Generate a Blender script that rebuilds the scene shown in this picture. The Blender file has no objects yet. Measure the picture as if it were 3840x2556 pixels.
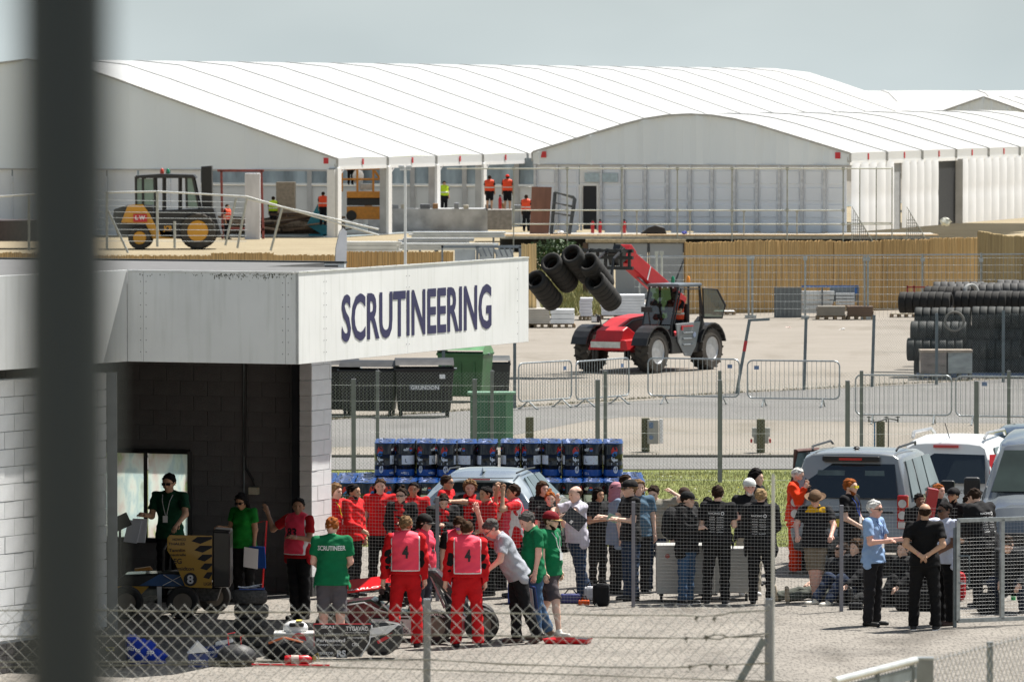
import bpy, math, random
import numpy as np
from mathutils import Vector, Matrix
R = math.radians
random.seed(7)
S = bpy.context.scene
COL = S.collection
# ------------------------------------------------------------ camera, sky, sun
FPX, CH = 24000.0, 7.5            # focal length in pixels of a 3840-wide frame, camera height
PITCH = math.atan((1278 - 345) / FPX)
cam_d = bpy.data.cameras.new('camera')
cam = bpy.data.objects.new('camera', cam_d); COL.objects.link(cam)
cam.location = (0, 0, CH); cam.rotation_euler = (R(90) - PITCH, 0, 0)
cam_d.sensor_width = 36; cam_d.lens = FPX / 3840 * 36
cam_d.clip_start = 0.5; cam_d.clip_end = 6000
cam_d.dof.use_dof = True; cam_d.dof.focus_distance = 92; cam_d.dof.aperture_fstop = 10.5
S.camera = cam
SUNV = Vector((.40, .36, 1)).normalized()
W = bpy.data.worlds.new('World'); S.world = W; W.use_nodes = True
nt = W.node_tree; bg = nt.nodes['Background']
sky = nt.nodes.new('ShaderNodeTexSky'); sky.sky_type = 'NISHITA'; sky.sun_disc = False
sky.sun_elevation = math.asin(SUNV.z); sky.sun_rotation = math.atan2(SUNV.x, SUNV.y)
sky.dust_density = 1.5
tc = nt.nodes.new('ShaderNodeTexCoord')
mp = nt.nodes.new('ShaderNodeMapping'); mp.inputs['Scale'].default_value = (1, 1, 2.6)
nz = nt.nodes.new('ShaderNodeTexNoise'); nz.inputs['Scale'].default_value = 2.6; nz.inputs['Detail'].default_value = 9; nz.inputs['Roughness'].default_value = .56
rp = nt.nodes.new('ShaderNodeValToRGB'); rp.color_ramp.elements[0].position = .46; rp.color_ramp.elements[1].position = .60
sx = nt.nodes.new('ShaderNodeSeparateXYZ')
rz_ = nt.nodes.new('ShaderNodeMapRange'); rz_.inputs[1].default_value = .0; rz_.inputs[2].default_value = .13; rz_.inputs[3].default_value = 1; rz_.inputs[4].default_value = 0
mxm = nt.nodes.new('ShaderNodeMath'); mxm.operation = 'MAXIMUM'
nz2 = nt.nodes.new('ShaderNodeTexNoise'); nz2.inputs['Scale'].default_value = 9; nz2.inputs['Detail'].default_value = 4
crp = nt.nodes.new('ShaderNodeValToRGB')
crp.color_ramp.elements[0].position = .3; crp.color_ramp.elements[0].color = (6.1, 7.0, 7.2, 1)
crp.color_ramp.elements[1].position = .7; crp.color_ramp.elements[1].color = (7.9, 8.8, 8.9, 1)
mx = nt.nodes.new('ShaderNodeMixRGB')
L = nt.links.new
L(tc.outputs['Generated'], mp.inputs[0]); L(mp.outputs[0], nz.inputs[0]); L(nz.outputs[0], rp.inputs[0])
L(tc.outputs['Generated'], sx.inputs[0]); L(sx.outputs[2], rz_.inputs[0])
L(rp.outputs[0], mxm.inputs[0]); L(rz_.outputs[0], mxm.inputs[1])
L(mp.outputs[0], nz2.inputs[0]); L(nz2.outputs[0], crp.inputs[0])
L(mxm.outputs[0], mx.inputs[0]); L(sky.outputs[0], mx.inputs[1]); L(crp.outputs[0], mx.inputs[2])
L(mx.outputs[0], bg.inputs[0]); bg.inputs[1].default_value = .051
sd = bpy.data.lights.new('sun', 'SUN'); sd.energy = 5.0; sd.angle = R(.53); sd.color = (1, .955, .89)
so = bpy.data.objects.new('sun', sd); COL.objects.link(so)
so.rotation_euler = SUNV.to_track_quat('Z', 'Y').to_euler(); so.location = (60, 60, 120)
S.view_settings.view_transform = 'Standard'; S.view_settings.look = 'None'
S.view_settings.exposure = .80; S.view_settings.gamma = 1
S.cycles.max_bounces = 6; S.cycles.transparent_max_bounces = 12
# ------------------------------------------------------------ pixel -> place
SP, CP = math.sin(PITCH), math.cos(PITCH)
def ray(px, py):
    a, b = (px - 1920) / FPX, (1278 - py) / FPX
    return Vector((a, CP + b * SP, -SP + b * CP))
def G(px, py, z=0.0):                       # where the ray meets height z
    r = ray(px, py); t = (z - CH) / r.z
    return Vector((r.x * t, r.y * t, z))
def P(px, py, Y):                           # where the ray meets depth Y
    r = ray(px, py); t = Y / r.y
    return Vector((r.x * t, Y, CH + r.z * t))
# ------------------------------------------------------------ objects
def tag(o, label=None, cat=None, group=None, kind=None):
    if label: o['label'] = label
    if cat: o['category'] = cat
    if group: o['group'] = group
    if kind: o['kind'] = kind
    return o
def thing(name, label, cat, loc=(0, 0, 0), rz=0, group=None):
    o = bpy.data.objects.new(name, None); COL.objects.link(o)
    o.location = loc; o.rotation_euler = (0, 0, rz); o.empty_display_size = .2
    return tag(o, label, cat, group)
def copy_tree(o, parent=None):
    c = o.copy(); COL.objects.link(c); c.parent = parent
    for ch in o.children: copy_tree(ch, c)
    return c
def ofs(o):                                 # matrix of an object's own placement
    return Matrix.Translation(o.location) @ o.rotation_euler.to_matrix().to_4x4()
def mesh_obj(name, me, parent=None, world=False):
    o = bpy.data.objects.new(name, me); COL.objects.link(o)
    if parent is not None:
        o.parent = parent
        if world:
            m = ofs(parent)
            if parent.parent is not None: m = ofs(parent.parent) @ parent.matrix_parent_inverse @ m
            o.matrix_parent_inverse = m.inverted()
    return o
def basis(d, up=(0, 0, 1)):
    d = Vector(d).normalized(); u = Vector(up)
    if abs(d.dot(u)) > .98: u = Vector((0, 1, 0)) if abs(d.y) < .9 else Vector((1, 0, 0))
    s = d.cross(u).normalized(); return d, s, s.cross(d).normalized()
class MB:
    def __init__(self): self.v = []; self.f = []; self.m = []
    def add(self, vs, fs, mi=0):
        n = len(self.v); self.v += [tuple(x) for x in vs]
        self.f += [tuple(i + n for i in f) for f in fs]; self.m += [mi] * len(fs); return self
    def box(self, c, s, rz=0, mi=0, M=None):
        c = Vector(c); hx, hy, hz = s[0] / 2, s[1] / 2, s[2] / 2
        Q = M if M is not None else Matrix.Rotation(rz, 3, 'Z')
        vs = [c + Q @ Vector((x * hx, y * hy, z * hz)) for x in (-1, 1) for y in (-1, 1) for z in (-1, 1)]
        return self.add(vs, [(0, 1, 3, 2), (4, 6, 7, 5), (0, 4, 5, 1), (2, 3, 7, 6), (0, 2, 6, 4), (1, 5, 7, 3)], mi)
    def beam(self, a, b, w, h, mi=0, up=(0, 0, 1)):
        a, b = Vector(a), Vector(b); d, s, u = basis(b - a, up)
        vs = [p + s * (i * w / 2) + u * (j * h / 2) for p in (a, b) for i, j in ((-1, -1), (1, -1), (1, 1), (-1, 1))]
        return self.add(vs, [(3, 2, 1, 0), (4, 5, 6, 7), (0, 1, 5, 4), (1, 2, 6, 5), (2, 3, 7, 6), (3, 0, 4, 7)], mi)
    def cyl(self, a, b, r0, r1=None, n=10, mi=0, cap=True):
        r1 = r0 if r1 is None else r1
        a, b = Vector(a), Vector(b); d, s, u = basis(b - a); vs = []
        for p, r in ((a, r0), (b, r1)):
            for i in range(n):
                t = 2 * math.pi * i / n; vs.append(p + s * (r * math.cos(t)) + u * (r * math.sin(t)))
        fs = [(i, (i + 1) % n, n + (i + 1) % n, n + i) for i in range(n)]
        if cap: fs += [tuple(range(n))[::-1], tuple(range(n, 2 * n))]
        return self.add(vs, fs, mi)
    def tube(self, pts, r, n=6, mi=0):
        pts = [Vector(p) for p in pts]; vs = []; k = len(pts)
        for i, p in enumerate(pts):
            d = (pts[min(i + 1, k - 1)] - pts[max(i - 1, 0)]); _, s, u = basis(d)
            rr = r[i] if isinstance(r, (list, tuple)) else r
            for j in range(n):
                t = 2 * math.pi * j / n; vs.append(p + s * (rr * math.cos(t)) + u * (rr * math.sin(t)))
        fs = [(i * n + j, i * n + (j + 1) % n, (i + 1) * n + (j + 1) % n, (i + 1) * n + j) for i in range(k - 1) for j in range(n)]
        fs += [tuple(range(n))[::-1], tuple(range((k - 1) * n, k * n))]
        return self.add(vs, fs, mi)
    def prism(self, poly, a, b, M=None, mi=0):   # poly in (x,z), extruded along y from a to b
        n = len(poly); vs = [Vector((x, y, z)) for y in (a, b) for x, z in poly]
        if M is not None: vs = [M @ v for v in vs]
        return self.add(vs, [tuple(range(n)), tuple(range(n, 2 * n))[::-1]] + [(i, n + i, n + (i + 1) % n, (i + 1) % n) for i in range(n)], mi)
    def lathe(self, prof, n=20, c=(0, 0, 0), axis='Z', mi=0, closed=False):
        vs = []; c = Vector(c)
        for r, z in prof:
            for i in range(n):
                t = 2 * math.pi * i / n; x, y = r * math.cos(t), r * math.sin(t)
                q = Vector((x, y, z)) if axis == 'Z' else (Vector((z, x, y)) if axis == 'X' else Vector((x, z, y)))
                vs.append(c + q)
        k = len(prof); fs = []
        for i in range(k if closed else k - 1):
            i2 = (i + 1) % k
            fs += [(i * n + j, i * n + (j + 1) % n, i2 * n + (j + 1) % n, i2 * n + j) for j in range(n)]
        if not closed: fs += [tuple(range(n))[::-1], tuple(range((k - 1) * n, k * n))]
        return self.add(vs, fs, mi)
    def ball(self, c, r, n=8, mi=0):
        rx, ry, rz = (r, r, r) if isinstance(r, (int, float)) else r; c = Vector(c); vs = []; m = max(4, n // 2 + 1)
        for i in range(m + 1):
            a = math.pi * i / m
            for j in range(n):
                t = 2 * math.pi * j / n; vs.append(c + Vector((rx * math.sin(a) * math.cos(t), ry * math.sin(a) * math.sin(t), rz * math.cos(a))))
        return self.add(vs, [(i * n + j, (i + 1) * n + j, (i + 1) * n + (j + 1) % n, i * n + (j + 1) % n) for i in range(m) for j in range(n)], mi)
    def mesh(self, name, mats, smooth=False):
        me = bpy.data.meshes.new(name); me.from_pydata(self.v, [], self.f)
        for m in (mats if isinstance(mats, (list, tuple)) else [mats]): me.materials.append(m)
        if any(self.m): me.polygons.foreach_set('material_index', self.m)
        if smooth: me.polygons.foreach_set('use_smooth', [True] * len(self.f))
        me.validate(); me.update(); return me
    def build(self, name, mats, parent=None, world=False, smooth=False, bevel=0, kind=None, label=None):
        o = mesh_obj(name, self.mesh(name, mats, smooth), parent, world)
        if smooth: o.data.set_sharp_from_angle(angle=R(38))
        if bevel:
            b = o.modifiers.new('bevel', 'BEVEL'); b.width = bevel; b.segments = 2; b.limit_method = 'ANGLE'
        if kind: o['kind'] = kind
        if label: o['label'] = label
        return o
# ------------------------------------------------------------ materials
def lin(h):
    h = h.lstrip('#'); c = [int(h[i:i + 2], 16) / 255 for i in (0, 2, 4)]
    return tuple(x / 12.92 if x < .04045 else ((x + .055) / 1.055) ** 2.4 for x in c)
_M = {}
def mat(name, col, rough=.6, metal=0, var=.15, scale=6, bump=0, bscale=40, stretch=None, detail=6, trans=0, emit=0, coat=0, spec=None, col2=None, thr=None):
    if name in _M: return _M[name]
    m = bpy.data.materials.new(name); m.use_nodes = True; t = m.node_tree; b = t.nodes['Principled BSDF']; _M[name] = m
    if isinstance(col, str): col = lin(col)
    b.inputs['Roughness'].default_value = rough; b.inputs['Metallic'].default_value = metal
    if spec is not None: b.inputs['Specular IOR Level'].default_value = spec
    if coat: b.inputs['Coat Weight'].default_value = coat
    tcn = t.nodes.new('ShaderNodeTexCoord'); mpn = t.nodes.new('ShaderNodeMapping'); t.links.new(tcn.outputs['Object'], mpn.inputs[0])
    if stretch: mpn.inputs['Scale'].default_value = stretch
    if var:
        n = t.nodes.new('ShaderNodeTexNoise'); n.inputs['Scale'].default_value = scale; n.inputs['Detail'].default_value = detail
        r = t.nodes.new('ShaderNodeValToRGB'); a, z = (.32, .68) if thr is None else thr
        r.color_ramp.elements[0].position = a; r.color_ramp.elements[1].position = z
        c2 = col2 if col2 is not None else tuple(min(1, x * (1 + var)) for x in col)
        if isinstance(c2, str): c2 = lin(c2)
        c1 = tuple(x * (1 - var) for x in col) if col2 is None else col
        r.color_ramp.elements[0].color = (*c1, 1); r.color_ramp.elements[1].color = (*c2, 1)
        t.links.new(mpn.outputs[0], n.inputs[0]); t.links.new(n.outputs[0], r.inputs[0]); t.links.new(r.outputs[0], b.inputs['Base Color'])
        mr = t.nodes.new('ShaderNodeMapRange'); mr.inputs[3].default_value = max(.02, rough - .08); mr.inputs[4].default_value = min(1, rough + .08)
        t.links.new(n.outputs[0], mr.inputs[0]); t.links.new(mr.outputs[0], b.inputs['Roughness'])
    else: b.inputs['Base Color'].default_value = (*col, 1)
    if bump:
        n = t.nodes.new('ShaderNodeTexNoise'); n.inputs['Scale'].default_value = bscale; n.inputs['Detail'].default_value = 5
        bp = t.nodes.new('ShaderNodeBump'); bp.inputs['Strength'].default_value = bump; bp.inputs['Distance'].default_value = .02
        t.links.new(mpn.outputs[0], n.inputs[0]); t.links.new(n.outputs[0], bp.inputs['Height']); t.links.new(bp.outputs[0], b.inputs['Normal'])
    if trans: b.inputs['Transmission Weight'].default_value = trans
    return m
def paint(name, col, rough=.3): return mat(name, col, rough, 0, .06, 1.5, coat=.4)
def cloth(h, var=.12):
    return mat('cloth_' + h, h, .85, 0, var, 5, bump=.35, bscale=28, spec=.25)
BLK = mat('black_plastic', (.012, .012, .013), .45, var=.2)
RUB = mat('rubber', (.022, .021, .02), .75, var=.35, scale=9, bump=.3)
GALV = mat('galvanised', (.36, .39, .40), .38, .75, .18, 14)
GALVD = mat('galvanised_dull', (.20, .235, .25), .5, .5, .2, 10)
STEEL = mat('steel', (.45, .46, .47), .3, .9, .12, 10)
WHT = mat('white_paint', (.78, .79, .78), .4, var=.05)
DGLASS = mat('dark_glass', (.02, .03, .03), .06, 0, 0, spec=.9)
RED = paint('red_paint', '#c8141c')
# ------------------------------------------------------------ lettering
_TX = {}
def text_verts(s, bold=0.0):
    k = (s, bold)
    if k not in _TX:
        cu = bpy.data.curves.new('t', 'FONT'); cu.body = s; cu.offset = bold; cu.resolution_u = 3; cu.align_x = 'LEFT'
        o = bpy.data.objects.new('t', cu); me = bpy.data.meshes.new_from_object(o)
        v = np.array([x.co[:] for x in me.vertices], float).reshape(-1, 3); f = [tuple(p.vertices) for p in me.polygons]
        bpy.data.objects.remove(o); bpy.data.curves.remove(cu); bpy.data.meshes.remove(me)
        if len(v): v[:, 0] -= v[:, 0].min(); v[:, 1] -= v[:, 1].min()
        _TX[k] = (v, f)
    return _TX[k]
def lettering(mb, s, o, ex, ey, w, h, bold=0.0, mi=0, fn=None, off=.003):
    """flat letters filling a w x h box whose lower-left corner is o, along unit vectors ex and ey"""
    v, f = text_verts(s, bold)
    if not len(v): return
    o, ex, ey = Vector(o), Vector(ex).normalized(), Vector(ey).normalized(); nz = ex.cross(ey)
    sx_, sy_ = w / max(v[:, 0].max(), 1e-6), h / max(v[:, 1].max(), 1e-6)
    vs = [o + ex * (a * sx_) + ey * (b * sy_) + nz * off for a, b, c in v]
    if fn: vs = [fn(p) for p in vs]
    mb.add(vs, f, mi)
# ------------------------------------------------------------ wire panels
def link_mesh(mb, w, h, pitch, r, n=3, barb=True, rnd=None):
    """chain-link panel in the xz plane, origin lower left: two families of diagonals"""
    k = int((w + h) / pitch) + 1
    for i in range(k + 1):
        c = i * pitch
        for sgn in (0, 1):
            x0, z0 = (c, 0) if c <= w else (w, c - w)
            x1, z1 = (c - h, h) if c >= h else (0, c)
            if abs(x0 - x1) < 1e-4: continue
            if sgn: x0, x1 = w - x0, w - x1
            y = r * (1 if sgn else -1)
            mb.cyl((x0, y, z0), (x1, y, z1), r, n=n, cap=False)
            if barb and z1 >= h - 1e-4: mb.cyl((x1, y, h), (x1 - (.02 if not sgn else -.02), y, h + .02), r, n=n, cap=False)
def grid_mesh(mb, w, h, px, pz, r, n=3):
    for i in range(int(w / px) + 1): mb.cyl((i * px, 0, 0), (i * px, 0, h), r, n=n, cap=False)
    for j in range(int(h / pz) + 1): mb.cyl((0, -r * 1.8, j * pz), (w, -r * 1.8, j * pz), r, n=n, cap=False)
def put(o, a, b=None):                      # place a panel whose origin is lower left, running a -> b
    o.location = a
    if b is not None: o.rotation_euler = (0, 0, math.atan2(b[1] - a[1], b[0] - a[0]))
# ============================================================ GROUND
def sheet(name, pts, z, m):
    mb = MB(); mb.add([(p[0], p[1], z) for p in pts], [tuple(range(len(pts)))])
    o = mb.build(name, m); tag(o, kind='structure'); return o
def speckled(name, c1, c2, s1=3.0, s2=90., k=.5, bump=.5, stains=None, fst=None):
    m = bpy.data.materials.new(name); m.use_nodes = True; t = m.node_tree; b = t.nodes['Principled BSDF']; b.inputs['Roughness'].default_value = .9
    b.inputs['Specular IOR Level'].default_value = .2
    tcn = t.nodes.new('ShaderNodeTexCoord')
    def noise(s, d=5, st=None):
        n = t.nodes.new('ShaderNodeTexNoise'); n.inputs['Scale'].default_value = s; n.inputs['Detail'].default_value = d; n.inputs['Roughness'].default_value = .65
        if st:
            q = t.nodes.new('ShaderNodeMapping'); q.inputs['Scale'].default_value = st; t.links.new(tcn.outputs['Object'], q.inputs[0]); t.links.new(q.outputs[0], n.inputs[0])
        else: t.links.new(tcn.outputs['Object'], n.inputs[0])
        return n
    a, f = noise(s1), noise(s2, 4, fst)
    r = t.nodes.new('ShaderNodeValToRGB'); r.color_ramp.elements[0].position = .3; r.color_ramp.elements[1].position = .7
    r.color_ramp.elements[0].color = (*c1, 1); r.color_ramp.elements[1].color = (*c2, 1); t.links.new(a.outputs[0], r.inputs[0])
    r2 = t.nodes.new('ShaderNodeValToRGB'); r2.color_ramp.elements[0].position = .38; r2.color_ramp.elements[1].position = .52
    r2.color_ramp.elements[0].color = (k, k, k, 1); r2.color_ramp.elements[1].color = (1, 1, 1, 1); t.links.new(f.outputs[0], r2.inputs[0])
    mu = t.nodes.new('ShaderNodeMixRGB'); mu.blend_type = 'MULTIPLY'; mu.inputs[0].default_value = 1; t.links.new(r.outputs[0], mu.inputs[1]); t.links.new(r2.outputs[0], mu.inputs[2])
    out = mu
    if stains:
        g = noise(.5, 8, (1, .3, 1)); r3 = t.nodes.new('ShaderNodeValToRGB'); r3.color_ramp.elements[0].position = .36; r3.color_ramp.elements[1].position = .47
        r3.color_ramp.elements[0].color = (*stains, 1); r3.color_ramp.elements[1].color = (1, 1, 1, 1); t.links.new(g.outputs[0], r3.inputs[0])
        m2 = t.nodes.new('ShaderNodeMixRGB'); m2.blend_type = 'MULTIPLY'; m2.inputs[0].default_value = 1; t.links.new(mu.outputs[0], m2.inputs[1]); t.links.new(r3.outputs[0], m2.inputs[2]); out = m2
    t.links.new(out.outputs[0], b.inputs['Base Color'])
    bp = t.nodes.new('ShaderNodeBump'); bp.inputs['Strength'].default_value = bump; bp.inputs['Distance'].default_value = .01; t.links.new(f.outputs[0], bp.inputs['Height']); t.links.new(bp.outputs[0], b.inputs['Normal'])
    return m
M_TAR = speckled('old_tarmac', (.195, .180, .160), (.285, .262, .230), .8, 24, .58, .7, (.70, .69, .68), (1, .16, 1))
M_CONC = speckled('pale_concrete', (.225, .203, .172), (.275, .248, .215), .3, 20, .85, .3, (.86, .85, .83))
M_GREY = speckled('grey_tarmac', (.165, .16, .155), (.20, .195, .187), .4, 20, .8, .3, (.85, .85, .85))
M_SAND = speckled('sandy_ground', (.25, .205, .13), (.32, .27, .18), .3, 8, .8, .3)
M_GRS = speckled('grass_soil', (.13, .16, .04), (.20, .21, .07), 1.2, 14, .7, .6)
base = MB()
for k in range(1):
    base.add([(-3000, 60, -.02), (3000, 60, -.02), (3000, 5000, -.02), (-3000, 5000, -.02)], [(0, 1, 2, 3)])
tag(base.build('ground', M_GRS), kind='structure')
sheet('yard', [(-60, 58), (60, 58), (60, 105.5), (-60, 105.5)], 0, M_TAR)
sheet('road', [(-60, 126), (60, 128.5), (60, 131.4), (-60, 131.4)], 0, M_GREY)
def gl(pts, z=0): return [G(x, y, z) for x, y in pts]
sheet('concrete_apron', [(-60, 131.4), (60, 131.4)] + gl([(4300, 1592), (3840, 1586), (3100, 1577), (2700, 1568), (2370, 1558), (2200, 1575), (1960, 1622), (1700, 1668), (-3000, 1700)]), 0, M_CONC)
sheet('paddock_road', gl([(-3000, 1703), (1700, 1671), (1960, 1624), (2200, 1577), (2370, 1560), (2700, 1570), (3100, 1579), (3840, 1588), (6000, 1625), (6000, 1310), (3840, 1415), (3270, 1448), (2700, 1475), (2500, 1495), (1900, 1528), (1240, 1572), (-3000, 1700)], .004), .004, M_GREY)
sheet('concrete_yard', gl([(-3000, 1640), (1240, 1573), (1900, 1529), (2500, 1496), (2700, 1476), (3270, 1449), (3840, 1416), (6000, 1311), (6000, 1120), (-3000, 1120)], .008), .008, M_CONC)
sheet('site_ground', [(-200, 233), (200, 233), (200, 620), (-200, 620)], 0, M_SAND)
# kerb and the weedy joint
kb = MB(); kb.box((0, 131.45, .0), (120, .16, .10)); tag(kb.build('kerb', speckled('kerb_stone', (.09, .085, .075), (.14, .13, .12)), bevel=.01), kind='structure')
# grassy verge: blades and daisies
rng = np.random.default_rng(3)
def blades(name, pts, hgt, w, m, per=1):
    n = len(pts); v = np.zeros((n * 3, 3)); a = rng.uniform(0, 6.28, n); ln = hgt * rng.uniform(.5, 1.3, n)
    dx, dy = np.cos(a) * w, np.sin(a) * w; tx, ty = rng.normal(0, .35, n) * ln, rng.normal(0, .35, n) * ln
    v[0::3] = pts + np.c_[-dx, -dy, 0 * a]; v[1::3] = pts + np.c_[dx, dy, 0 * a]; v[2::3] = pts + np.c_[tx, ty, ln]
    me = bpy.data.meshes.new(name); me.vertices.add(n * 3); me.vertices.foreach_set('co', v.ravel())
    me.loops.add(n * 3); me.loops.foreach_set('vertex_index', np.arange(n * 3)); me.polygons.add(n)
    me.polygons.foreach_set('loop_start', np.arange(n) * 3); me.polygons.foreach_set('loop_total', np.full(n, 3)); me.update(); me.validate()
    me.materials.append(m); return me
M_BLADE = mat('grass_blade', (.12, .155, .03), .7, var=.3, scale=.5, col2=(.32, .28, .12))
n = 90000; pts = np.c_[rng.uniform(-5.5, 12, n), rng.uniform(105.3, 126.5, n), np.zeros(n) - .01]
o = mesh_obj('verge_grass', blades('verge_grass', pts, .05, .006, M_BLADE)); tag(o, 'mown grass strip between the parked cars and the road', 'grass', kind='stuff')
n = 7000; pts = np.c_[rng.uniform(-4, 12, n), rng.uniform(106, 126, n), np.zeros(n) + .045]
pts = pts[np.sin(pts[:, 0] * 1.3 + np.sin(pts[:, 1] * .8) * 2) + rng.normal(0, .7, len(pts)) > .2]
o = mesh_obj('daisies', blades('daisies', pts, .015, .024, mat('petal', (.75, .74, .66), .6, var=.1))); tag(o, 'white daisies dotted through the grass verge', 'daisies', kind='stuff')
pts = np.c_[rng.uniform(-4, 12, 260), rng.uniform(112, 126, 260), np.zeros(260) + .05]
o = mesh_obj('dandelions', blades('dandelions', pts, .02, .02, mat('yellow_petal', (.75, .6, .03), .6, var=.1))); tag(o, 'yellow dandelions near the far edge of the grass verge', 'dandelions', kind='stuff')
pts = []
for x0, y0, x1, y1 in ((1240, 1573, 1900, 1529), (1900, 1529, 2700, 1476), (2700, 1476, 3840, 1416), (4200, 1398, 3840, 1416)):
    a, b = G(x0, y0), G(x1, y1)
    for i in range(700): p = a.lerp(b, random.random()); pts.append((p.x, p.y + random.gauss(0, .12), 0))
for i in range(500): pts.append((random.uniform(-5, 12), 131.7 + abs(random.gauss(0, .15)), .01))
o = mesh_obj('joint_weeds', blades('joint_weeds', np.array(pts), .06, .012, mat('dry_weed', (.10, .095, .04), .8, var=.3, col2=(.2, .17, .09)))); tag(o, 'dry weeds growing along the tarmac joints', 'weeds', kind='stuff')
# painted flecks and litter on the yard
def scrap(px, py, label, col='#f2f0ee', s=.12, group=None):
    p = G(px, py); mb = MB(); random.seed(px)
    vs = [p + Vector((random.uniform(-s, s), random.uniform(-s, s), random.uniform(.01, s * .6))) for i in range(9)]
    mb.add(vs, [(0, 1, 4, 3), (1, 2, 5, 4), (3, 4, 7, 6), (4, 5, 8, 7)])
    tag(mb.build('litter', mat('litter' + col, col, .6, var=.05)), label, 'litter', group)
scrap(2960, 1230, 'pinkish scrap of litter lying on the pale concrete yard', '#e8c8c0')
scrap(3158, 1238, 'white scrap of paper on the concrete left of the stacked tyres', '#f4f4f2')
# spectator bank in front, out of the frame below
bk = MB(); prof = [(-12, 5.7), (6.5, 5.7), (33, 2.62), (41, 2.5), (54, 0)]
for x in (-80, 80): pass
bk.add([(x, y, z) for y, z in prof for x in (-80, 80)], [(2 * i, 2 * i + 1, 2 * i + 3, 2 * i + 2) for i in range(4)])
tag(bk.build('gravel_bank', M_SAND), kind='structure')
tag(MB().add([(-80, 50, -.005), (80, 50, -.005), (80, 61, -.005), (-80, 61, -.005)], [(0, 1, 2, 3)]).build('bank_foot', M_TAR), kind='structure')
# ============================================================ GARAGE BUILDING
U = Vector((.929, -.370, 0)); V = Vector((.370, .929, 0)); Z = Vector((0, 0, 1))
CN = Vector((-2.79, 83.7, 0))               # near corner of the canopy fascia
ZB, ZT = 3.94, 5.13
def uv(u, v, z=0): return CN + U * u + V * v + Z * z
def panel_mat(name, col):
    m = mat(name, col, .42, 0, .05, 1.2)
    t = m.node_tree; b = t.nodes['Principled BSDF']; src = b.inputs['Base Color'].links[0].from_socket
    tcn = t.nodes.new('ShaderNodeTexCoord'); q = t.nodes.new('ShaderNodeMapping'); q.inputs['Scale'].default_value = (5, 5, .35)
    n = t.nodes.new('ShaderNodeTexNoise'); n.inputs['Scale'].default_value = 2.4; n.inputs['Detail'].default_value = 8
    r = t.nodes.new('ShaderNodeValToRGB'); r.color_ramp.elements[0].position = .3; r.color_ramp.elements[1].position = .5
    r.color_ramp.elements[0].color = (.90, .905, .89, 1); r.color_ramp.elements[1].color = (1, 1, 1, 1)
    x = t.nodes.new('ShaderNodeMixRGB'); x.blend_type = 'MULTIPLY'; x.inputs[0].default_value = 1
    t.links.new(tcn.outputs['Object'], q.inputs[0]); t.links.new(q.outputs[0], n.inputs[0]); t.links.new(n.outputs[0], r.inputs[0])
    t.links.new(src, x.inputs[1]); t.links.new(r.outputs[0], x.inputs[2]); t.links.new(x.outputs[0], b.inputs['Base Color'])
    return m
M_PAN = panel_mat('fascia_panel', (.615, .63, .625)); M_BLOCK = mat('painted_block', (.80, .81, .81), .8, var=.07, scale=4, bump=.35, bscale=60)
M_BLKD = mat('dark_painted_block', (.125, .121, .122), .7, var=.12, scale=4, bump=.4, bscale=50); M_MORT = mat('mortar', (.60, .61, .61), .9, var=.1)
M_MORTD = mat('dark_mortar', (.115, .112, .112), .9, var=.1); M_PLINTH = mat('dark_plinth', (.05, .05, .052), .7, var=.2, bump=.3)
bld = thing('garage_building', 'white panelled garage with a deep canopy over a dark open bay', 'building', uv(-1, 3), 0)
def slab(name, a, b, z0, z1, th, m, parent=bld, inward=V, bevel=.004, label=None):
    """upright slab whose outer face runs a -> b; its thickness goes along inward"""
    mb = MB(); mid = (a + b) / 2 + inward * (th / 2); ln = (b - a).length
    mb.box(mid + Z * ((z0 + z1) / 2), (ln, th, z1 - z0), math.atan2((b - a).y, (b - a).x))
    return mb.build(name, m, parent, True, bevel=bevel, label=label)
# sign fascia (three panels), camera-facing fascia (panels), side fascia
M_SIGN = panel_mat('sunlit_panel', (.82, .83, .82))  # lighter copy of the fascia panel: sun on this side put into the colour
sign = slab('sign_panel', uv(0, .0), uv(0, .86), ZB, ZT, .05, M_SIGN, inward=-U)
for a, b in ((.863, 3.70), (3.703, 7.80), (7.805, 8.18)): slab('sign_panel', uv(0, a), uv(0, b), ZB, ZT, .05, M_SIGN, inward=-U)
for a, b in ((-.004, -.19), (-.193, -2.24), (-2.243, -2.475)): slab('fascia_panel', uv(b, -.0), uv(a, -.0), ZB, ZT, .05, M_PAN, inward=V)
FL = uv(-2.475, 0)                           # the re-entrant corner
fd = Vector((-.476, -.88, 0)).normalized()  # side fascia running towards the camera
for i in range(3): slab('side_fascia_panel', FL + fd * (1.9 * i + .003) , FL + fd * (1.9 * (i + 1)), ZB, ZT + .02, .05, M_PAN, inward=Vector((fd.y, -fd.x, 0)).normalized() * (1 if Vector((fd.y, -fd.x, 0)).x < 0 else -1))
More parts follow.
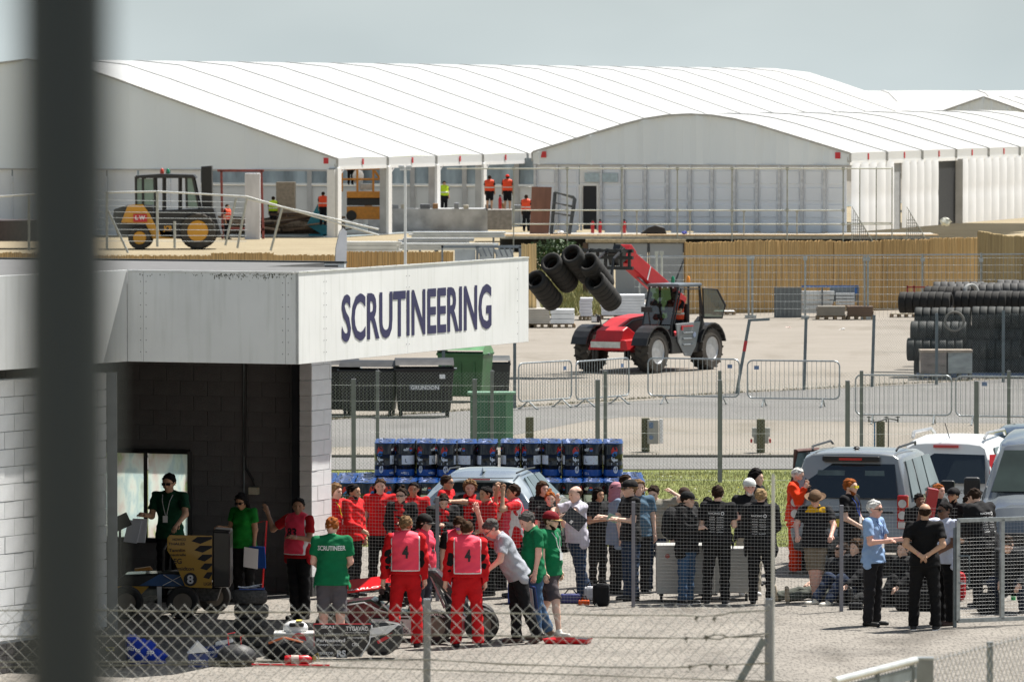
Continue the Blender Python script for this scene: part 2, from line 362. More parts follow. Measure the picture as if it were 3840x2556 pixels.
# screws
mb = MB()
for u0 in (-.15, -.23, -2.20, -2.28):
    for k in range(7): mb.ball(uv(u0, -.003, ZB + .13 + .155 * k), .006, 6)
for v0 in (.82, .9, 3.65, 3.75, 7.75):
    for k in range(7): mb.ball(uv(.003, v0, ZB + .13 + .155 * k), .005, 6)
for k in range(18): mb.ball(uv(-.02, .2 + k * .45, ZT + .012), .014, 6)
mb.build('screw', mat('dark_screw', (.06, .06, .07), .4, .6), bld, True, smooth=True, kind='stuff')
mb = MB()
for i in range(170):
    x = -random.choice((random.gauss(.55, .18), random.gauss(1.05, .12), random.uniform(.1, 2.3))); z = ZT - .005 - abs(random.gauss(0, .035)); s = random.uniform(.003, .009); q = uv(x, -.003, z); mb.add([q - U * s, q + U * s, q - Z * s * 3], [(0, 1, 2)])
mb.build('moss', mat('moss_dark', (.06, .065, .04), .9), bld, True, kind='stuff')
# capping along the top edges
pier0 = P(1170, 2235, 95.05); pier0.z = 0
pu = (pier0 - CN).dot(U); pv = (pier0 - CN).dot(V)
mb = MB(); mb.beam(uv(-.03, -.01, ZT + .012), uv(-.03, 8.18, ZT + .012), .08, .02); mb.beam(uv(-2.47, .03, ZT + .012), uv(-.08, .03, ZT + .012), .08, .02)
mb.build('capping', mat('capping', (.7, .7, .69), .3, .3), bld, True)
def deck(pts, z0, z1, name, m):
    mb = MB(); n = len(pts); vs = [Vector((p.x, p.y, z)) for z in (z0, z1) for p in pts]
    mb.add(vs, [tuple(range(n))[::-1], tuple(range(n, 2 * n))] + [(i, (i + 1) % n, n + (i + 1) % n, n + i) for i in range(n)])
    return mb.build(name, m, bld, True)
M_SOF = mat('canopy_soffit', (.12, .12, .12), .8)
E5 = FL + fd * 5.7
fin = Vector((fd.y, -fd.x, 0)).normalized(); fin = fin if fin.x < 0 else -fin
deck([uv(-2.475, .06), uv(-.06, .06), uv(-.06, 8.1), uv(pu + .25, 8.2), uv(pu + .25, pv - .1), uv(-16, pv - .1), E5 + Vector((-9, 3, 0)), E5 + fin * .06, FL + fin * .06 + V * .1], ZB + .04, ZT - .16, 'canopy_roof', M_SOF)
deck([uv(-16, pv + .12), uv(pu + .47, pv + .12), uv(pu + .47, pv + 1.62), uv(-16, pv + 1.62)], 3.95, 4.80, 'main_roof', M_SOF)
mb = MB()
mb.beam(uv(-.08, .1, ZT - .1), uv(-.08, 8.1, ZT - .1), .05, .05); mb.beam(uv(-2.4, .1, ZT - .12), uv(-.1, .1, ZT - .12), .05, .05)
for k in range(6): mb.beam(uv(-.1, .6 + k * 1.4, ZT - .14), uv(-1.2, .6 + k * 1.4, ZT - .14), .05, .04)
mb.build('sign_frame', GALVD, bld, True)
mb = MB()
ue = pu + .5
for k in range(5):
    b_ = ue - 2.45 * k; a_ = b_ - 2.445; mb.box(uv((a_ + b_) / 2, pv + .1, 4.885), (b_ - a_ - .006, .05, .15), math.atan2(U.y, U.x))
mb.build('roof_upstand', mat('upstand', (.82, .86, .86), .4, var=.05), bld, True, bevel=.004)
mb = MB()
for k in range(26): mb.ball(uv(ue - .1 - k * .49, pv + .07, 4.885), .014, 6)
mb.beam(uv(-16, pv + .12, 4.975), uv(ue, pv + .12, 4.975), .12, .03); mb.beam(uv(-16, pv + .05, 4.79), uv(ue - .3, pv + .05, 4.79), .05, .05)
mb.build('upstand_cap', mat('dark_cap', (.05, .055, .055), .5), bld, True)
mb = MB(); mb.cyl(uv(ue - .05, pv - .3, 4.7), uv(ue - .05, pv - .3, 4.9), .035, n=10); mb.box(uv(ue - .05, pv - .3, 4.93), (.2, .1, .03), 0); mb.build('roof_vent', mat('vent_dark', (.1, .1, .1), .5), bld, True)
# back wall of the bay, block by block; window opening cut in
def block_wall(parent, a, d, ln, z0, rows, m, mm, inward, hole=None, th=.2, name='block', bw=.45, bh=.225, start=0):
    """blocks laid along unit vector d from a, with recessed joints"""
    gap = .009; ang = math.atan2(d.y, d.x); cache = {}
    for r in range(rows):
        zc = z0 + r * bh; x = -(bw / 2 if r % 2 else 0) + start
        while x < ln - .02:
            x0, x1 = max(x, 0), min(x + bw, ln); x += bw
            if x1 - x0 < .05: continue
            if hole and x1 > hole[0] and x0 < hole[1] and zc + bh > hole[2] and zc < hole[3]:
                if x0 < hole[0] - .06: x1 = hole[0]
                elif x1 > hole[1] + .06: x0 = hole[1]
                else: continue
            w = round(x1 - x0 - gap, 3); key = w
            if key not in cache:
                b = MB(); b.box((0, th / 2, 0), (w, th, bh - gap)); cache[key] = b.mesh(name, m)
            o = mesh_obj(name, cache[key]); o.parent = parent
            p = a + d * ((x0 + x1) / 2) + Z * (zc + bh / 2) + inward * random.uniform(-.0035, .0035)
            o.matrix_parent_inverse = ofs(parent).inverted(); o.location = p; o.rotation_euler = (0, 0, ang)
    return
def wall_core(parent, name, a, d, ln, z0, z1, m, inward, th=.18, hole=None, rec=.012):
    mb = MB(); ang = math.atan2(d.y, d.x)
    def seg(x0, x1, za, zb): mb.box(a + d * ((x0 + x1) / 2) + inward * (th / 2 + rec) + Z * ((za + zb) / 2), (x1 - x0, th, zb - za), ang)
    if hole:
        seg(0, hole[0], z0, z1); seg(hole[1], ln, z0, z1); seg(hole[0], hole[1], z0, hole[2]); seg(hole[0], hole[1], hole[3], z1)
    else: seg(0, ln, z0, z1)
    return mb.build(name, m, parent, True)
wl = -16.0; bw0 = uv(wl, pv + .55); wlen = (pu - .33) - wl
hx0 = (P(428, 1700, 96.3) - bw0).dot(U); hx1 = (P(680, 1700, 96.1) - bw0).dot(U)
hole = (hx0, hx1, .9, 2.2)
hz0, hz1 = 7.5 - (2033 - 345) * 96.2 / FPX, 7.5 - (1697 - 345) * 96.2 / FPX
hole = (hx0 - .7, hx1, hz0, hz1)
wallb = thing('back_wall', 'dark painted block wall at the back of the shaded bay', 'wall', uv(-3, pv + .55))
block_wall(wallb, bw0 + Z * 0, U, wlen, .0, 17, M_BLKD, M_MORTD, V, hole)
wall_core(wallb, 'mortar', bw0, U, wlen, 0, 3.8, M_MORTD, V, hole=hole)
mb = MB()
wx = bw0
def wp(x, z, inw=0.0): return bw0 + U * x + V * inw + Z * z
fr = [(hole[0], hole[2]), (hole[1], hole[2]), (hole[1], hole[3]), (hole[0], hole[3])]
for i in range(4):
    a, b = fr[i], fr[(i + 1) % 4]; mb.beam(wp(a[0], a[1], -.01), wp(b[0], b[1], -.01), .07, .07)
hm = hx0 + (hx1 - hx0) * .285; mb.beam(wp(hm, hole[2], -.01), wp(hm, hole[3], -.01), .06, .06)
winf = mb.build('window_frame', BLK, wallb, True)
m = bpy.data.materials.new('grimy_glass'); m.use_nodes = True; t = m.node_tree; b = t.nodes['Principled BSDF']
b.inputs['Roughness'].default_value = .25; b.inputs['Transmission Weight'].default_value = .0
tcn = t.nodes.new('ShaderNodeTexCoord'); mpg = t.nodes.new('ShaderNodeMapping'); mpg.inputs['Scale'].default_value = (1.9, 1.9, .8); ng = t.nodes.new('ShaderNodeTexNoise'); ng.inputs['Scale'].default_value = 2.2; ng.inputs['Detail'].default_value = 5
rg = t.nodes.new('ShaderNodeValToRGB'); e_ = rg.color_ramp.elements
e_[0].position = .3; e_[0].color = (.55, .6, .54, 1); e_[1].position = .75; e_[1].color = (.92, .97, .92, 1)
for pz, cz in ((.40, (.82, .9, .84, 1)), (.46, (.70, .80, .80, 1)), (.53, (.88, .93, .88, 1)), (.64, (.84, .78, .74, 1)), (.69, (.62, .72, .45, 1))):
    q = e_.new(pz); q.color = cz
tr = t.nodes.new('ShaderNodeBsdfTranslucent'); ad = t.nodes.new('ShaderNodeMixShader'); ad.inputs[0].default_value = .75
t.links.new(tcn.outputs['Object'], mpg.inputs[0]); t.links.new(mpg.outputs[0], ng.inputs[0]); t.links.new(ng.outputs[0], rg.inputs[0]); t.links.new(rg.outputs[0], b.inputs['Base Color']); t.links.new(rg.outputs[0], tr.inputs[0])
t.links.new(b.outputs[0], ad.inputs[1]); t.links.new(tr.outputs[0], ad.inputs[2]); t.links.new(ad.outputs[0], t.nodes['Material Output'].inputs[0])
for a, b2 in ((hole[0], hm - .03), (hm + .03, hx1 - .03)):
    mb = MB(); mb.box(wp((a + b2) / 2, (hole[2] + hole[3]) / 2, .02), (b2 - a, .01, hole[3] - hole[2] - .06), math.atan2(U.y, U.x)); mb.build('pane', m, winf, True)
# pier at the right of the bay
pier = thing('pier', 'white block pier at the right edge of the open garage bay', 'pier', uv(pu - .1, pv + .3))
block_wall(pier, uv(pu, pv), V, .74, .29, 15, M_BLOCK, M_MORT, -U, th=.19)
block_wall(pier, uv(pu - .2, pv - .001), U, .195, .29, 15, mat('block_painted_shade', (.46, .45, .44), .8, var=.1, bump=.3), M_MORT, V, th=.5, bw=.4)  # darker copy of the pier's block: shade on this face put into the colour
mb = MB(); mb.box(uv(pu - .11, pv + .37, 1.93), (.17, .71, 3.3), math.atan2(U.y, U.x)); mb.build('mortar', M_MORT, pier, True)
mb = MB(); mb.box(uv(pu - .1, pv + .37, .145), (.215, .755, .29), math.atan2(U.y, U.x)); mb.build('plinth', M_PLINTH, pier, True, bevel=.01)
mb = MB(); mb.box(uv(pu - .28, pv + .2, 1.8), (.14, .3, 3.6), math.atan2(U.y, U.x)); mb.build('door_track', mat('track_black', (.012, .013, .016), .4), pier, True, bevel=.01)
# conduit and socket box
cd = thing('conduit', 'grey conduit and black cable running down the dark bay wall', 'conduit', wp(6.0, 0, -.05))
cx = (P(912, 1500, 96) - bw0).dot(U)
mb = MB(); mb.tube([wp(cx, 3.8, -.03), wp(cx, 1.3, -.03)], .012); mb.build('pipe', GALVD, cd, True)
mb = MB(); mb.tube([wp(cx + .05, 3.8, -.03), wp(cx + .035, 3.3, -.04), wp(cx + .02, 2.4, -.04), wp(cx + .03, 2.05, -.05), wp(cx + .04, 1.85, -.05), wp(cx + .16, 1.68, -.05), wp(cx + .17, 1.6, -.05)], .018); mb.build('cable', BLK, cd, True)
mb = MB(); mb.box(wp(cx + .17, 1.52, -.05), (.15, .09, .11), math.atan2(U.y, U.x)); mb.build('socket_box', mat('cream_plastic', (.5, .46, .35), .5), cd, True, bevel=.008)
# left side wall, sunlit blocks coming towards the camera
fld = Vector((-.55, -.835, 0)).normalized()
lw1 = FL + fin * .25 + fd * .12; ld = fd; ll = 7.6; lw1.z = 0
lin_ = fin
leftw = thing('side_wall', 'painted white block wall left of the bay, lower half in sun', 'wall', lw1 + ld * 3)
# blocks are symmetric so direction does not matter; thickness is laid outwards by the core
ang = math.atan2(-ld.y, -ld.x)
cache = {}
for r in range(15):
    x = -(.225 if r % 2 else 0)
    while x < ll - .02:
        x0, x1 = max(x, 0), min(x + .45, ll); x += .45
        w = round(x1 - x0 - .012, 3)
        if w < .05: continue
        if w not in cache: cache[w] = MB().box((0, 0, 0), (w, .18, .213)).mesh('block', M_BLOCK)
        o = mesh_obj('block', cache[w]); o.parent = leftw; o.matrix_parent_inverse = ofs(leftw).inverted()
        o.location = lw1 + ld * ((x0 + x1) / 2) + lin_ * (.09 + random.uniform(-.004, .004)) + Z * (.42 + r * .225 + .1125); o.rotation_euler = (0, 0, ang)
mb = MB(); mb.box(lw1 + ld * (ll / 2) + lin_ * .13 + Z * 1.9, (ll - .02, .2, 3.8), ang); mb.build('mortar', M_MORT, leftw, True)
mb = MB()
for r in range(5):
    for i in range(int(ll / .225)): mb.box(lw1 + ld * (.225 * i + .1125 + (.05 if r % 2 else 0)) + lin_ * .08 + Z * (.042 + r * .078), (.215, .19, .068), ang)
mb.build('brick_plinth', mat('dark_brick', (.055, .05, .05), .8, var=.3, scale=9, bump=.4), leftw, True, kind='stuff')
mb = MB(); mb.box(lw1 + Z * 1.9 + Vector((.07, .03, 0)), (.13, .1, 3.8), 0); mb.build('end_trim', mat('grey_trim', (.12, .13, .14), .5), leftw, True, bevel=.005)
tq = (P(392, 1700, 96.5) - bw0).dot(U)
mb = MB(); mb.beam(lw1 + Vector((-.12, .1, 1.9)), bw0 + U * (tq - .6) + V * .1 + Z * 1.9, .1, 3.8); mb.build('inner_wall', M_BLKD, bld, True)
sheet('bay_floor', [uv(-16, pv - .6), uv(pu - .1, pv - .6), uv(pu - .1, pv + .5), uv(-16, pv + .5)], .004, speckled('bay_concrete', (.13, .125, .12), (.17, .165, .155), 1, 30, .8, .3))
# the word on the sign
mb = MB(); sgn_mat = mat('navy_letters', '#262352', .5, var=.06)
def vx(px): 
    t = (px - 1920) / FPX; a = CN.x + U.x * .004; b2 = CN.y + U.y * .004
    return (t * b2 - a) / (V.x - t * V.y)
v0, v1 = vx(1281), vx(1843)
lettering(mb, 'SCRUTINEERING', uv(.0, v0, ZB + .235), V, Z, v1 - v0, .635, bold=.022, off=.006)
mb.build('lettering', sgn_mat, sign, True)
# flood light, feather flag
fl = G(1520, 1318); t_ = thing('light_pole', 'thin white lamp pole with twin floodlights behind the garage roof', 'lamp', fl)
ztop = P(1520, 630, fl.y).z
MB().cyl((0, 0, 0), (0, 0, ztop), .045, .036, 12).build('pole', WHT, t_, smooth=True)
for s in (-1, 1): MB().box((s * .11, 0, ztop + .04), (.17, .2, .07)).box((s * .1, 0, ztop - .04), (.12, .14, .06)).build('lamp_head', mat('lamp_grey', (.6, .62, .62), .4), t_, bevel=.015)
p = G(1263, 1280); t_ = thing('feather_flag', 'white feather flag standing up behind the garage roof', 'flag', p)
zt = P(1275, 855, p.y).z; zb = .9
prof = [(-.08, zb), (.26, zb), (.26, zb + .6), (.31, zt - .5), (.30, zt - .1), (.2, zt), (.08, zt - .15), (-.02, zt - .6)]
MB().prism(prof, -.008, .008).build('flag_cloth', mat('flag_white', (.72, .74, .80), .7, var=.06, scale=3), t_)
MB().tube([(-.1, 0, 0), (-.09, 0, 1.2), (-.03, 0, zt - .6), (.08, 0, zt - .12), (.2, 0, zt + .02)], .012).build('pole', GALV, t_)
# ============================================================ MARQUEES
M_PVC = mat('pvc_roof', (.66, .665, .66), .45, 0, .03, .2); M_CANV = mat('gable_canvas', (.74, .80, .85), .6, 0, .04, .25, bump=.5, bscale=.9, stretch=(1, 1, .25))  # white gable canvas tinted blue: sky light put into its colour
for m_, w_ in ((M_PVC, .30), (M_CANV, .22)):
    t_ = m_.node_tree; b_ = t_.nodes['Principled BSDF']; tr_ = t_.nodes.new('ShaderNodeBsdfTranslucent'); tr_.inputs[0].default_value = (.75, .77, .78, 1); x_ = t_.nodes.new('ShaderNodeMixShader'); x_.inputs[0].default_value = w_
    t_.links.new(b_.outputs[0], x_.inputs[1]); t_.links.new(tr_.outputs[0], x_.inputs[2]); t_.links.new(x_.outputs[0], t_.nodes['Material Output'].inputs[0])
M_SEAM = mat('seam_grey', (.42, .42, .41), .7); M_ALU = mat('alu_leg', (.42, .41, .40), .45, .2, .12, 1.5); M_ALW = mat('white_edge', (.75, .75, .74), .5, var=.04)  # M_SEAM is a plain grey for roof rails and gable edges
M_PANEL = mat('wall_panel', (.72, .745, .79), .5, var=.06, scale=.5); M_PANS = mat('quilt_panel', (.74, .75, .77), .42, var=.05, scale=.6)
M_REDL = mat('red_logo', (.55, .03, .04), .5)
TU = Vector((.945, -.325, 0)).normalized(); TV = Vector((.325, .945, 0)).normalized()
def arch(hw, rise, n=12):
    """half-curved marquee roof outline from eave (0) to eave (2hw): list of (x, z)"""
    pts = []
    for i in range(n + 1):
        x = -hw + 2 * hw * i / n; a = abs(x) / hw
        z = rise * (1 - (a if a > .32 else (.16 + a * a / .64)) ) if True else 0
        pts.append((x, z))
    return pts
def roof_z(x, hw, rise, c=.22):
    a = abs(x) / hw
    return rise * (1 - (a if a > c else (a * a / (2 * c) + c / 2)))
def marquee(name, label, org, hw, eave, rise, bays, bl, u=TU, v=TV, gable=True, n=14, hang=.5, logo=True, c=.22, far_gable=True):
    """org: ground point under the near gable's centre"""
    t = thing(name, label, 'marquee', org)
    def q(x, y, z): return u * x + v * y + Z * z
    xs = [-hw + 2 * hw * i / n for i in range(n + 1)]
    # one cheap shared roof panel for every bay
    mb = MB()
    for i in range(n):
        a, b = xs[i], xs[i + 1]; za, zb = eave + roof_z(a, hw, rise, c), eave + roof_z(b, hw, rise, c)
        m1, m2 = .09, bl - .09
        mb.add([q(a, m1, za), q(b, m1, zb), q(b, bl / 2, zb + .03), q(a, bl / 2, za + .03)], [(0, 1, 2, 3)]); mb.add([q(a, bl / 2, za + .03), q(b, bl / 2, zb + .03), q(b, m2, zb), q(a, m2, za)], [(0, 1, 2, 3)])
    for s in (-1, 1): mb.add([q(s * hw, .09, eave), q(s * hw, bl - .09, eave), q(s * hw * 1.001, bl - .09, eave - .42), q(s * hw * 1.001, .09, eave - .42)], [(0, 1, 2, 3)])
    rpm = mb.mesh('roof_panel', M_PVC, False)
    mb = MB()
    for i in range(n):
        a, b = xs[i], xs[i + 1]; mb.beam(q(a, 0, eave + roof_z(a, hw, rise, c) - .0), q(b, 0, eave + roof_z(b, hw, rise, c) - .0), .26, .10)
    for s in (-1, 1): mb.beam(q(s * hw, 0, eave), q(s * hw, 0, eave - .45), .2, .1, up=(0, 1, 0))
    sm = mb.mesh('roof_rail', M_SEAM)
    mb = MB()
    mb.beam(q((hw - .05), 0, eave - .5), q((hw - .05), bl, eave - .5), .16, .16)
    em = mb.mesh('eave_rail', M_ALW)
    for k in range(bays):
        for nm, me in (('roof_panel', rpm), ('roof_rail', sm), ('eave_rail', em)):
            o = mesh_obj(nm, me, t); o.location = v * (bl * k)
        if logo and k < 12:
            mb = MB(); p = q(hw * 1.003, bl * (k + .5), eave - .2); mb.box(p, (.04, .16, .3), math.atan2(v.y, v.x) + R(90)); mb.build('red_mark', M_REDL, t)
    if gable:
        mb = MB(); mb.add([q(x, 0.02, eave + roof_z(x, hw, rise, c) - .06) for x in xs] + [q(hw, 0.02, eave - .62), q(-hw, 0.02, eave - .62)], [tuple(range(n + 3))])
        # sewn folds: re-cut the canvas as strips
        mb = MB(); N = 48
        for i in range(N):
            a, b = -hw + 2 * hw * i / N, -hw + 2 * hw * (i + 1) / N
            fy = lambda j: -.14 * math.sin(j * 1.9) * math.sin(j * .37 + hw) - .10 * math.sin(j * .8 + 1); ya, yb = fy(i), fy(i + 1)
            mb.add([q(a, ya * .3, eave - .62), q(b, yb * .3, eave - .62), q(b, yb, eave + roof_z(b, hw, rise, c) - .05), q(a, ya, eave + roof_z(a, hw, rise, c) - .05)], [(0, 1, 2, 3)])
        mb.build('gable_canvas', M_CANV, t, smooth=True)
        mb = MB(); mb.beam(q(-hw, -.02, eave - .62), q(hw, -.02, eave - .62), .08, .08); mb.build('gable_rail', M_ALU, t)
        for s in (-1, 1):
            if logo: MB().box(q(s * (hw - .55), -.08, eave - .12), (.26, .04, .3), math.atan2(u.y, u.x)).build('red_mark', M_REDL, t)
        mb = MB()
        for i in range(n):
            a, b = xs[i], xs[i + 1]; mb.beam(q(a, -.03, eave + roof_z(a, hw, rise, c)), q(b, -.03, eave + roof_z(b, hw, rise, c)), .07, .05)
        mb.build('gable_edge', M_SEAM, t)
    return t, q
# big open marquee on the left
E1 = P(1262, 600, 330); E1.z = 0; HW1 = 17.2
org1 = E1 - TU * HW1
mq, q1 = marquee('open_marquee', 'huge white curved-roof marquee, side open with workers inside', org1, HW1, 7.5 - (594 - 345) * 330 / FPX, 5.75, 18, 7.6)
ez1 = 7.5 - (594 - 345) * 330 / FPX
for k in range(12):                          # legs along the near side
    mb = MB(); mb.box(q1(HW1 - .2, 7.6 * k + .12, ez1 / 2 - .25), (.36, .5, ez1 - .5), math.atan2(TU.y, TU.x)); o = mb.build('leg', M_ALU, mq, bevel=.02)
    mb = MB(); mb.box(q1(HW1 - .02 + .08, 7.6 * k + .12, ez1 / 2 - .25), (.14, .52, ez1 - .5), math.atan2(TU.y, TU.x)); mb.build('leg_trim', M_ALW, o)
    if k < 4: MB().tube([q1(HW1, 7.6 * k, ez1 - 1.1), q1(HW1 - .0, 7.6 * k + 1.2, ez1 - .5)], .04).build('knee_brace', M_ALU, mq)
# gable end: white panels left, open bays right
mb = MB(); mb.box(q1(HW1 - .2, -.25, ez1 / 2 - .3), (.42, .12, ez1 - .55), math.atan2(TU.y, TU.x)); mb.build('corner_post', M_ALW, mq)
for i in range(17):
    x0 = -HW1 + .2 + i * 1.78
    if x0 + 1.7 > 10.2: break
    mb = MB(); mb.box(q1(x0 + .87, .1, 1.72), (1.68, .06, 3.42), math.atan2(TU.y, TU.x)); mb.box(q1(x0, .02, 1.55), (.07, .1, 3.1), math.atan2(TU.y, TU.x)); mb.build('wall_panel', M_PANEL, mq, bevel=.03)
# interior: far glazed wall with posts and a white dado, visible through the open side
ffl = thing('interior_wall', 'glazed back wall with white dado inside the open marquee', 'wall', q1(-HW1 + 8, 35, 0) + org1)
M_TREE = mat('hazy_glass', (.26, .31, .34), .25, var=.45, scale=.35, stretch=(3, 3, 1), bump=.1)
for i in range(16):
    a = q1(-17.3 + i * 3.1, 30, 0) + org1; b = a + TU * 3.0
    mb = MB(); mb.beam(a + Z * 3.05, b + Z * 3.05, .05, 1.5); mb.build('window_pane', M_TREE, ffl, True)
    mb = MB(); mb.beam(a + Z * 1.15, b + Z * 1.15, .08, 2.1); mb.build('dado_panel', mat('dado', (.62, .61, .59), .6, var=.08, scale=.8), ffl, True)
    mb = MB(); mb.beam(b + TU * .05 - TV * .1, b + TU * .05 - TV * .1 + Z * 3.9, .26, .2, up=(0, 1, 0)); mb.build('post', M_ALU, ffl, True)
mb = MB(); mb.beam(q1(-8, 29.9, 2.28) + org1, q1(33, 29.9, 2.28) + org1, .12, .12); mb.build('rail', M_ALW, ffl, True)
# partition that closes the far half of the open side
mb = MB(); o_ = org1
for k in range(4, 17):
    mb = MB(); a = q1(HW1 - .5, 7.6 * k + .3, 0) + org1; b = q1(HW1 - .5, 7.6 * k + 7.3, 0) + org1; mb.beam(a + Z * 1.7, b + Z * 1.7, .08, 3.4); mb.build('side_panel', mat('beige_panel', (.42, .40, .375), .6, var=.1), mq, True)
fl_ = MB(); fl_.add([q1(-HW1, 0, .03) + org1, q1(HW1 + .3, 0, .03) + org1, q1(HW1 + .3, 120, .03) + org1, q1(-HW1, 120, .03) + org1], [(0, 1, 2, 3)])
tag(fl_.build('marquee_floor', mat('floor_teal', (.13, .20, .22), .5, var=.5, scale=.25, col2=(.26, .27, .27))), kind='structure')
# smaller marquee on the deck, right
A2, B2 = P(2000, 577, 310), P(3185, 577, 305.0)
HW2 = (B2 - A2).length / 2; org2 = (A2 + B2) / 2; org2.z = 0; u2 = (B2 - A2); u2.z = 0; u2.normalize(); v2 = Vector((.30, .954, 0)).normalized()
ez2 = 7.5 - (572 - 345) * 307 / FPX
mq2, q2 = marquee('decked_marquee', 'smaller white marquee with round-topped gable standing on the timber deck', org2, HW2, ez2, 2.32, 9, 7.2, u=u2, v=v2, c=.42)
DZ = .82
for i in range(14):
    x0 = -HW2 + .1 + i * (2 * HW2 - .2) / 14; w = (2 * HW2 - .2) / 14; zt = ez2 - .62
    if i in (2,): continue
    mb = MB(); ang = math.atan2(u2.y, u2.x)
    if i == 1: w = w * 1.0
    mb.box(q2(x0 + w / 2, .1, (DZ + zt) / 2), (w - .1, .06, zt - DZ), ang)
    for k in range(4): mb.box(q2(x0 + w / 2, .06, DZ + .2 + k * .8), (w - .3, .05, .62), ang)
    pn = mb.build('wall_panel', M_PANEL, mq2, bevel=.03)
    mb = MB(); mb.box(q2(x0, -.02, (DZ + zt) / 2), (.12, .14, zt - DZ), ang); mb.build('post', mat('panel_post', (.55, .56, .58), .5), mq2)
w = (2 * HW2 - .2) / 14; x0 = -HW2 + .1 + 2 * w
mb = MB(); mb.box(q2(x0 + w * .45, .15, DZ + 1.1), (w * .62, .04, 2.1), ang); d_ = mb.build('open_door', mat('doorway_shade', (.012, .014, .018), .6), mq2)  # black sheet filling the doorway: the unlit inside put into colour
mb = MB()
for x in (.06, .82): mb.box(q2(x0 + w * x + .0, .08, DZ + 1.1), (.09, .1, 2.2), ang)
mb.box(q2(x0 + w * .45, .08, DZ + 2.24), (w * .86, .1, .1), ang); mb.box(q2(x0 + w * .5, .1, (DZ + 2.3 + ez2 - .62) / 2), (w, .05, ez2 - .62 - DZ - 2.3), ang); mb.build('door_frame', M_ALW, mq2)
MB().box(q2(x0 + w * 1.0, -.02, DZ + 2.55), (w * 1.5, .04, .42), ang).build('fanlight', mat('pale_glass', (.38, .46, .5), .2), mq2)
# its side wall, quilted panels with a dark doorway
def quilt(name, a, b, z0, z1, parent, n):
    d = b - a
    for i in range(n):
        p0, p1 = a + d * (i / n), a + d * ((i + 1) / n); mb = MB(); nn = Vector((d.y, -d.x, 0)).normalized(); rows = 12; cols = 6; vs = []
        for r in range(rows + 1):
            for c in range(cols + 1):
                bulge = (.13 * math.sin(math.pi * c / cols) ** .7) * (.75 + .25 * abs(math.sin(math.pi * r / rows * 2)) ** .5); vs.append(p0.lerp(p1, c / cols) + nn * bulge + Z * (z0 + (z1 - z0) * r / rows))
        mb.add(vs, [(r * (cols + 1) + c, r * (cols + 1) + c + 1, (r + 1) * (cols + 1) + c + 1, (r + 1) * (cols + 1) + c) for r in range(rows) for c in range(cols)])
        mb.build(name, M_PANS, parent, True, smooth=True)
def sidept(px):                              # point of the side wall line seen at px
    t = (px - 1920) / FPX; a = org2 + u2 * HW2
    k = (t * a.y - a.x) / (v2.x - t * v2.y); return a + v2 * k
zt = ez2 - .5
quilt('quilted_panel', sidept(3192), sidept(3352), DZ, zt, mq2, 5); quilt('quilted_panel', sidept(3382), sidept(3518), DZ, zt, mq2, 5); quilt('quilted_panel', sidept(3600), sidept(3885), DZ, zt, mq2, 10)
mb = MB(); a, b = sidept(3352), sidept(3384); mb.beam(a + Z * (DZ + 1.6) - u2 * .12, b + Z * (DZ + 1.6) - u2 * .12, .06, 3.3); mb.build('inner_panel', mat('inner_grey', (.3, .31, .32), .6), mq2, True)
mb = MB(); a, b = sidept(3518), sidept(3582); mb.beam(a + Z * ((DZ + zt) / 2) - u2 * .1, b + v2 * .6 + Z * ((DZ + zt) / 2) - u2 * .1, .06, zt - DZ); mb.build('doorway_shade_panel', mat('doorway_shade', 0), mq2, True)  # black panel just behind the wall line, painting the dark inside of the doorway
mb = MB(); a = sidept(3591); mb.beam(a + Z * DZ, a + Z * zt, .5, .3, up=(0, 1, 0)); mb.build('door_post', M_ALU, mq2, True)
# further roofs on the right
o3 = P(2950, 300, 480); o3.z = 0
marquee('distant_marquee', 'distant white marquee roof behind the round-gabled one, at right', o3, 12, 3.9, 4.15, 14, 7.6, u=Vector((.25, -.968, 0)), v=Vector((.968, .25, 0)), logo=False, gable=False)
o4 = P(3690, 300, 400); o4.z = 0
ex_u = Vector((.97, -.24, 0)).normalized()
marquee('peaked_marquee', 'small grey peaked gable rising behind the quilted side wall', o4, 4.6, 5.6, 1.6, 4, 6, u=ex_u, v=Vector((.24, .97, 0)), logo=False, c=.02)
MB().box((0, 0, 0), (8.8, .1, 5.2), math.atan2(ex_u.y, ex_u.x)).build('x', M_CANV) if False else None
# ============================================================ DECK, SCAFFOLD RAIL, SITE CLUTTER
DY = 300.0
dk = thing('timber_deck', 'long raised timber walkway in front of the round-gabled marquee', 'deck', P(2600, 890, DY))
M_PLANK = mat('deck_plank', (.46, .33, .19), .8, var=.25, scale=3, stretch=(.3, 1, 1)); M_TUBE = mat('scaffold_tube', (.33, .34, .31), .5, .4, .2, 3)
xa, xb = (1878 - 1920) * DY / FPX, (3520 - 1920) * DY / FPX
for i in range(7):
    for j in range(9):
        x0 = xa + (xb - xa) * j / 9
        MB().box((x0 + (xb - xa) / 18, DY - .1 + i * .24, DZ - .03 + random.uniform(-.008, .008)), ((xb - xa) / 9 - .03, .225, .05)).build('plank', M_PLANK, dk, True)
mb = MB(); mb.box(((xa + xb) / 2, DY - .16, DZ - .14), (xb - xa, .06, .12)); mb.box(((xa + xb) / 2, DY + 3.5, DZ - .06), (xb - xa, 4.6, .06)); mb.build('edge_board', mat('edge_board', (.30, .30, .28), .7, var=.25), dk, True)
mb = MB()
for j in range(14): x = xa + (xb - xa) * j / 13; mb.box((x, DY + .2, DZ / 2 - .1), (.1, .1, DZ - .1))
mb.box(((xa + xb) / 2, DY + 1.2, .3), (xb - xa, .1, .62)); mb.build('deck_posts_shade', mat('deck_dark', (.03, .03, .028), .8), dk, True)  # posts plus a long near-black board that paints the shadow under the deck
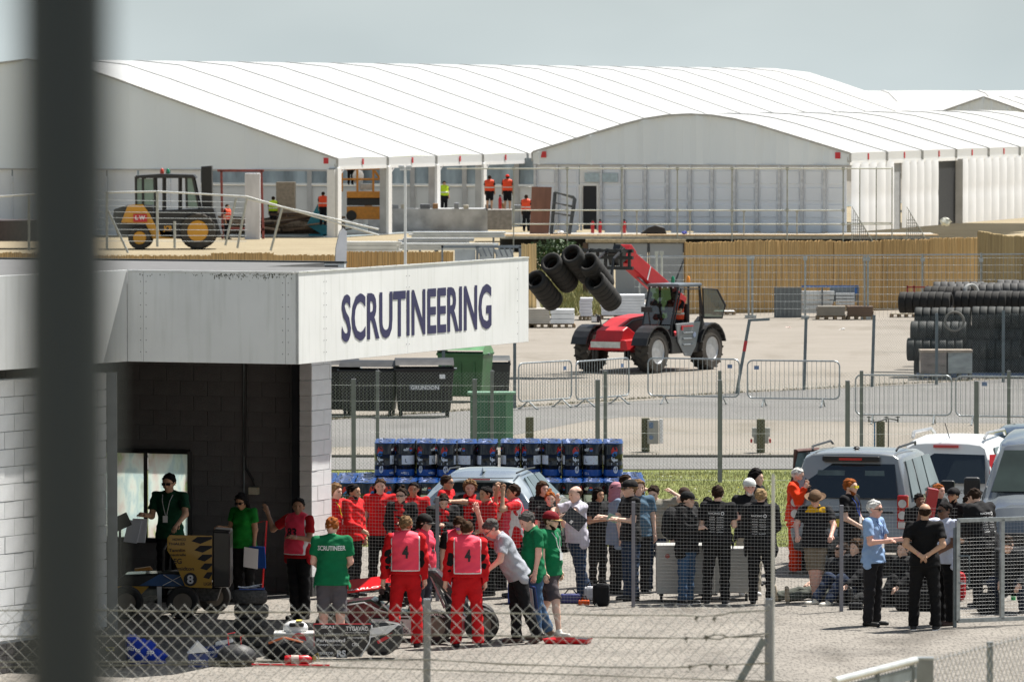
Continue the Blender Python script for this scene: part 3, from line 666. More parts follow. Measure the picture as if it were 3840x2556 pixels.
sc = thing('scaffold_rail', 'scaffold tube guard rail with tall uprights along the timber deck', 'scaffold', P(2540, 890, DY - .3))
def sx_(px): return (px - 1920) * (DY - .3) / FPX
def sz(py): return 7.5 - (py - 345) * (DY - .3) / FPX
for px in (1926, 2127, 2332, 2540, 2745, 2952, 3162):
    mb = MB(); mb.cyl((sx_(px), DY - .3, -.0), (sx_(px), DY - .3, sz(626)), .032, n=8)
    for py in (632, 788, 840): mb.box((sx_(px), DY - .3, sz(py)), (.13, .13, .15))
    mb.build('upright', M_TUBE, sc, True)
for px in (2390, 2590, 2793, 2993):
    mb = MB(); mb.cyl((sx_(px), DY + .9, DZ), (sx_(px), DY + .9, DZ + 1.15), .03, n=8); mb.box((sx_(px), DY + .9, DZ + 1.1), (.14, .12, .12)); mb.build('short_upright', M_TUBE, sc, True)
for py, a, b in ((632, 1676, 3348), (788, 1926, 3162), (840, 1926, 3348)):
    MB().cyl((sx_(a), DY - .35, sz(py)), (sx_(b), DY - .35, sz(py)), .03, n=8).build('rail', mat('rail_pale', (.50, .51, .45), .5, .2, .15, 2), sc, True)
for px in (3224, 3286, 3345): MB().cyl((sx_(px), DY - .3, 0), (sx_(px), DY - .3, sz(626)), .028, n=8).build('thin_upright', M_TUBE, sc, True)
MB().cyl((sx_(3225), DY + .4, DZ + .55), (sx_(3348), DY + .4, DZ + .55), .028, n=8).build('rail', M_TUBE, sc, True)
# steps with netted handrails
for px, nm in ((3195, 'grey netted stair handrail at the right end of the scaffold rail'), (3400, 'grey netted stair handrail in front of the dark side doorway')):
    p = P(px, 890, 297); p.z = 0; t_ = thing('stair_rail', nm, 'handrail', p)
    zt_ = 7.5 - (775 - 345) * 297 / FPX
    MB().tube([(0, 0, .2), (0, 0, zt_), (1.15, 0, .25), (1.4, 0, .1)], .035).build('tube', M_TUBE, t_)
    mb = MB()
    for k in range(12): x = .08 + k * .09; mb.cyl((x, 0, .25), (x, 0, zt_ - x * (zt_ - .3) / 1.15), .014, n=4)
    for k in range(10): z = .3 + k * .14; mb.cyl((0, 0, z), (max(0, (zt_ - z) * 1.15 / (zt_ - .3)), 0, z), .014, n=4)
    mb.build('net', mat('grey_net', (.17, .17, .16), .8), t_, kind='stuff')
# fire extinguishers, leaning boards and frames, dark bag by the doorway
def extinguisher(px, py, Y, label, parent_h=.5, z=None, r=.085, grp='red fire extinguishers'):
    p = P(px, py, Y); p.z = DZ if z is None else z
    t_ = thing('fire_extinguisher', label, 'fire extinguisher', p, 0, grp)
    MB().lathe([(r * .9, 0), (r, .02), (r, parent_h * .8), (r * .7, parent_h * .92), (r * .3, parent_h)], 12).build('cylinder', paint('extinguisher_red', '#c0101c'), t_, smooth=True)
    MB().box((0, 0, parent_h + .04), (r * 1.2, r * .6, .07)).tube([(r * .5, 0, parent_h + .03), (r * 1.3, 0, parent_h - .02), (r * 1.2, 0, parent_h * .4)], .012).build('valve_and_hose', BLK, t_)
    return t_
extinguisher(2222, 870, 303.2, 'red fire extinguisher inside the left of the open dark doorway', .58)
extinguisher(2250, 870, 303.2, 'red fire extinguisher in the middle of the open dark doorway', .58)
extinguisher(2341, 870, 303.2, 'lone red fire extinguisher right of the doorway against white panel', .58)
extinguisher(1875, 790, 322, 'red fire extinguisher on the raised wooden stage between two workers', .75, z=1.5)
p = P(2022, 880, 302); p.z = DZ; t_ = thing('plywood_sheet', 'tall reddish brown board leaning beside the left edge of the gable', 'board', p)
h_ = 7.5 - (702 - 345) * 302 / FPX - DZ
MB().add([(-.45, 0, 0), (.45, 0, 0), (.6, .5, h_), (-.35, .5, h_ + .02), (-.45, .06, 0), (.45, .06, 0), (.6, .56, h_), (-.35, .56, h_ + .02)], [(0, 1, 2, 3), (7, 6, 5, 4), (1, 5, 6, 2), (0, 3, 7, 4), (3, 2, 6, 7)]).build('board', mat('brown_ply', (.23, .11, .075), .7, var=.15, scale=1.5, stretch=(3, 1, .5)), t_)
p = P(2103, 882, 301.6); p.z = DZ; t_ = thing('leaning_frame', 'stack of dark metal frames leaning right of the reddish brown board', 'frame', p)
mb = MB()
for k in range(3):
    dx = k * .05; q_ = [(-.5 + dx, k * .08, 0), (.35 + dx, k * .08, 0), (.62 + dx, .3 + k * .08, 1.75 - k * .06), (-.32 + dx, .3 + k * .08, 1.95)]
    for i in range(4): mb.beam(q_[i], q_[(i + 1) % 4], .07, .05, up=(0, 1, 0))
    for f_ in (.25, .5, .75): mb.beam(Vector(q_[0]).lerp(Vector(q_[3]), f_), Vector(q_[1]).lerp(Vector(q_[2]), f_), .05, .05, up=(0, 1, 0))
mb.build('frame', mat('frame_dark', (.09, .10, .11), .5, .3, .3, 4), t_)
p = P(2452, 878, 301.5); p.z = DZ; t_ = thing('black_bag', 'low black sack lying on the deck right of the doorway', 'bag', p)
MB().add([(-.65, 0, 0), (.62, 0, 0), (.5, 0, .3), (.1, .05, .42), (-.25, 0, .3), (-.65, .5, 0), (.62, .5, 0), (.5, .5, .3), (.1, .45, .42), (-.25, .5, .3)], [(0, 1, 2, 3, 4), (9, 8, 7, 6, 5), (0, 5, 6, 1), (1, 6, 7, 2), (2, 7, 8, 3), (3, 8, 9, 4), (4, 9, 5, 0)]).build('sack', mat('sack_black', (.015, .015, .017), .6, bump=.6, bscale=6), t_, bevel=.05)
for px, py, s, c, lb in ((2100, 872, .16, '#dfe2e6', 'small white bag on the deck by the leaning frames'), (2566, 876, .13, '#3d46a8', 'small blue bag on the deck near the scaffold rail'), (3545, 812, .30, '#cfd0c4', 'crumpled white dust sheet hanging in the side doorway')):
    p = P(px, py, 301 if py > 850 else 310); mb = MB(); random.seed(px)
    vs = []
    mb.ball((0, 0, s * .5), (s, s * .6, s * 1.3 if s > .3 else s * .6), 10); mb.v = [tuple(c_ + random.uniform(-s, s) * .16 for c_ in v_) for v_ in mb.v]
    o = mb.build('bundle', mat('bundle' + c, c, .6, var=.15, scale=6)); o.location = (p.x, p.y, DZ if py > 850 else p.z - .4); tag(o, lb, 'bundle')
# structures under the deck: dark void, shrub, grey container doors
t_ = thing('grey_doors', 'row of pale grey metal doors under a timber edge below the deck', 'container', P(2385, 1100, 232))
Yd = 232.0
def bx(x0, x1, y0, y1, Y, name, m, parent, th=.1, world=True, bevel=0):
    a, b = P(x0, y1, Y), P(x1, y0, Y); mb = MB(); mb.box(((a.x + b.x) / 2, Y + th / 2, (a.z + b.z) / 2), (abs(b.x - a.x), th, abs(b.z - a.z))); return mb.build(name, m, parent, world, bevel=bevel)
M_GD = mat('grey_door', (.30, .315, .32), .5, var=.08, scale=.8)
for x0, x1 in ((2205, 2302), (2308, 2428), (2436, 2562)): bx(x0, x1, 912, 1160, Yd, 'door', M_GD, t_, .12, bevel=.02)
bx(2196, 2572, 898, 910, Yd - .1, 'timber_edge', mat('timber_edge', (.42, .33, .2), .8, var=.3), t_, .3); bx(2186, 2204, 912, 1160, Yd - .05, 'post', mat('brown_post', (.10, .06, .035), .7), t_, .16)
bx(2563, 2572, 912, 1180, Yd - .05, 'post', mat('dark_post', (.05, .055, .06), .6), t_, .16); bx(2430, 2435, 912, 1150, Yd - .02, 'bar', mat('dark_post', 0), t_, .1)
mb = MB(); mb.beam(P(2515, 1100, Yd - .3), P(2570, 960, Yd - .3), .06, .06); mb.build('brace', mat('dark_post', 0), t_, True)
# leafy shrub left of the doors
def leafy(mb, c, r, n, s, rnd=random):
    for i in range(n):
        d = Vector((rnd.gauss(0, 1), rnd.gauss(0, 1), rnd.gauss(0, 1))).normalized() * (rnd.random() ** .4); p_ = Vector(c) + Vector((d.x * r[0], d.y * r[1], d.z * r[2]))
        a = Vector((rnd.gauss(0, 1), rnd.gauss(0, 1), rnd.gauss(0, 1))).normalized() * s; b = a.cross(Vector((rnd.gauss(0, 1), rnd.gauss(0, 1), rnd.gauss(0, 1)))).normalized() * s * .6
        mb.add([p_ - a, p_ + b, p_ + a, p_ - b], [(0, 1, 2, 3)])
p = P(2080, 1000, 262); sh = thing('shrub', 'dark green shrub in the shade under the deck edge', 'shrub', (p.x, p.y, 0))
mb = MB(); leafy(mb, (0, 0, .75), (1.5, .8, .75), 1500, .09); leafy(mb, (.9, .1, .5), (.8, .6, .5), 500, .09); mb.build('foliage', mat('shrub_leaf', (.045, .085, .025), .6, var=.4, scale=2), sh)
mb = MB()
for k in range(5): mb.tube([(random.uniform(-.2, .2), 0, 0), (random.uniform(-.8, .8), .1, .9)], .03)
mb.build('stem', mat('bark', (.08, .06, .04), .8), sh)
n = 6000; pts = np.c_[rng.uniform(1.0, 3.4, n), rng.uniform(214, 262, n), np.zeros(n)]
o = mesh_obj('rough_grass', blades('rough_grass', pts, .35, .03, M_BLADE)); tag(o, 'rough green grass in the gap of the reed fence, behind the lifted tyres', 'grass', kind='stuff')
# ============================================================ REED SCREEN FENCES
def reed_fence(a, b, h, label, seg=1.9, shade=(.36, .235, .10)):
    t_ = thing('reed_fence', label, 'fence', (a + b) / 2); d = b - a; ln = d.length; k = max(1, int(ln / seg)); ang = math.atan2(d.y, d.x)
    for i in range(k):
        f = random.uniform(.88, 1.08); w = ln / k; cols = max(8, int(w / .035)); mb = MB(); hh = h + random.uniform(-.05, .05); vs = []
        for c in range(cols + 1): vs.append((w * c / cols, random.uniform(-.02, .02), hh + random.uniform(-.03, .02)))
        allv = []
        for x, y, z in vs: allv += [(x, y, 0), (x, y, z)]
        for x, y, z in vs: allv += [(x, y + .05, 0), (x, y + .05, z)]
        n2 = 2 * (cols + 1)
        fs = [(2 * c, 2 * c + 2, 2 * c + 3, 2 * c + 1) for c in range(cols)] + [(n2 + 2 * c + 1, n2 + 2 * c + 3, n2 + 2 * c + 2, n2 + 2 * c) for c in range(cols)] + [(2 * c + 1, 2 * c + 3, n2 + 2 * c + 3, n2 + 2 * c + 1) for c in range(cols)]
        mb.add(allv, fs)
        tone = (int(f * 6) if 0 else i % 3); m = mat('reed_%d_%s' % (tone, label[:4]), tuple(x * (1, .9, 1.08)[tone] for x in shade), .85, 0, .5, 2.2, stretch=(14, 14, .2), detail=8, col2=tuple(x * 1.9 for x in shade), thr=(.36, .64))
        o = mb.build('reed_panel', m, t_); o.location = a + d * (i / k) - (a + b) / 2; o.rotation_euler = (0, 0, ang)
    return t_
fa, fb = P(2568, 1172, 216), P(3668, 1160, 222); fa.z = fb.z = 0
reed_fence(fa, fb, 2.42, 'long golden reed screen fence behind the red telehandler')
fc = P(4000, 1160, 205); fc.z = 0; fd_ = P(3665, 1160, 219); fd_.z = 0
reed_fence(fd_, fc, 2.72, 'darker taller reed fence at the far right behind stacked tyres', shade=(.27, .20, .095))
reed_fence(G(1290, 1210), G(1700, 1210), 2.36, 'short reed fence behind the garage roof beside the lamp pole')
a_ = P(-150, 1290, 206); b_ = P(1262, 1290, 206); a_.z = b_.z = 0
reed_fence(a_, b_, 2.30, 'low strip of reed fence showing above the garage roof')
reed_fence(Vector((P(1955, 0, 204).x, 204, 0)), Vector((P(2012, 0, 204).x, 204, 0)), 2.62, 'narrow golden reed panel just right of the sign end', shade=(.44, .32, .16))
# grey frames and glazing in front of the reed fence
t_ = thing('window_frames', 'grey metal frames with pale sheets stacked above the garage roof', 'frame', P(1800, 1000, 200))
Yf = 200.0
for x0, x1, y0, y1 in ((1655, 1662, 920, 1060), (1785, 1795, 925, 1060), (1945, 1955, 925, 1060), (1655, 1955, 920, 930)): bx(x0, x1, y0, y1, Yf, 'bar', mat('grey_frame', (.22, .25, .28), .5, .3), t_, .1)
for x0, x1, y0, y1 in ((1705, 1783, 935, 1060), (1797, 1850, 932, 1060), (1858, 1925, 935, 1060)): bx(x0, x1, y0, y1, Yf + .15, 'sheet', mat('pale_sheet', (.50, .55, .58), .3, var=.15, scale=2), t_, .05)
mb = MB()
for k in range(7): a = P(1790 + k * 20, 928, Yf - .1); mb.beam(a, a + Vector((.12, 0, -.28)), .05, .05)
mb.build('corner_braces', mat('grey_frame', 0), t_, True)
# temporary mesh fence in front of the reed screen
tf = thing('site_fence', 'galvanised temporary mesh fence in front of the long reed screen', 'fence', P(3200, 1180, 213))
pxs = [2400, 2808, 2822, 3020, 3243, 3256, 3460, 3680, 3860]
for i, px in enumerate(pxs):
    Y = 213 - (px - 2560) * .003; mb = MB(); x = (px - 1920) * Y / FPX
    mb.cyl((x, Y, 0), (x, Y, 7.5 - (958 - 345) * Y / FPX - .05 + (px > 2500) * (px - 2560) * .00012), .035, n=8); mb.box((x, Y, 2.0), (.13, .08, .12)); mb.box((x, Y, .06), (.24, .5, .1)); mb.build('post', GALV, tf, True)
x0, x1 = (2380 - 1920) * 213 / FPX, (3900 - 1920) * 210 / FPX
mb = MB(); mb.tube([(x0, 213, 2.03), ((x0 + x1) / 2, 211, 2.12), (x1, 209.5, 2.2)], .025); mb.build('top_rail', GALV, tf, True)
mb = MB()
for i in range(8): a, b = .3 + i * .24, .3 + i * .24; mb.tube([(x0, 213, a), (x1, 209.5, b + .1)], .006, 3)
for i in range(100): f = i / 99; x = x0 + (x1 - x0) * f; y = 213 - 3.5 * f; mb.cyl((x, y, .1), (x, y, 2.03 + .17 * f), .005, n=3, cap=False)
mb.build('wire_mesh', GALV, tf, True, kind='stuff')
t_ = thing('slim_posts', 'pair of slim galvanised posts in front of the pale grey doors', 'fence post', G(2470, 1200)); 
for s in (-.07, .1): MB().cyl((s, 0, 0), (s, 0, 2.25), .032, n=8).box((s, 0, 2.2), (.12, .08, .12)).build('post', mat('post_pale', (.5, .52, .46), .5), t_)
# left site fence in front of the forklift
t_ = thing('site_fence', 'galvanised site fence with rails in front of the yellow forklift', 'fence', P(700, 930, 296))
Ys = 296.0
def lp(px, py, Y=Ys): return P(px, py, Y)
for px, y0, y1 in ((-10, 735, 945), (110, 735, 940), (400, 718, 932), (590, 718, 925), (655, 830, 930)): MB().cyl(lp(px, y1), lp(px, y0), .06, n=8).build('post', mat('weathered_tube', (.42, .43, .40), .5, .3), t_, True)
for (ax, ay), (bx_, by) in (((590, 718), (925, 737)), ((405, 722), (590, 718)), ((-20, 738), (140, 728)), ((925, 737), (1420, 882)), ((925, 745), (1420, 860))): MB().cyl(lp(ax, ay), lp(bx_, by), .042, n=8).build('rail', mat('pale_tube', (.62, .63, .61), .4, .1), t_, True)
for (ax, ay), (bx_, by) in (((480, 948), (405, 790)), ((845, 920), (885, 742)), ((890, 930), (925, 742)), ((1015, 940), (1058, 780))): MB().cyl(lp(ax, ay), lp(bx_, by), .055, n=8).build('brace', mat('weathered_tube', 0), t_, True)
mb = MB()
for k in range(8): mb.cyl(lp(360, 750 + k * 22), lp(925, 758 + k * 21), .012, n=3)
mb.build('wire', GALV, t_, True)
# timber, rubble and sheets inside the marquee
random.seed(11)
pl = [('#4a3526', .5), ('#6b543c', .6), ('#3a2f28', .5), ('#87705a', .5)]
for i in range(40):
    px = random.uniform(860, 1250); py = random.uniform(800, 868); c, _ = random.choice(pl); w = random.uniform(.7, 2.4); p = P(px, py, 336 + random.uniform(-4, 6)); 
    p.z = max(.1, p.z); o = MB().box((0, 0, 0), (w, .5, random.uniform(.05, .14))).build('timber_board', mat('scrap' + c, c, .8, var=.25)); o.location = p; o.rotation_euler = (random.uniform(-.1, .1), random.uniform(-.15, .15), random.uniform(-.5, .5))
    tag(o, {'#4a3526': 'dark brown', '#6b543c': 'mid brown', '#3a2f28': 'blackish', '#87705a': 'pale'}[c] + ' loose board in the timber heap on the marquee floor', 'board', 'boards heaped inside the marquee')
mb = MB(); mb.box((0, 0, 0), (6.4, 6, .8)); o = mb.build('rubble_mound', speckled('rubble', (.10, .075, .055), (.2, .16, .12), 2, 9, .5, 1), smooth=False, bevel=.3); p = P(1060, 850, 338); o.location = (p.x, p.y + 2, .35); tag(o, 'brown mound of spoil under the loose boards', 'mound', kind='stuff')
# tan crate, red frame, column on the marquee's edge
def boxthing(name, label, cat, px0, px1, py0, py1, Y, th, m, bevel=.03, group=None, rz=0):
    a, b = P(px0, py1, Y), P(px1, py0, Y); o = MB().box((0, 0, 0), (b.x - a.x, th, b.z - a.z), rz).build(name, m, bevel=bevel); o.location = ((a.x + b.x) / 2, Y + th / 2, (a.z + b.z) / 2); return tag(o, label, cat, group)
boxthing('tan_crate', 'tall tan wrapped pallet load behind the worker in the yellow vest', 'crate', 1035, 1105, 683, 800, 341, 2, mat('tan_wrap', (.30, .25, .19), .6, var=.2))
boxthing('white_column', 'white wrapped column standing upright right of the forklift', 'column', 918, 975, 650, 905, 326, .6, mat('wrap_white', (.62, .61, .63), .5, var=.15, scale=2, stretch=(1, 1, .3)))
t_ = thing('steel_goal', 'thin red steel goal-shaped frame around the white column', 'frame', P(900, 900, 327))
for a, b in (((815, 640), (990, 640)), ((830, 640), (835, 900)), ((980, 640), (988, 905)), ((830, 855), (990, 860))): MB().beam(P(a[0], a[1], 327), P(b[0], b[1], 327), .12, .12).build('bar', mat('rust_red', (.22, .05, .04), .6, var=.3), t_, True)
boxthing('wood_platform', 'low wooden stage on which two orange-vested workers stand', 'platform', 1828, 1920, 786, 862, 320, 2.4, mat('stage_tan', (.27, .25, .23), .7, var=.2))
boxthing('wood_platform', 'long pale bench with loose tools behind the thin lamp pole', 'platform', 1380, 1830, 782, 870, 343, 2, mat('stage_grey', (.40, .41, .42), .6, var=.3, scale=1.2))
for k in range(14):
    px = 1380 + k * 62 + random.uniform(-15, 15); boxthing('clutter_box', ['rusty brown','slate grey','pale buff','near-black'][k % 4] + ' small box, ' + ['first','second','third','fourth'][k // 4] + ' of its colour from the left on the pale bench', 'box', px, px + random.uniform(15, 40), 772 - random.uniform(0, 14), 784, 343, .5, mat('clutter%d' % (k % 4), ((.3, .17, .08), (.25, .27, .3), (.45, .42, .35), (.12, .13, .15))[k % 4], .7), group='boxes on the pale bench')
# teal hopper
p = P(1205, 820, 333); t_ = thing('teal_skip', 'teal tipping chute leaning beside the marquee corner post', 'skip', (p.x, p.y, 0)); M_TEAL = mat('teal_paint', (.01, .17, .22), .5, var=.12)
MB().add([(-.75, -.6, .6), (.05, -.6, 2.1), (1.0, -.6, .5), (.2, -.6, -.0), (-.75, .6, .6), (.05, .6, 2.1), (1.0, .6, .5), (.2, .6, -.0)], [(0, 1, 2, 3), (7, 6, 5, 4), (0, 4, 5, 1), (1, 5, 6, 2), (2, 6, 7, 3), (3, 7, 4, 0)]).build('chute', M_TEAL, t_, bevel=.03); MB().box((.1, 0, .06), (1.5, 1.2, .12)).build('foot_frame', M_TEAL, t_)
# stacks of silver poles and sheets lying on the ground behind the sign
for i, (x0, x1, y0, y1, Y, c, lb) in enumerate(((1540, 1885, 868, 892, 262, '#cfd3d6', 'upper bundle of silver poles on a rack behind the sign'), (1500, 1765, 892, 912, 258, '#b9bec4', 'middle bundle of silver poles on a rack behind the sign'), (1420, 1860, 912, 938, 254, '#c9cccd', 'bottom stack of white sheets behind the sign'), (1290, 1500, 905, 950, 250, '#d8d9d8', 'white tarpaulin heap behind the lamp pole'))):
    t_ = thing('pole_stack' if i < 2 else 'sheet_stack', lb, 'stack', P((x0 + x1) / 2, y1, Y)); a, b = P(x0, y1, Y), P(x1, y0, Y)
    for r in range(3):
        for k in range(2):
            zz = a.z + (b.z - a.z) * (r + .5) / 3; xo = random.uniform(-.15, .15)
            if i < 2: mb = MB().cyl((a.x + xo, Y + k * .2, zz), (b.x + xo, Y + k * .2, zz), (b.z - a.z) / 6, n=8)
            else: mb = MB().box(((a.x + b.x) / 2 + xo, Y + k * .4, zz), (b.x - a.x, .4, (b.z - a.z) / 3.3))
            mb.build('pole' if i < 2 else 'sheet', mat('sh' + c, c, .35, .25 if i < 2 else 0, .12, 2), t_, True)
    mb = MB()
    for f_ in (.1, .5, .9): mb.box((a.x + (b.x - a.x) * f_, Y + .2, a.z / 2), (.08, .5, a.z))
    mb.build('rack', mat('rack_grey', (.15, .16, .17), .6), t_, True)
# dark trailer at the far left
boxthing('dark_trailer', 'dark low trailer bed at the left edge behind the site fence', 'trailer', -60, 140, 826, 905, 305, 3, mat('dark_brown', (.05, .035, .035), .6, var=.3))
# ============================================================ MESH FENCES
def fence_posts(t, pts, h, m, w=.06, name='post'):
    for p in pts:
        o = MB().box((0, 0, h / 2), (w, w * .8, h)).build(name, m, t, bevel=.004); o.matrix_parent_inverse = ofs(t).inverted(); o.location = (p[0], p[1], 0)
M_POST = mat('fence_post', (.21, .21, .24), .6, 0, .15, 4); M_WIRE = mat('fence_wire', (.30, .32, .32), .45, .5, .1, 3)
# A: welded fence at the back of the verge
ta = thing('welded_fence', 'tall welded mesh fence on square posts along the back of the grass', 'fence', (2, 123.5, 0))
hA = 1.97; ya = [1325, 1780, 2240, 2697, 3172, 3650, 4120]
ptsA = [Vector(((px - 1920) * 123.5 / FPX, 123.5 - (px - 1325) * .0004, 0)) for px in [870] + ya]
fence_posts(ta, ptsA, hA, M_POST, .085)
for i in range(len(ptsA) - 1):
    w = (ptsA[i + 1] - ptsA[i]).length - .09
    if i == 0:
        mb = MB(); grid_mesh(mb, w, hA - .1, .072, .30, .0024); wm = mb.mesh('wire_panel', M_WIRE)
    o = mesh_obj('wire_panel', wm, ta); o.matrix_parent_inverse = ofs(ta).inverted(); o.location = ptsA[i] + Vector((.045, -.03, .04)); o['kind'] = 'stuff'
# B: chain link behind it
tb = thing('chain_link_fence', 'diamond mesh fence on slim posts just behind the welded one', 'fence', (2, 126.4, 0))
ptsB = [Vector(((px - 1920) * 126.4 / FPX, 126.4, 0)) for px in (960, 1415, 1845, 2270, 2700, 3232, 3785, 4200)]
fence_posts(tb, ptsB, 2.0, M_POST, .07)
for a, b in zip(ptsB, ptsB[1:]):
    mb = MB(); link_mesh(mb, (b - a).length, 1.95, .07, .0017, barb=False); o = mb.build('wire_mesh', M_WIRE, tb, kind='stuff'); o.matrix_parent_inverse = ofs(tb).inverted(); o.location = a + Vector((0, .04, .02))
# C: chain link along the joint
tcf = thing('chain_link_fence', 'leaning-posted chain-link fence beyond the steel crowd barriers', 'fence', G(2800, 1475))
pC = [G(1663, 1548), G(1930, 1530), G(2762, 1476), G(3015, 1462), G(3270, 1450), G(3512, 1442), G(3762, 1433), G(4020, 1420)]
for i, p in enumerate(pC):
    lean = .32 if i == 2 else (.05 if i in (3, 4) else 0); m = mat('post_slate', (.14, .17, .185), .5, .3)
    h_ = 1.83 if i < 6 else 1.86
    mb = MB(); mb.beam((0, 0, 0), (lean, 0, h_), .075, .07, up=(0, 1, 0)); o = mb.build('post', m, tcf); o.matrix_parent_inverse = ofs(tcf).inverted(); o.location = p
    if i == 2: mb = MB(); mb.beam((lean - .03, 0, h_), (lean + .5, .1, h_ + .02), .07, .06); q = mb.build('crank_arm', m, tcf); q.matrix_parent_inverse = ofs(tcf).inverted(); q.location = p
    if i == 2: mb = MB(); mb.beam((lean * .58, -.04, h_ * .58), (lean * .72, -.04, h_ * .72), .085, .02, up=(0, 1, 0)); q = mb.build('red_band', M_REDL, tcf); q.matrix_parent_inverse = ofs(tcf).inverted(); q.location = p
for i in range(4, len(pC) - 1):
    a, b = pC[i], pC[i + 1]; w = (b - a).length; mb = MB(); link_mesh(mb, w, 1.75, .075, .0015, barb=False)
    o = mb.build('wire_mesh', M_WIRE, tcf, kind='stuff'); o.matrix_parent_inverse = ofs(tcf).inverted(); put(o, a + Vector((0, -.03, .02)), b)
# crowd barriers
def barrier_mesh(w, h=1.1):
    z0, z1, c = .2, h, .13; pts = []
    def arc(cx, cz, a0, a1):
        return [(cx + c * math.cos(R(a0 + (a1 - a0) * i / 4)), 0, cz + c * math.sin(R(a0 + (a1 - a0) * i / 4))) for i in range(5)]
    pts = arc(w - c, z1 - c, 90, 0) + arc(w - c, z0 + c, 0, -90) + arc(c, z0 + c, 270, 180) + arc(c, z1 - c, 180, 90); pts.append(pts[0])
    return pts, z0, z1
def barrier(a, b, label, badge=.12, n=None):
    w = (b - a).length; t = thing('crowd_barrier', label, 'barrier', a, math.atan2((b - a).y, (b - a).x), 'steel crowd barriers')
    pts, z0, z1 = barrier_mesh(w); MB().tube(pts, .019, 8).build('frame', GALV, t, smooth=True)
    for i in range(1, 20): MB().cyl((w * i / 20, 0, z0), (w * i / 20, 0, z1), .0065, n=5).build('bar', GALV, t)
    for x in (w * .18, w * .82):
        MB().tube([(x, -.30, .015), (x, -.24, .02), (x, 0, z0), (x, .24, .02), (x, .30, .015)], .019, 6).build('foot', GALV, t)
    if badge: MB().box((w * badge, -.02, z1 - .17), (.12, .006, .09)).build('badge', mat('badge_blue', (.12, .19, .33), .4), t)
    return t
def gp(px, py): return G(px, py)
barrier(gp(1945, 1537), gp(2143, 1524), 'crowd barrier nearest the sign end, its far side towards the telehandler', .86)
barrier(gp(2160, 1529), gp(2358, 1512), 'short-looking angled crowd barrier before the telehandler front wheels', .86)
barrier(gp(2430, 1513), gp(2772, 1519), 'crowd barrier in front of the telehandler rear wheel', .9)
barrier(gp(2803, 1523), gp(3148, 1527), 'crowd barrier standing alone on the open concrete right of the telehandler', .1)
barrier(gp(3208, 1587), gp(3568, 1590), 'crowd barrier in front of the grey boxed pallets', 0)
barrier(gp(3584, 1592), gp(3944, 1596), 'crowd barrier at the right edge before the dark tyre wall', .3)
# ============================================================ DRUMS
M_DB = mat('drum_black', (.018, .018, .02), .22, .3, .3, 5, coat=.5); M_DBL = mat('drum_blue', (.008, .085, .36), .25, .1, .15, 6, coat=.5); M_LAB = mat('label_white', (.82, .82, .83), .35, var=.05)
M_LOGR = mat('swirl_red', (.6, .03, .03), .35); M_LOGB = mat('swirl_blue', (.03, .2, .6), .35)
DR, DH = .172, .59
def wrap(p, r=DR):                          # bend a flat print (x across, z up) round the drum
    a = p[0] / r; return Vector((math.sin(a) * (r + .0015), -math.cos(a) * (r + .0015), p[2]))
def arcpatch(mb, x0, x1, z0, z1, mi=0, r=DR, n=8):
    vs = []
    for i in range(n + 1):
        x = x0 + (x1 - x0) * i / n; vs += [wrap((x, 0, z0), r), wrap((x, 0, z1), r)]
    mb.add(vs, [(2 * i, 2 * i + 2, 2 * i + 3, 2 * i + 1) for i in range(n)], mi)
mb = MB(); mb.lathe([(DR - .004, .0), (DR, .008), (DR, .19), (DR + .006, .2), (DR, .21), (DR, .385), (DR + .006, .395), (DR, .405), (DR, .575), (DR - .004, .58)], 18); me_body = mb.mesh('body', M_DB, True)
mb = MB()
n = 18
for i in range(n):
    a, b = 2 * math.pi * i / n, 2 * math.pi * (i + 1) / n; r = DR + .0012
    mb.add([(r * math.cos(a), r * math.sin(a), .012), (r * math.cos(b), r * math.sin(b), .012), (r * math.cos(b), r * math.sin(b), .125), (r * math.cos(a), r * math.sin(a), .125)], [(0, 1, 2, 3)])
me_band = mb.mesh('base_band', M_DBL, True)
mb = MB(); mb.lathe([(DR + .003, .578), (DR + .008, .584), (DR + .004, .592), (DR - .010, .592), (DR - .016, .588)], 18); mb.m[-1] = 2; mb.m[-2] = 2; mb.cyl((.09, 0, .585), (.09, 0, .604), .025, n=8, mi=1); mb.cyl((-.1, .02, .585), (-.1, .02, .6), .016, n=6, mi=1); me_lid = mb.mesh('lid', [M_DBL, STEEL, mat('lid_top', (.004, .009, .032), .5, 0, .4, 8)], False)
mb = MB()                                    # print with tall lettering
lettering(mb, 'elf', (.06, 0, .06), (0, 0, 1), (-1, 0, 0), .29, .115, .012, 0, wrap, 0)
sv = [(-.05, 0, .40), (-.06, 0, .46), (-.03, 0, .52), (.03, 0, .525), (.06, 0, .48), (.05, 0, .44), (.0, 0, .45)]; mb.add([wrap(p) for p in sv], [tuple(range(7))[::-1]], 1)
sv = [(-.05, 0, .40), (.0, 0, .448), (.05, 0, .438), (.045, 0, .38), (.0, 0, .36), (-.04, 0, .37)]; mb.add([wrap(p) for p in sv], [tuple(range(6))], 2)
lettering(mb, 'elf', (.17, 0, .05), (1, 0, 0), (0, 0, 1), .08, .035, .02, 0, wrap, 0)
me_pr1 = mb.mesh('tall_lettering', [M_LAB, M_LOGR, M_LOGB])
mb = MB(); arcpatch(mb, -.16, .13, .215, .37, 0); mb.add([wrap((x, 0, z), DR + .001) for x, z in ((.0, .295), (.055, .235), (.11, .295), (.055, .355))], [(0, 1, 2, 3)], 1)
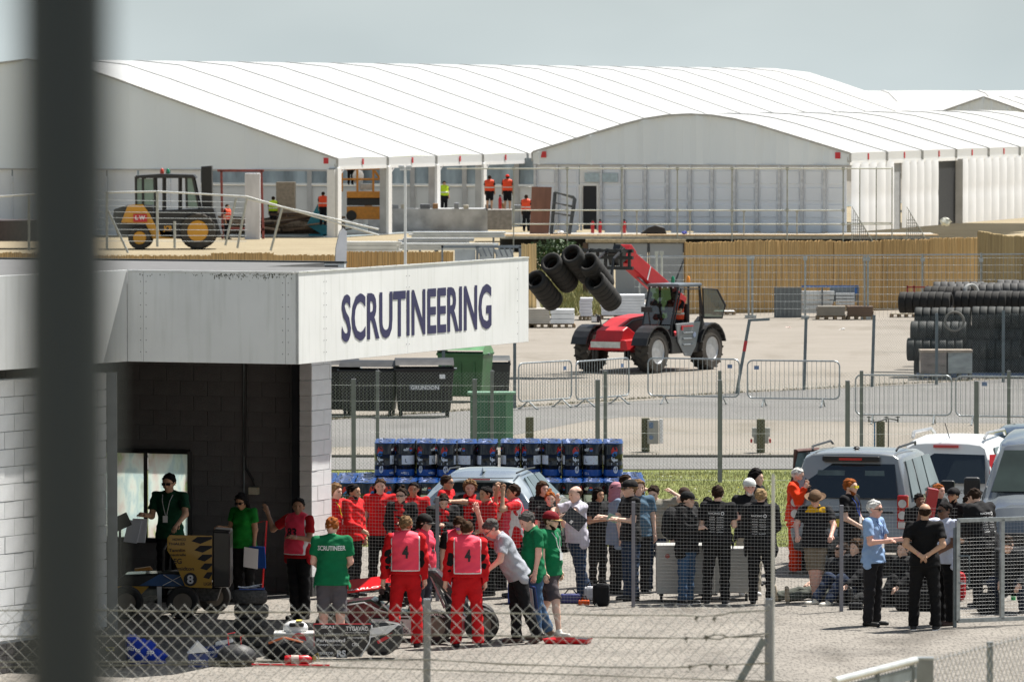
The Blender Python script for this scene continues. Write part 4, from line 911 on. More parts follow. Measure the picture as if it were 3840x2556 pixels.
lettering(mb, 'elf', (-.13, 0, .45), (1, 0, 0), (0, 0, 1), .10, .055, .03, 0, wrap, 0); mb.add([wrap((.01 + .032 * math.cos(a), 0, .475 + .034 * math.sin(a)), DR + .0005) for a in [k * .785 for k in range(8)]], [(0, 1, 2, 3, 4)], 1)
mb.add([wrap((.01 + .032 * math.cos(a), 0, .475 + .034 * math.sin(a)), DR + .0005) for a in [3.14 + k * .785 for k in range(5)]], [(0, 1, 2, 3, 4)], 2)
lettering(mb, '50 L', (-.12, 0, .04), (1, 0, 0), (0, 0, 1), .09, .04, .01, 0, wrap, 0); mb.add([wrap((x, 0, z), DR + .001) for x, z in ((-.1, .25), (-.06, .25), (-.06, .26), (-.09, .26), (-.09, .31), (-.1, .31))], [(0, 1, 2, 3, 4, 5)], 3)
me_pr2 = mb.mesh('label', [M_LAB, M_LOGR, M_LOGB, BLK])
drum_rng = random.Random(5); ORD = 'first second third fourth fifth sixth seventh eighth ninth tenth eleventh twelfth thirteenth fourteenth fifteenth sixteenth seventeenth eighteenth'.split()
def drum(x, y, z, label, front):
    t = thing('oil_drum', label, 'drum', (x, y, z), 0, 'blue-lidded black drums stacked behind the crowd')
    for nm, me in (('body', me_body), ('lid', me_lid)): mesh_obj(nm, me, t).rotation_euler = (0, 0, drum_rng.uniform(0, 6.28) if nm == 'lid' else 0)
    if front:
        mesh_obj('base_band', me_band, t); k = drum_rng.random(); a = drum_rng.uniform(-.9, .9)
        o = mesh_obj('tall_lettering', me_pr1, t); o.rotation_euler.z = a if k < .5 else a + 2.0 * (1 if a < 0 else -1)
        o = mesh_obj('label', me_pr2, t); o.rotation_euler.z = a if k >= .5 else a + 2.0 * (1 if a < 0 else -1)
def dpx(px, Y): return (px - 1920) * Y / FPX
rows = 0
x0, x1 = dpx(1150, 113), dpx(2372, 114); nx = int((x1 - x0) / .36)
for j in range(-1, 7):
    for i in range(nx + 1):
        x = x0 + i * .36 + (.08 if (i // 3) % 2 else 0) * 0 + drum_rng.uniform(-.012, .012); y = 111.25 + j * .37 + (i // 3) * .035 + drum_rng.uniform(-.02, .02)
        if x > x1 : continue
        drum(x, y, .15, (ORD[i] + ' drum from the left in the nearest row of the lower tier' if j == -1 else 'drum under the front edge of the upper tier, in the lower tier' if j < 2 else 'drum deep in the lower tier, mostly its blue lid showing'), j in (-1, 0, 1))
x0, x1 = dpx(1413 + 35, 114), dpx(2372 - 20, 114.3)
i = 0; x = x0
while x < x1:
    if i % 12 == 6: x += .04
    for j in range(4):
        drum(x + drum_rng.uniform(-.012, .012), 111.6 + .93 + j * .37 + drum_rng.uniform(-.02, .02) - (.10 if (i // 3) % 2 else 0), .75, ORD[i] + ' drum from the left in the front row of the upper tier' if j == 0 else 'drum behind the front row of the upper tier', j < 2)
    x += .362; i += 1
pl_ = thing('pallets', 'timber pallets under the lower tier of drums', 'pallet', (0, 111, 0))
for k in range(5):
    for j in range(3):
        mb = MB(); c = (dpx(1180, 111) + .55 + k * 1.1, 111.3 + j * 1.0)
        for q in range(5): mb.box((c[0], c[1] - .42 + q * .2, .13), (1.05, .13, .022))
        for q in (-.45, 0, .45): mb.box((c[0] + q, c[1], .06), (.1, .95, .1))
        mb.build('pallet', mat('pallet_wood', (.25, .18, .11), .8, var=.3), pl_, True)
# ============================================================ BINS, CABINET, POSTS
def wheelie(name, label, px, py, w, d, h, col, lidc, rz=0, big=True, text=None):
    p = G(px, py); t = thing(name, label, 'bin', p, rz); M = mat('bin_' + col, col, .5, var=.2, scale=3); ML = mat('bin_' + lidc, lidc, .4, var=.15)
    hb = h * .82; z0 = .14; mb = MB()
    mb.add([(-w * .44, -d * .42, z0), (w * .44, -d * .42, z0), (w * .44, d * .42, z0), (-w * .44, d * .42, z0), (-w / 2, -d / 2, hb), (w / 2, -d / 2, hb), (w / 2, d / 2, hb), (-w / 2, d / 2, hb)], [(3, 2, 1, 0), (0, 1, 5, 4), (1, 2, 6, 5), (2, 3, 7, 6), (3, 0, 4, 7), (4, 5, 6, 7)])
    mb.box((0, 0, hb), (w * 1.04, d * 1.04, .06)); mb.build('tub', M, t, bevel=.02)
    mb = MB(); k = 8
    for i in range(k):
        a0, a1 = i / k, (i + 1) / k; f = lambda a: (-d / 2 + d * a, hb + .03 + (h - hb) * math.sin(math.pi * min(a * .85 + .1, 1)) * .9)
        (y0, z0_), (y1, z1_) = f(a0), f(a1); mb.add([(-w / 2, y0, z0_), (w / 2, y0, z0_), (w / 2, y1, z1_), (-w / 2, y1, z1_), (-w / 2, y0, hb), (-w / 2, y1, hb), (w / 2, y0, hb), (w / 2, y1, hb)], [(0, 1, 2, 3), (0, 3, 5, 4), (1, 6, 7, 2)])
    mb.build('lid', ML, t, smooth=True)
    for sx2 in (-.4, .4):
        for sy in (-.35, .35): MB().cyl((sx2 * w - .03, sy * d, .08), (sx2 * w + .03, sy * d, .08), .08, n=12).build('wheel', RUB, t, smooth=True)
    if big:
        for sx2 in (-.3, 0, .3): MB().box((sx2 * w, -d * .47, .45 * h), (.05, .06, h * .5)).build('rib', M, t)
        MB().cyl((-w * .56, -d * .1, hb), (w * .56, -d * .1, hb), .025).build('lifting_bar', GALVD, t)
    if text:
        mb = MB(); mb.box((0, -d * .5, h * .52), (w * .52, .02, .13)); pl = mb.build('plate', mat('bin_plate', (.13, .14, .16), .5), t); mb = MB(); lettering(mb, text, (-w * .24, -d * .5 - .014, h * .48), (1, 0, 0), (0, 0, 1), w * .48, .09, .02); mb.build('lettering', M_LAB, t)
        MB().box((w * .3, -d * .495, h * .70), (.13, .02, .1)).build('sticker', M_LAB, t)
    return t
wheelie('wheelie_bin', 'large black four-wheeled bin lettered across its front, under the sign', 1590, 1562, 1.35, 1.0, 1.36, '#1c1a1b', '#2a2a2b', .05, text='GRUNDON')
wheelie('wheelie_bin', 'large black bin between the lettered bin and the block pier', 1385, 1560, 1.3, 1.0, 1.30, '#171718', '#232324', -.1)
wheelie('wheelie_bin', 'second black bin, half hidden by the block pier', 1240, 1555, 1.3, 1.0, 1.32, '#1b1b1b', '#262628', .1)
wheelie('wheelie_bin', 'tall green four-wheeled bin with ribbed rim behind the lettered black bin', 1745, 1505, 1.15, 1.0, 1.42, '#2f5b34', '#5e8f63', -.25)
wheelie('wheelie_bin', 'small dark grey wheelie bin right of the green bin', 1868, 1495, .55, .6, 1.05, '#2c3032', '#33383a', .1, big=False)
p = G(1843, 1672); t = thing('green_cabinet', 'green steel cabinet behind the mesh fence above the drums', 'cabinet', p, 0)
MB().box((-.06, 0, .56), (.78, .5, 1.12)).build('body', mat('cab_green', (.035, .13, .07), .5, var=.12), t, bevel=.01)
MB().box((.38, -.0, .56), (.16, .52, 1.12)).build('side_panel', mat('cab_green_pale', (.10, .25, .14), .5, var=.1), t, bevel=.01); MB().box((0, 0, 1.13), (1.02, .58, .05)).build('top', mat('cab_green_top', (.16, .30, .2), .5), t, bevel=.01)
MB().box((-.06, -.255, .56), (.008, .008, 1.0)).build('door_seam', BLK, t)
M_WOOD = mat('post_wood', (.10, .095, .05), .85, var=.35, scale=5, stretch=(6, 6, 1), bump=.4)
def wpost(px, y0, y1, label):
    p = G(px, y1); h_ = (y1 - y0) * p.y / FPX; t = tag(MB().box((0, 0, h_ / 2), (.17, .15, h_)).build('wooden_post', M_WOOD, bevel=.02), label, 'post', 'old wooden posts beyond the mesh fences'); t.location = p; return p
wpost(1986, 1562, 1690, 'short mossy wooden post right of the green cabinet')
wpost(2421, 1566, 1693, 'short dark wooden post with a grey meter box on its right')
wpost(2853, 1570, 1697, 'short mossy wooden post with a pale box mounted behind it')
wpost(3302, 1578, 1700, 'short wooden post with blue pipe taps beside it')
def mounted(px0, px1, y0, y1, Y, th, m, parent, name): return bx(px0, px1, y0, y1, Y, name, m, parent, th, bevel=.01)
Yp = G(2421, 1693).y
t = thing('meter_box', 'grey electric meter box with blue sockets mounted on a wooden post', 'meter box', (dpx(2455, Yp), Yp - .1, 0)); mounted(2428, 2470, 1575, 1664, Yp - .2, .12, mat('meter_grey', (.36, .35, .32), .5), t, 'housing')
mounted(2434, 2450, 1583, 1605, Yp - .22, .02, mat('badge_blue', 0), t, 'window'); mounted(2472, 2486, 1570, 1662, Yp - .15, .05, M_LAB, t, 'backboard')
o = MB().cyl((dpx(2442, Yp), Yp - .2, P(0, 1637, Yp).z), (dpx(2442, Yp), Yp - .26, P(0, 1637, Yp).z), .045, n=12).build('socket', mat('badge_blue', 0), t, True)
Yp = G(2853, 1697).y; t = thing('junction_box', 'pale plastic junction box behind the lone mossy post', 'box', (dpx(2853, Yp), Yp + .15, 0))
mounted(2820, 2888, 1603, 1638, Yp + .12, .1, mat('box_pale', (.5, .5, .47), .5), t, 'housing'); mounted(2826, 2882, 1638, 1662, Yp + .12, .08, mat('box_pale', 0), t, 'lower_housing')
for x in (2818, 2888): mounted(x - 4, x + 4, 1645, 1660, Yp + .1, .06, M_REDL, t, 'red_socket')
Yp = G(3302, 1700).y; t = thing('water_taps', 'blue standpipe with outdoor taps on both sides of a wooden post', 'tap', (dpx(3302, Yp), Yp, 0))
X3 = dpx(3302, Yp); M_TAP = mat('tap_metal', (.10, .10, .10), .4, .5)
MB().cyl((X3 - .12, Yp - .1, 0), (X3 - .12, Yp - .1, .66), .016).build('pipe', mat('pipe_blue', (.05, .17, .33), .5), t, True); MB().tube([(X3 - .22, Yp - .12, .68), (X3 - .12, Yp - .1, .66), (X3, Yp - .1, .68), (X3 + .15, Yp - .1, .74), (X3 + .36, Yp - .12, .70)], .014).build('pipe', M_TAP, t, True)
for x in (-.24, .12, .36): MB().box((X3 + x, Yp - .12, .72), (.03, .03, .12)).box((X3 + x, Yp - .12, .76), (.09, .02, .02)).build('tap', M_TAP, t, True)
MB().cyl((X3 + .17, Yp - .08, 0), (X3 + .17, Yp - .08, .74), .012).build('pipe', M_TAP, t, True)
# ============================================================ TYRES
def tyre_prof(ro, ri, w, n=4):
    return [(ri, -w * .42), (ri + .02, -w / 2), (ro * .9, -w / 2), (ro * .985, -w * .42), (ro, -w * .3), (ro, w * .3), (ro * .985, w * .42), (ro * .9, w / 2), (ri + .02, w / 2), (ri, w * .42)]
M_TY = mat('tyre_rubber', (.013, .012, .011), .8, var=.4, scale=4, bump=.3); M_TYG = mat('netted_tyre', (.007, .011, .010), .7, var=.4, scale=4)
me_tyre = MB().lathe(tyre_prof(.29, .19, .2), 22, axis='X', closed=True).mesh('tyre', M_TY, True)
me_tyre2 = MB().lathe(tyre_prof(.29, .19, .2), 18, axis='X', closed=True).mesh('tyre', M_TYG, True)
def tyre_roll(c, ax, n, label, cat='tyres', group=None, me=None, w=.2, k=1.0):
    ax = Vector(ax).normalized(); t = thing('tyre_roll', label, cat, c, 0, group); q = Vector((1, 0, 0)).rotation_difference(ax)
    for i in range(n):
        o = mesh_obj('tyre', me or me_tyre, t); o.rotation_mode = 'QUATERNION'; o.rotation_quaternion = q; o.location = ax * (w * (i + .5)) + Vector((random.uniform(-.008, .008), 0, random.uniform(-.008, .008))); o.scale = (1, k * random.uniform(.98, 1.02), k)
    return t
AX = Vector((.475, .9, -.6)).normalized()
for (px, py, lb) in ((2007, 1047, 'roll of bolted tyres held lowest at the left, half behind the sign'), (2065, 982, 'second roll of bolted tyres from the left, held by the telehandler'), (2141, 951, 'topmost roll of bolted tyres held by the telehandler'), (2202, 982, 'roll of bolted tyres held just left of the black boom carriage'), (2229, 1051, 'lowest roll of bolted tyres nearest the telehandler cab')):
    p = P(px, py, 168); tyre_roll(p, AX, 6, lb, group='rolls of tyres hanging from the telehandler', k=1.0)
# the tyre wall on the right
def TW(px, py, Y): return P(px, py, Y)
tyre_i = 0
for (px, py, nn, Y) in ((3375, 1133, 7, 172), (3470, 1112, 5, 173.5), (3585, 1130, 7, 172.2), (3745, 1130, 7, 172), (3900, 1130, 6, 172)):
    p = P(px, py, Y); tyre_roll(p, (1, -.28, 0), nn, ('black tyre roll lying on the wall of tyres, %s from its left end' % ['first', 'second', 'third', 'fourth', 'fifth'][tyre_i]), group='tyre rolls on top of the tyre wall'); tyre_i += 1
for (px, py, Y, c, lb) in ((3560, 1098, 174, None, 'whitish worn tyre roll on the back of the tyre wall'), (3650, 1095, 174, None, 'worn tyre roll beside the whitish one, on the back of the tyre wall'), (3740, 1085, 175, None, 'far tyre roll on the back of the wall, near the frame edge'), (3500, 1090, 175.5, None, 'far tyre roll at the back left of the tyre wall')):
    tyre_roll(P(px, py, Y), (1, -.1, 0), 7, lb, group='tyre rolls on top of the tyre wall', me=MB().lathe(tyre_prof(.26, .18, .2), 18, axis='X', closed=True).mesh('tyre', mat('worn_tyre', (.05, .05, .05), .7, var=.9, scale=3), True))
me_white = MB().lathe(tyre_prof(.28, .2, .12), 22, axis='X', closed=True).mesh('tyre', mat('white_tyre', (.35, .35, .34), .6, var=.2), True)
tyre_roll(P(3636, 1100, 173.4), (.8, -1, .1), 1, 'white-painted tyre standing on the tyre wall', me=me_white, w=.12)
tyre_roll(P(3578, 1205, 166), (.1, -1, .1), 1, 'pale-rimmed tyre showing through the dark netting of the tyre wall', me=MB().lathe(tyre_prof(.27, .215, .1), 22, axis='X', closed=True).mesh('tyre', mat('dusty_tyre', (.13, .125, .11), .8), True), w=.1)
for r, (py, px0) in enumerate(((1192, 3432), (1252, 3416), (1312, 3402), (1372, 3430))):
    for k in range(3):
        p = P(px0 + k * 213, py + random.uniform(-8, 8), 168.5 + random.uniform(-.5, .5)); tyre_roll(p, (1, -.15, 0), 7, 'dark netted tyre roll in the %s row of the wall, %s from the left' % (['top', 'second', 'third', 'lowest'][r], ['first', 'second', 'third'][k]), group='netted tyre rolls', me=me_tyre2, w=.21, k=1.05)
p = G(3700, 1420); mb = MB().box((p.x + .2, p.y + .4, .08), (4, .4, .12)); tag(mb.build('blue_beam', mat('beam_blue', (.02, .07, .2), .5)), 'dark blue beam along the foot of the tyre wall', 'beam')
# ============================================================ PALLETS AND GOODS
def pallet_load(px, py, w, d, h, label, col, n=6, rz=0, pal=True, m=None, group=None):
    p = G(px, py); t = thing('pallet_load', label, 'pallet load', p, rz, group); z = .14 if pal else .02; rn = random.Random(px)
    if pal:
        mb = MB()
        for q in range(4): mb.box((0, -d / 2 + d * (q + .5) / 4, .12), (w, d / 6, .025))
        for q in (-.46, -.15, .15, .46): mb.box((q * w, 0, .055), (.1, d, .1))
        mb.build('pallet', mat('pallet_wood', 0), t)
    M = m or mat('load' + col, col, .5, var=.12, scale=2)
    for k in range(n): MB().box((rn.uniform(-.02, .02), 0, z + (h - z) * (k + .5) / n), (w * rn.uniform(.94, 1), d, (h - z) / n * .93)).build('layer', M, t, bevel=.008)
    return t
pallet_load(2020, 1228, .72, 1.0, .62, 'grey stacked sheets on a pallet just right of the sign', '#b8b2a8', 7)
pallet_load(2110, 1228, .78, 1.0, .60, 'white film-wrapped load on a pallet below the lifted tyres', '#e6e8ea', 3)
pallet_load(2198, 1200, .42, .9, .74, 'white stack of sheets behind the telehandler front fender', '#d5d5dd', 6)
pallet_load(2335, 1196, 1.5, 1.0, .82, 'pale stack of sheets behind the telehandler bonnet', '#dcdfe4', 7)
pallet_load(2715, 1180, .7, .8, .12, 'small flat stack of white sheets at the foot of the reed fence', '#e2e2de', 2)
t = pallet_load(3115, 1198, .95, .8, .45, 'stack of grey boards on bearers in the open concrete yard', '#8a8378', 7); 
pallet_load(3225, 1198, .85, .8, .45, 'second stack of brown boards beside the grey board stack', '#6a5646', 6)
pallet_load(3385, 1190, .8, .6, .12, 'empty row of pallets left of the tyre wall', '#9a917e', 1)
pallet_load(3300 + 340, 1105, 2.5, 1.2, .42, 'long white sheets on brown bearers behind the tyre wall', '#e6e8e6', 3, m=None)
t = thing('stillage', 'grey-sided stillage with blue rails holding bright metal sheets', 'stillage', G(3060, 1190)); Ys2 = G(3060, 1190).y
bx(2903, 3006, 1078, 1192, Ys2 - .3, 'side_sheet', mat('still_grey', (.14, .155, .16), .5, var=.15), t, .05); bx(3112, 3212, 1076, 1130, Ys2 + .5, 'back_sheet', mat('still_grey', 0), t, .05)
for k in range(5): bx(3008, 3130 - k * 3, 1092 + k * 17, 1106 + k * 17, Ys2 + random.uniform(-.1, .2), 'sheet', mat('bright_sheet', (.65, .68, .7), .3, .4, .15, 2), t, .5)
for k in range(4): bx(3135, 3205, 1098 + k * 12, 1107 + k * 12, Ys2 + .2, 'sheet', mat('bright_sheet', 0), t, .4)
for x in (2903, 3080, 3215): bx(x, x + 6, 1075, 1195, Ys2 - .2, 'upright', mat('still_dark', (.10, .11, .12), .5), t, .05)
bx(3006, 3220, 1070, 1078, Ys2, 'blue_rail', mat('rail_blue', (.04, .14, .42), .4), t, .05); bx(3205, 3222, 1073, 1100, Ys2, 'blue_corner', mat('rail_blue', 0), t, .06)
# wrapped boxes before the tyre wall
for px0, px1, lb, c in ((3453, 3550, 'brownish boxed pallet wrapped in film, left of the pair before the tyre wall', '#7d7672'), (3555, 3646, 'grey film-wrapped pallet, right of the pair before the tyre wall', '#8e9698')):
    Yb = G(3500, 1425).y; t = thing('boxed_pallet', lb, 'pallet load', (dpx((px0 + px1) / 2, Yb), Yb, 0))
    bx(px0, px1, 1322, 1400, Yb, 'box', mat('film' + c, c, .3, var=.25, scale=3, stretch=(1, 1, 3), bump=.4, bscale=5), t, .7, bevel=.015); bx(px0 - 2, px1 + 2, 1312, 1322, Yb - .02, 'top_board', mat('board_lid', (.30, .25, .2), .6, var=.3), t, .74)
    for q in (.06, .5, .94): bx(px0 + (px1 - px0) * q - 6, px0 + (px1 - px0) * q + 6, 1400, 1422, Yb, 'block', mat('pallet_dark', (.07, .08, .09), .7), t, .7)
t = thing('red_rack', 'low red steel rack standing behind the tyre wall', 'rack', P(3450, 1100, 185))
for x in (3400, 3425, 3475, 3500): bx(x, x + 6, 1070, 1110, 185, 'upright', mat('rack_red', (.28, .03, .03), .5), t, .06)
bx(3400, 3540, 1074, 1079, 185, 'rail', mat('rack_red', 0), t, .06)
# ============================================================ TELEHANDLER
M_RD = mat('machine_red', (.46, .012, .018), .45, var=.12, scale=3); M_BK = mat('machine_black', (.02, .02, .022), .4, var=.2); M_GL = mat('cab_glass', (.04, .06, .055), .05, spec=.8, var=0)
def clear_glass(name, tint=(.75, .85, .82), a=.3):
    m = bpy.data.materials.new(name); m.use_nodes = True; t = m.node_tree; t.nodes.remove(t.nodes['Principled BSDF'])
    g = t.nodes.new('ShaderNodeBsdfGlossy'); g.inputs['Roughness'].default_value = .03; tr = t.nodes.new('ShaderNodeBsdfTransparent'); tr.inputs[0].default_value = (*tint, 1)
    fr_ = t.nodes.new('ShaderNodeFresnel'); fr_.inputs[0].default_value = 1.5; ma = t.nodes.new('ShaderNodeMath'); ma.operation = 'ADD'; ma.inputs[1].default_value = a * .25; x = t.nodes.new('ShaderNodeMixShader')
    t.links.new(fr_.outputs[0], ma.inputs[0]); t.links.new(ma.outputs[0], x.inputs[0]); t.links.new(tr.outputs[0], x.inputs[1]); t.links.new(g.outputs[0], x.inputs[2]); t.links.new(x.outputs[0], t.nodes['Material Output'].inputs[0]); return m
M_CLR = clear_glass('clear_glass'); M_GRN = clear_glass('tinted_glass', (.11, .17, .15), .5)
def big_wheel(t, c, r, w, rim, side, hubc=None, lugs=16, name='wheel', axis='Y', tyre=None):
    """wheel with its axle along local y; side = +1 shows its outer face towards +y"""
    mb = MB(); mb.lathe([(r * .56, -w * .40), (r * .60, -w / 2), (r * .90, -w * .49), (r * .95, -w * .36), (r * .95, w * .36), (r * .90, w * .49), (r * .60, w / 2), (r * .56, w * .40)], 28, c, axis, closed=True)
    o = mb.build(name, tyre or mat('big_tyre', (.055, .048, .040), .85, var=.35, scale=3, bump=.3), t, smooth=True)
    mb = MB()
    for k in range(lugs):
        a = 2 * math.pi * k / lugs
        for s in (-1, 1):
            aa = a + (math.pi / lugs if s > 0 else 0); Cc = Vector(c)
            p0 = Cc + Vector((math.cos(aa) * r * .96, s * w * .02, math.sin(aa) * r * .96)); p1 = Cc + Vector((math.cos(aa + .16) * r * .93, s * w * .50, math.sin(aa + .16) * r * .93))
            mb.beam(p0, p1, r * .075, r * .09, up=(math.cos(aa), 0, math.sin(aa)))
    mb.build('tread_lugs', mat('tread', (.028, .025, .022), .85, var=.3), o, kind='stuff')
    mb = MB(); s = side; y = c[1] + s * w * .30
    prof = [(r * .57, w * .12 * s), (r * .55, w * .17 * s), (r * .50, w * .10 * s), (r * .46, -w * .02 * s), (r * .22, -w * .0 * s), (r * .20, w * .12 * s), (.01, w * .13 * s)]
    mb.lathe([(a, b) for a, b in prof], 24, (c[0], y, c[2]), 'Y'); mb.build('rim', rim, o, smooth=True)
    return o
F3 = Vector((-.54, -.84, 0)).normalized(); OT = Vector(((2434 - 1920) * 172.3 / FPX, 172.3, 0))
th = thing('telehandler', 'red and black telehandler lifting rolls of tyres, amber beacon on its cab', 'telehandler', OT, math.atan2(F3.y, F3.x))
M_RIMG = mat('rim_grey', (.45, .46, .48), .35, .5, .15)
for x, y in ((1.4, .95), (-1.4, .95), (1.4, -.95), (-1.4, -.95)): big_wheel(th, (x, y, .585), .585, .42, M_RIMG, 1 if y > 0 else -1)
mb = MB(); mb.prism([(-2.1, .75), (-2.05, 1.25), (-1.2, 1.05), (1.1, .95), (1.75, 1.25), (2.0, 1.15), (2.15, .72), (1.5, .55), (-1.5, .52)], -.42, .42); mb.build('chassis', M_RD, th, bevel=.03)
mb = MB(); mb.add([(1.05, -.80, .94), (2.12, -.50, .90), (2.12, .55, .90), (1.05, .72, .94), (1.05, -.95, .62), (2.12, -.62, .62), (2.12, .62, .62), (1.05, .78, .62)], [(0, 1, 2, 3), (7, 6, 5, 4), (1, 5, 6, 2), (0, 4, 5, 1), (2, 6, 7, 3)]); mb.build('front_frame', M_RD, th, bevel=.03)
MB().box((2.14, -.05, .77), (.02, .92, .16)).build('number_plate', mat('plate_pale', (.6, .62, .58), .4), th)
for y in (-.5, .5): MB().box((2.0, y, .52), (.1, .05, .3)).box((2.0, y + .1, .52), (.1, .03, .3)).build('tie_bracket', M_BK, th)
mb = MB(); mb.prism([(-1.6, .95), (-1.55, 1.42), (-.6, 1.46), (.3, 1.38), (1.1, 1.08), (1.35, .85)], -1.12, -.30); mb.build('engine_cover', M_BK, th, bevel=.05)
mb = MB(); mb.prism([(-1.55, 1.40), (-.6, 1.50), (.32, 1.42), (1.12, 1.11), (1.10, 1.05), (.3, 1.34), (-.6, 1.42), (-1.5, 1.32)], -1.0, -.36); mb.build('bonnet_top', M_RD, th, bevel=.02)
mb = MB(); mb.prism([(.3, .85), (.7, 1.02), (1.05, 1.06), (1.5, .92), (1.45, .6), (.3, .6)], -1.14, -1.02); mb.build('side_skirt', M_RD, th, bevel=.02)
for x, y in ((1.4, .95), (-1.4, .95), (1.4, -.95), (-1.4, -.95)):      # mudguards
    mb = MB(); n = 9
    for i in range(n):
        a0, a1 = R(15 + 150 * i / n), R(15 + 150 * (i + 1) / n); r0, r1 = .66, .70
        q = [(x + r * math.cos(a), y + s * .24, .585 + r * math.sin(a)) for a in (a0, a1) for r in (r0, r1) for s in (-1, 1)]
        mb.add(q, [(0, 1, 3, 2), (4, 6, 7, 5), (2, 3, 7, 6), (0, 4, 5, 1), (0, 2, 6, 4), (1, 5, 7, 3)])
    mb.build('mudguard', M_BK, th)
# cab: posts, roof, glass, door
cab = [(-.98, .92), (-1.02, 1.5), (-.86, 2.28), (.22, 2.30), (.58, 1.25), (.60, .92)]
def post(pts, w=.07, nm='cab_post'):
    mb = MB(); mb.tube([(x, y, z) for x, y, z in pts], w / 2, 6); return mb.build(nm, M_BK, th)
for y in (.16, 1.06):
    post([(.60, y, .9), (.58, y, 1.25), (.22, y, 2.30)]); post([(-1.0, y, .95), (-1.02, y, 1.5), (-.86, y, 2.28)]); post([(-.3, y, .9), (-.3, y, 2.28)], .06)
MB().box((-.33, .61, 2.315), (1.22, 1.0, .09)).build('cab_roof', mat('roof_slate', (.13, .15, .17), .35, var=.1), th, bevel=.03)
mb = MB()
for k in range(5): mb.ball((.28, .25 + k * .17, 2.26), .022, 6)
mb.build('roof_lights', M_LAB, th)
MB().box((-.2, .61, .72), (1.55, .92, .45)).build('cab_base', M_BK, th, bevel=.03)
mb = MB(); mb.add([(.59, .19, 1.28), (.59, 1.03, 1.28), (.24, 1.03, 2.27), (.24, .19, 2.27)], [(0, 1, 2, 3)]); mb.build('windscreen', M_GRN, th)
mb = MB(); mb.add([(.62, .19, .95), (.62, 1.03, .95), (.60, 1.03, 1.25), (.60, .19, 1.25)], [(0, 1, 2, 3)]); mb.build('lower_windscreen', M_GRN, th)
mb = MB(); mb.add([(-.96, .16, 1.4), (-.3, .16, 1.4), (-.3, .16, 2.24), (-.86, .16, 2.24)], [(0, 1, 2, 3)]); mb.add([(.5, .16, 1.4), (-.28, .16, 1.4), (-.28, .16, 2.24), (.22, .16, 2.24)], [(3, 2, 1, 0)]); mb.build('far_side_glass', M_CLR, th)
M_DOORG = mat('door_grey', (.20, .22, .235), .4, .1, .08)
mb = MB(); mb.prism([(-.86, 1.33), (.42, 1.30), (.30, .80), (-.05, .42), (-.35, .40), (-.62, .66)], 1.07, 1.11); d = mb.build('door_panel', M_DOORG, th, bevel=.02)
for k in range(3): MB().box((-.2, 1.125, .72 + k * .16), (.55, .03, .05)).build('pressing', M_DOORG, d, bevel=.015)
MB().cyl((-.52, 1.11, .98), (-.52, 1.125, .98), .075, n=16).build('round_badge', mat('badge_pale_blue', (.35, .42, .6), .4), d); MB().box((-.15, 1.13, 1.22), (.55, .03, .03)).box((.14, 1.13, 1.18), (.07, .03, .12)).build('red_handle', M_RD, d)
post([(-.62, 1.09, .66), (-.86, 1.09, 1.33), (-.80, 1.09, 2.2), (.15, 1.09, 2.22), (.5, 1.09, 1.3)], .05, 'door_frame')
mb = MB(); mb.prism([(-1.05, 1.45), (-1.35, .75), (-.62, .66), (-.86, 1.33)], .9, 1.06); mb.build('rear_quarter', M_BK, th)
mb = MB(); q = [(-1.02, 1.10, 1.42), (-1.25, 1.55, 1.42), (-1.3, 1.62, 1.75), (-1.15, 1.45, 2.18), (-.95, 1.12, 2.22)]; mb.tube(q + [q[0]], .03, 6); w_ = mb.build('open_window', M_BK, th); mb = MB(); mb.add(q, [(0, 1, 2, 3, 4)]); mb.build('glass', M_GRN, w_)
mb = MB(); mb.box((-.45, .58, 1.15), (.5, .5, .14)); mb.box((-.68, .58, 1.5), (.12, .48, .6)); mb.build('seat', M_BK, th, bevel=.03)
mb = MB(); mb.cyl((.12, .58, .95), (-.02, .58, 1.45), .03); mb.tube([(.02 + .12 * math.cos(a) * .3, .58 + .17 * math.sin(a), 1.47 + .17 * math.cos(a)) for a in [k * .785 for k in range(9)]], .015); mb.build('steering_wheel', M_BK, th)
for x, y, c, nm in ((-.42, .98, (.9, .3, .02), 'amber_beacon'), (-.05, .72, (.01, .22, .1), 'green_beacon')):
    MB().lathe([(.05, 0), (.055, .03), (.05, .14), (.02, .18)], 10, (x, y, 2.38)).build(nm, mat(nm, c, .25, coat=.5, var=.05), th, smooth=True)
# boom with lettering, carriage
b0, b1 = Vector((-1.75, -.08, 1.72)), Vector((1.15, -.08, 3.12)); bd = (b1 - b0).normalized(); bu = Vector((-bd.z, 0, bd.x))
mb = MB(); mb.beam(b0, b1, .32, .44, up=bu); bo = mb.build('boom', M_RD, th, bevel=.02)
mb = MB(); mb.beam(b1 - bd * .02, b1 + bd * .45 , .22, .26, up=bu); mb.build('inner_boom', M_BK, th, bevel=.01)
mb = MB(); mb.beam(b1 - bd * 1.15 + bu * 0, b1 - bd * 1.10, .34, .40, up=bu); mb.build('wear_band', mat('band_white', (.7, .7, .7), .4), th)
mb = MB(); mb.beam(b1 - bd * .25 + bu * .02, b1 + bd * .1 + bu * .1, .36, .46, up=bu); mb.build('boom_head', M_RD, th, bevel=.03)
mb = MB(); lettering(mb, 'MANITOU', b1 - bd * .28 - bu * .1 + Vector((0, .155, 0)), -bd, bu, 1.05 * .75, .20, .03, off=.004); mb.build('lettering', M_LAB, bo)
mb = MB(); mb.cyl(b0 + bd * .9 - bu * .3, b1 - bd * .9 - bu * .22, .05); mb.cyl(b0 + bd * .2 - bu * .75, b0 + bd * 1.2 - bu * .3, .06); mb.build('lift_ram', STEEL, th)
mb = MB(); c0 = b1 + bd * .15
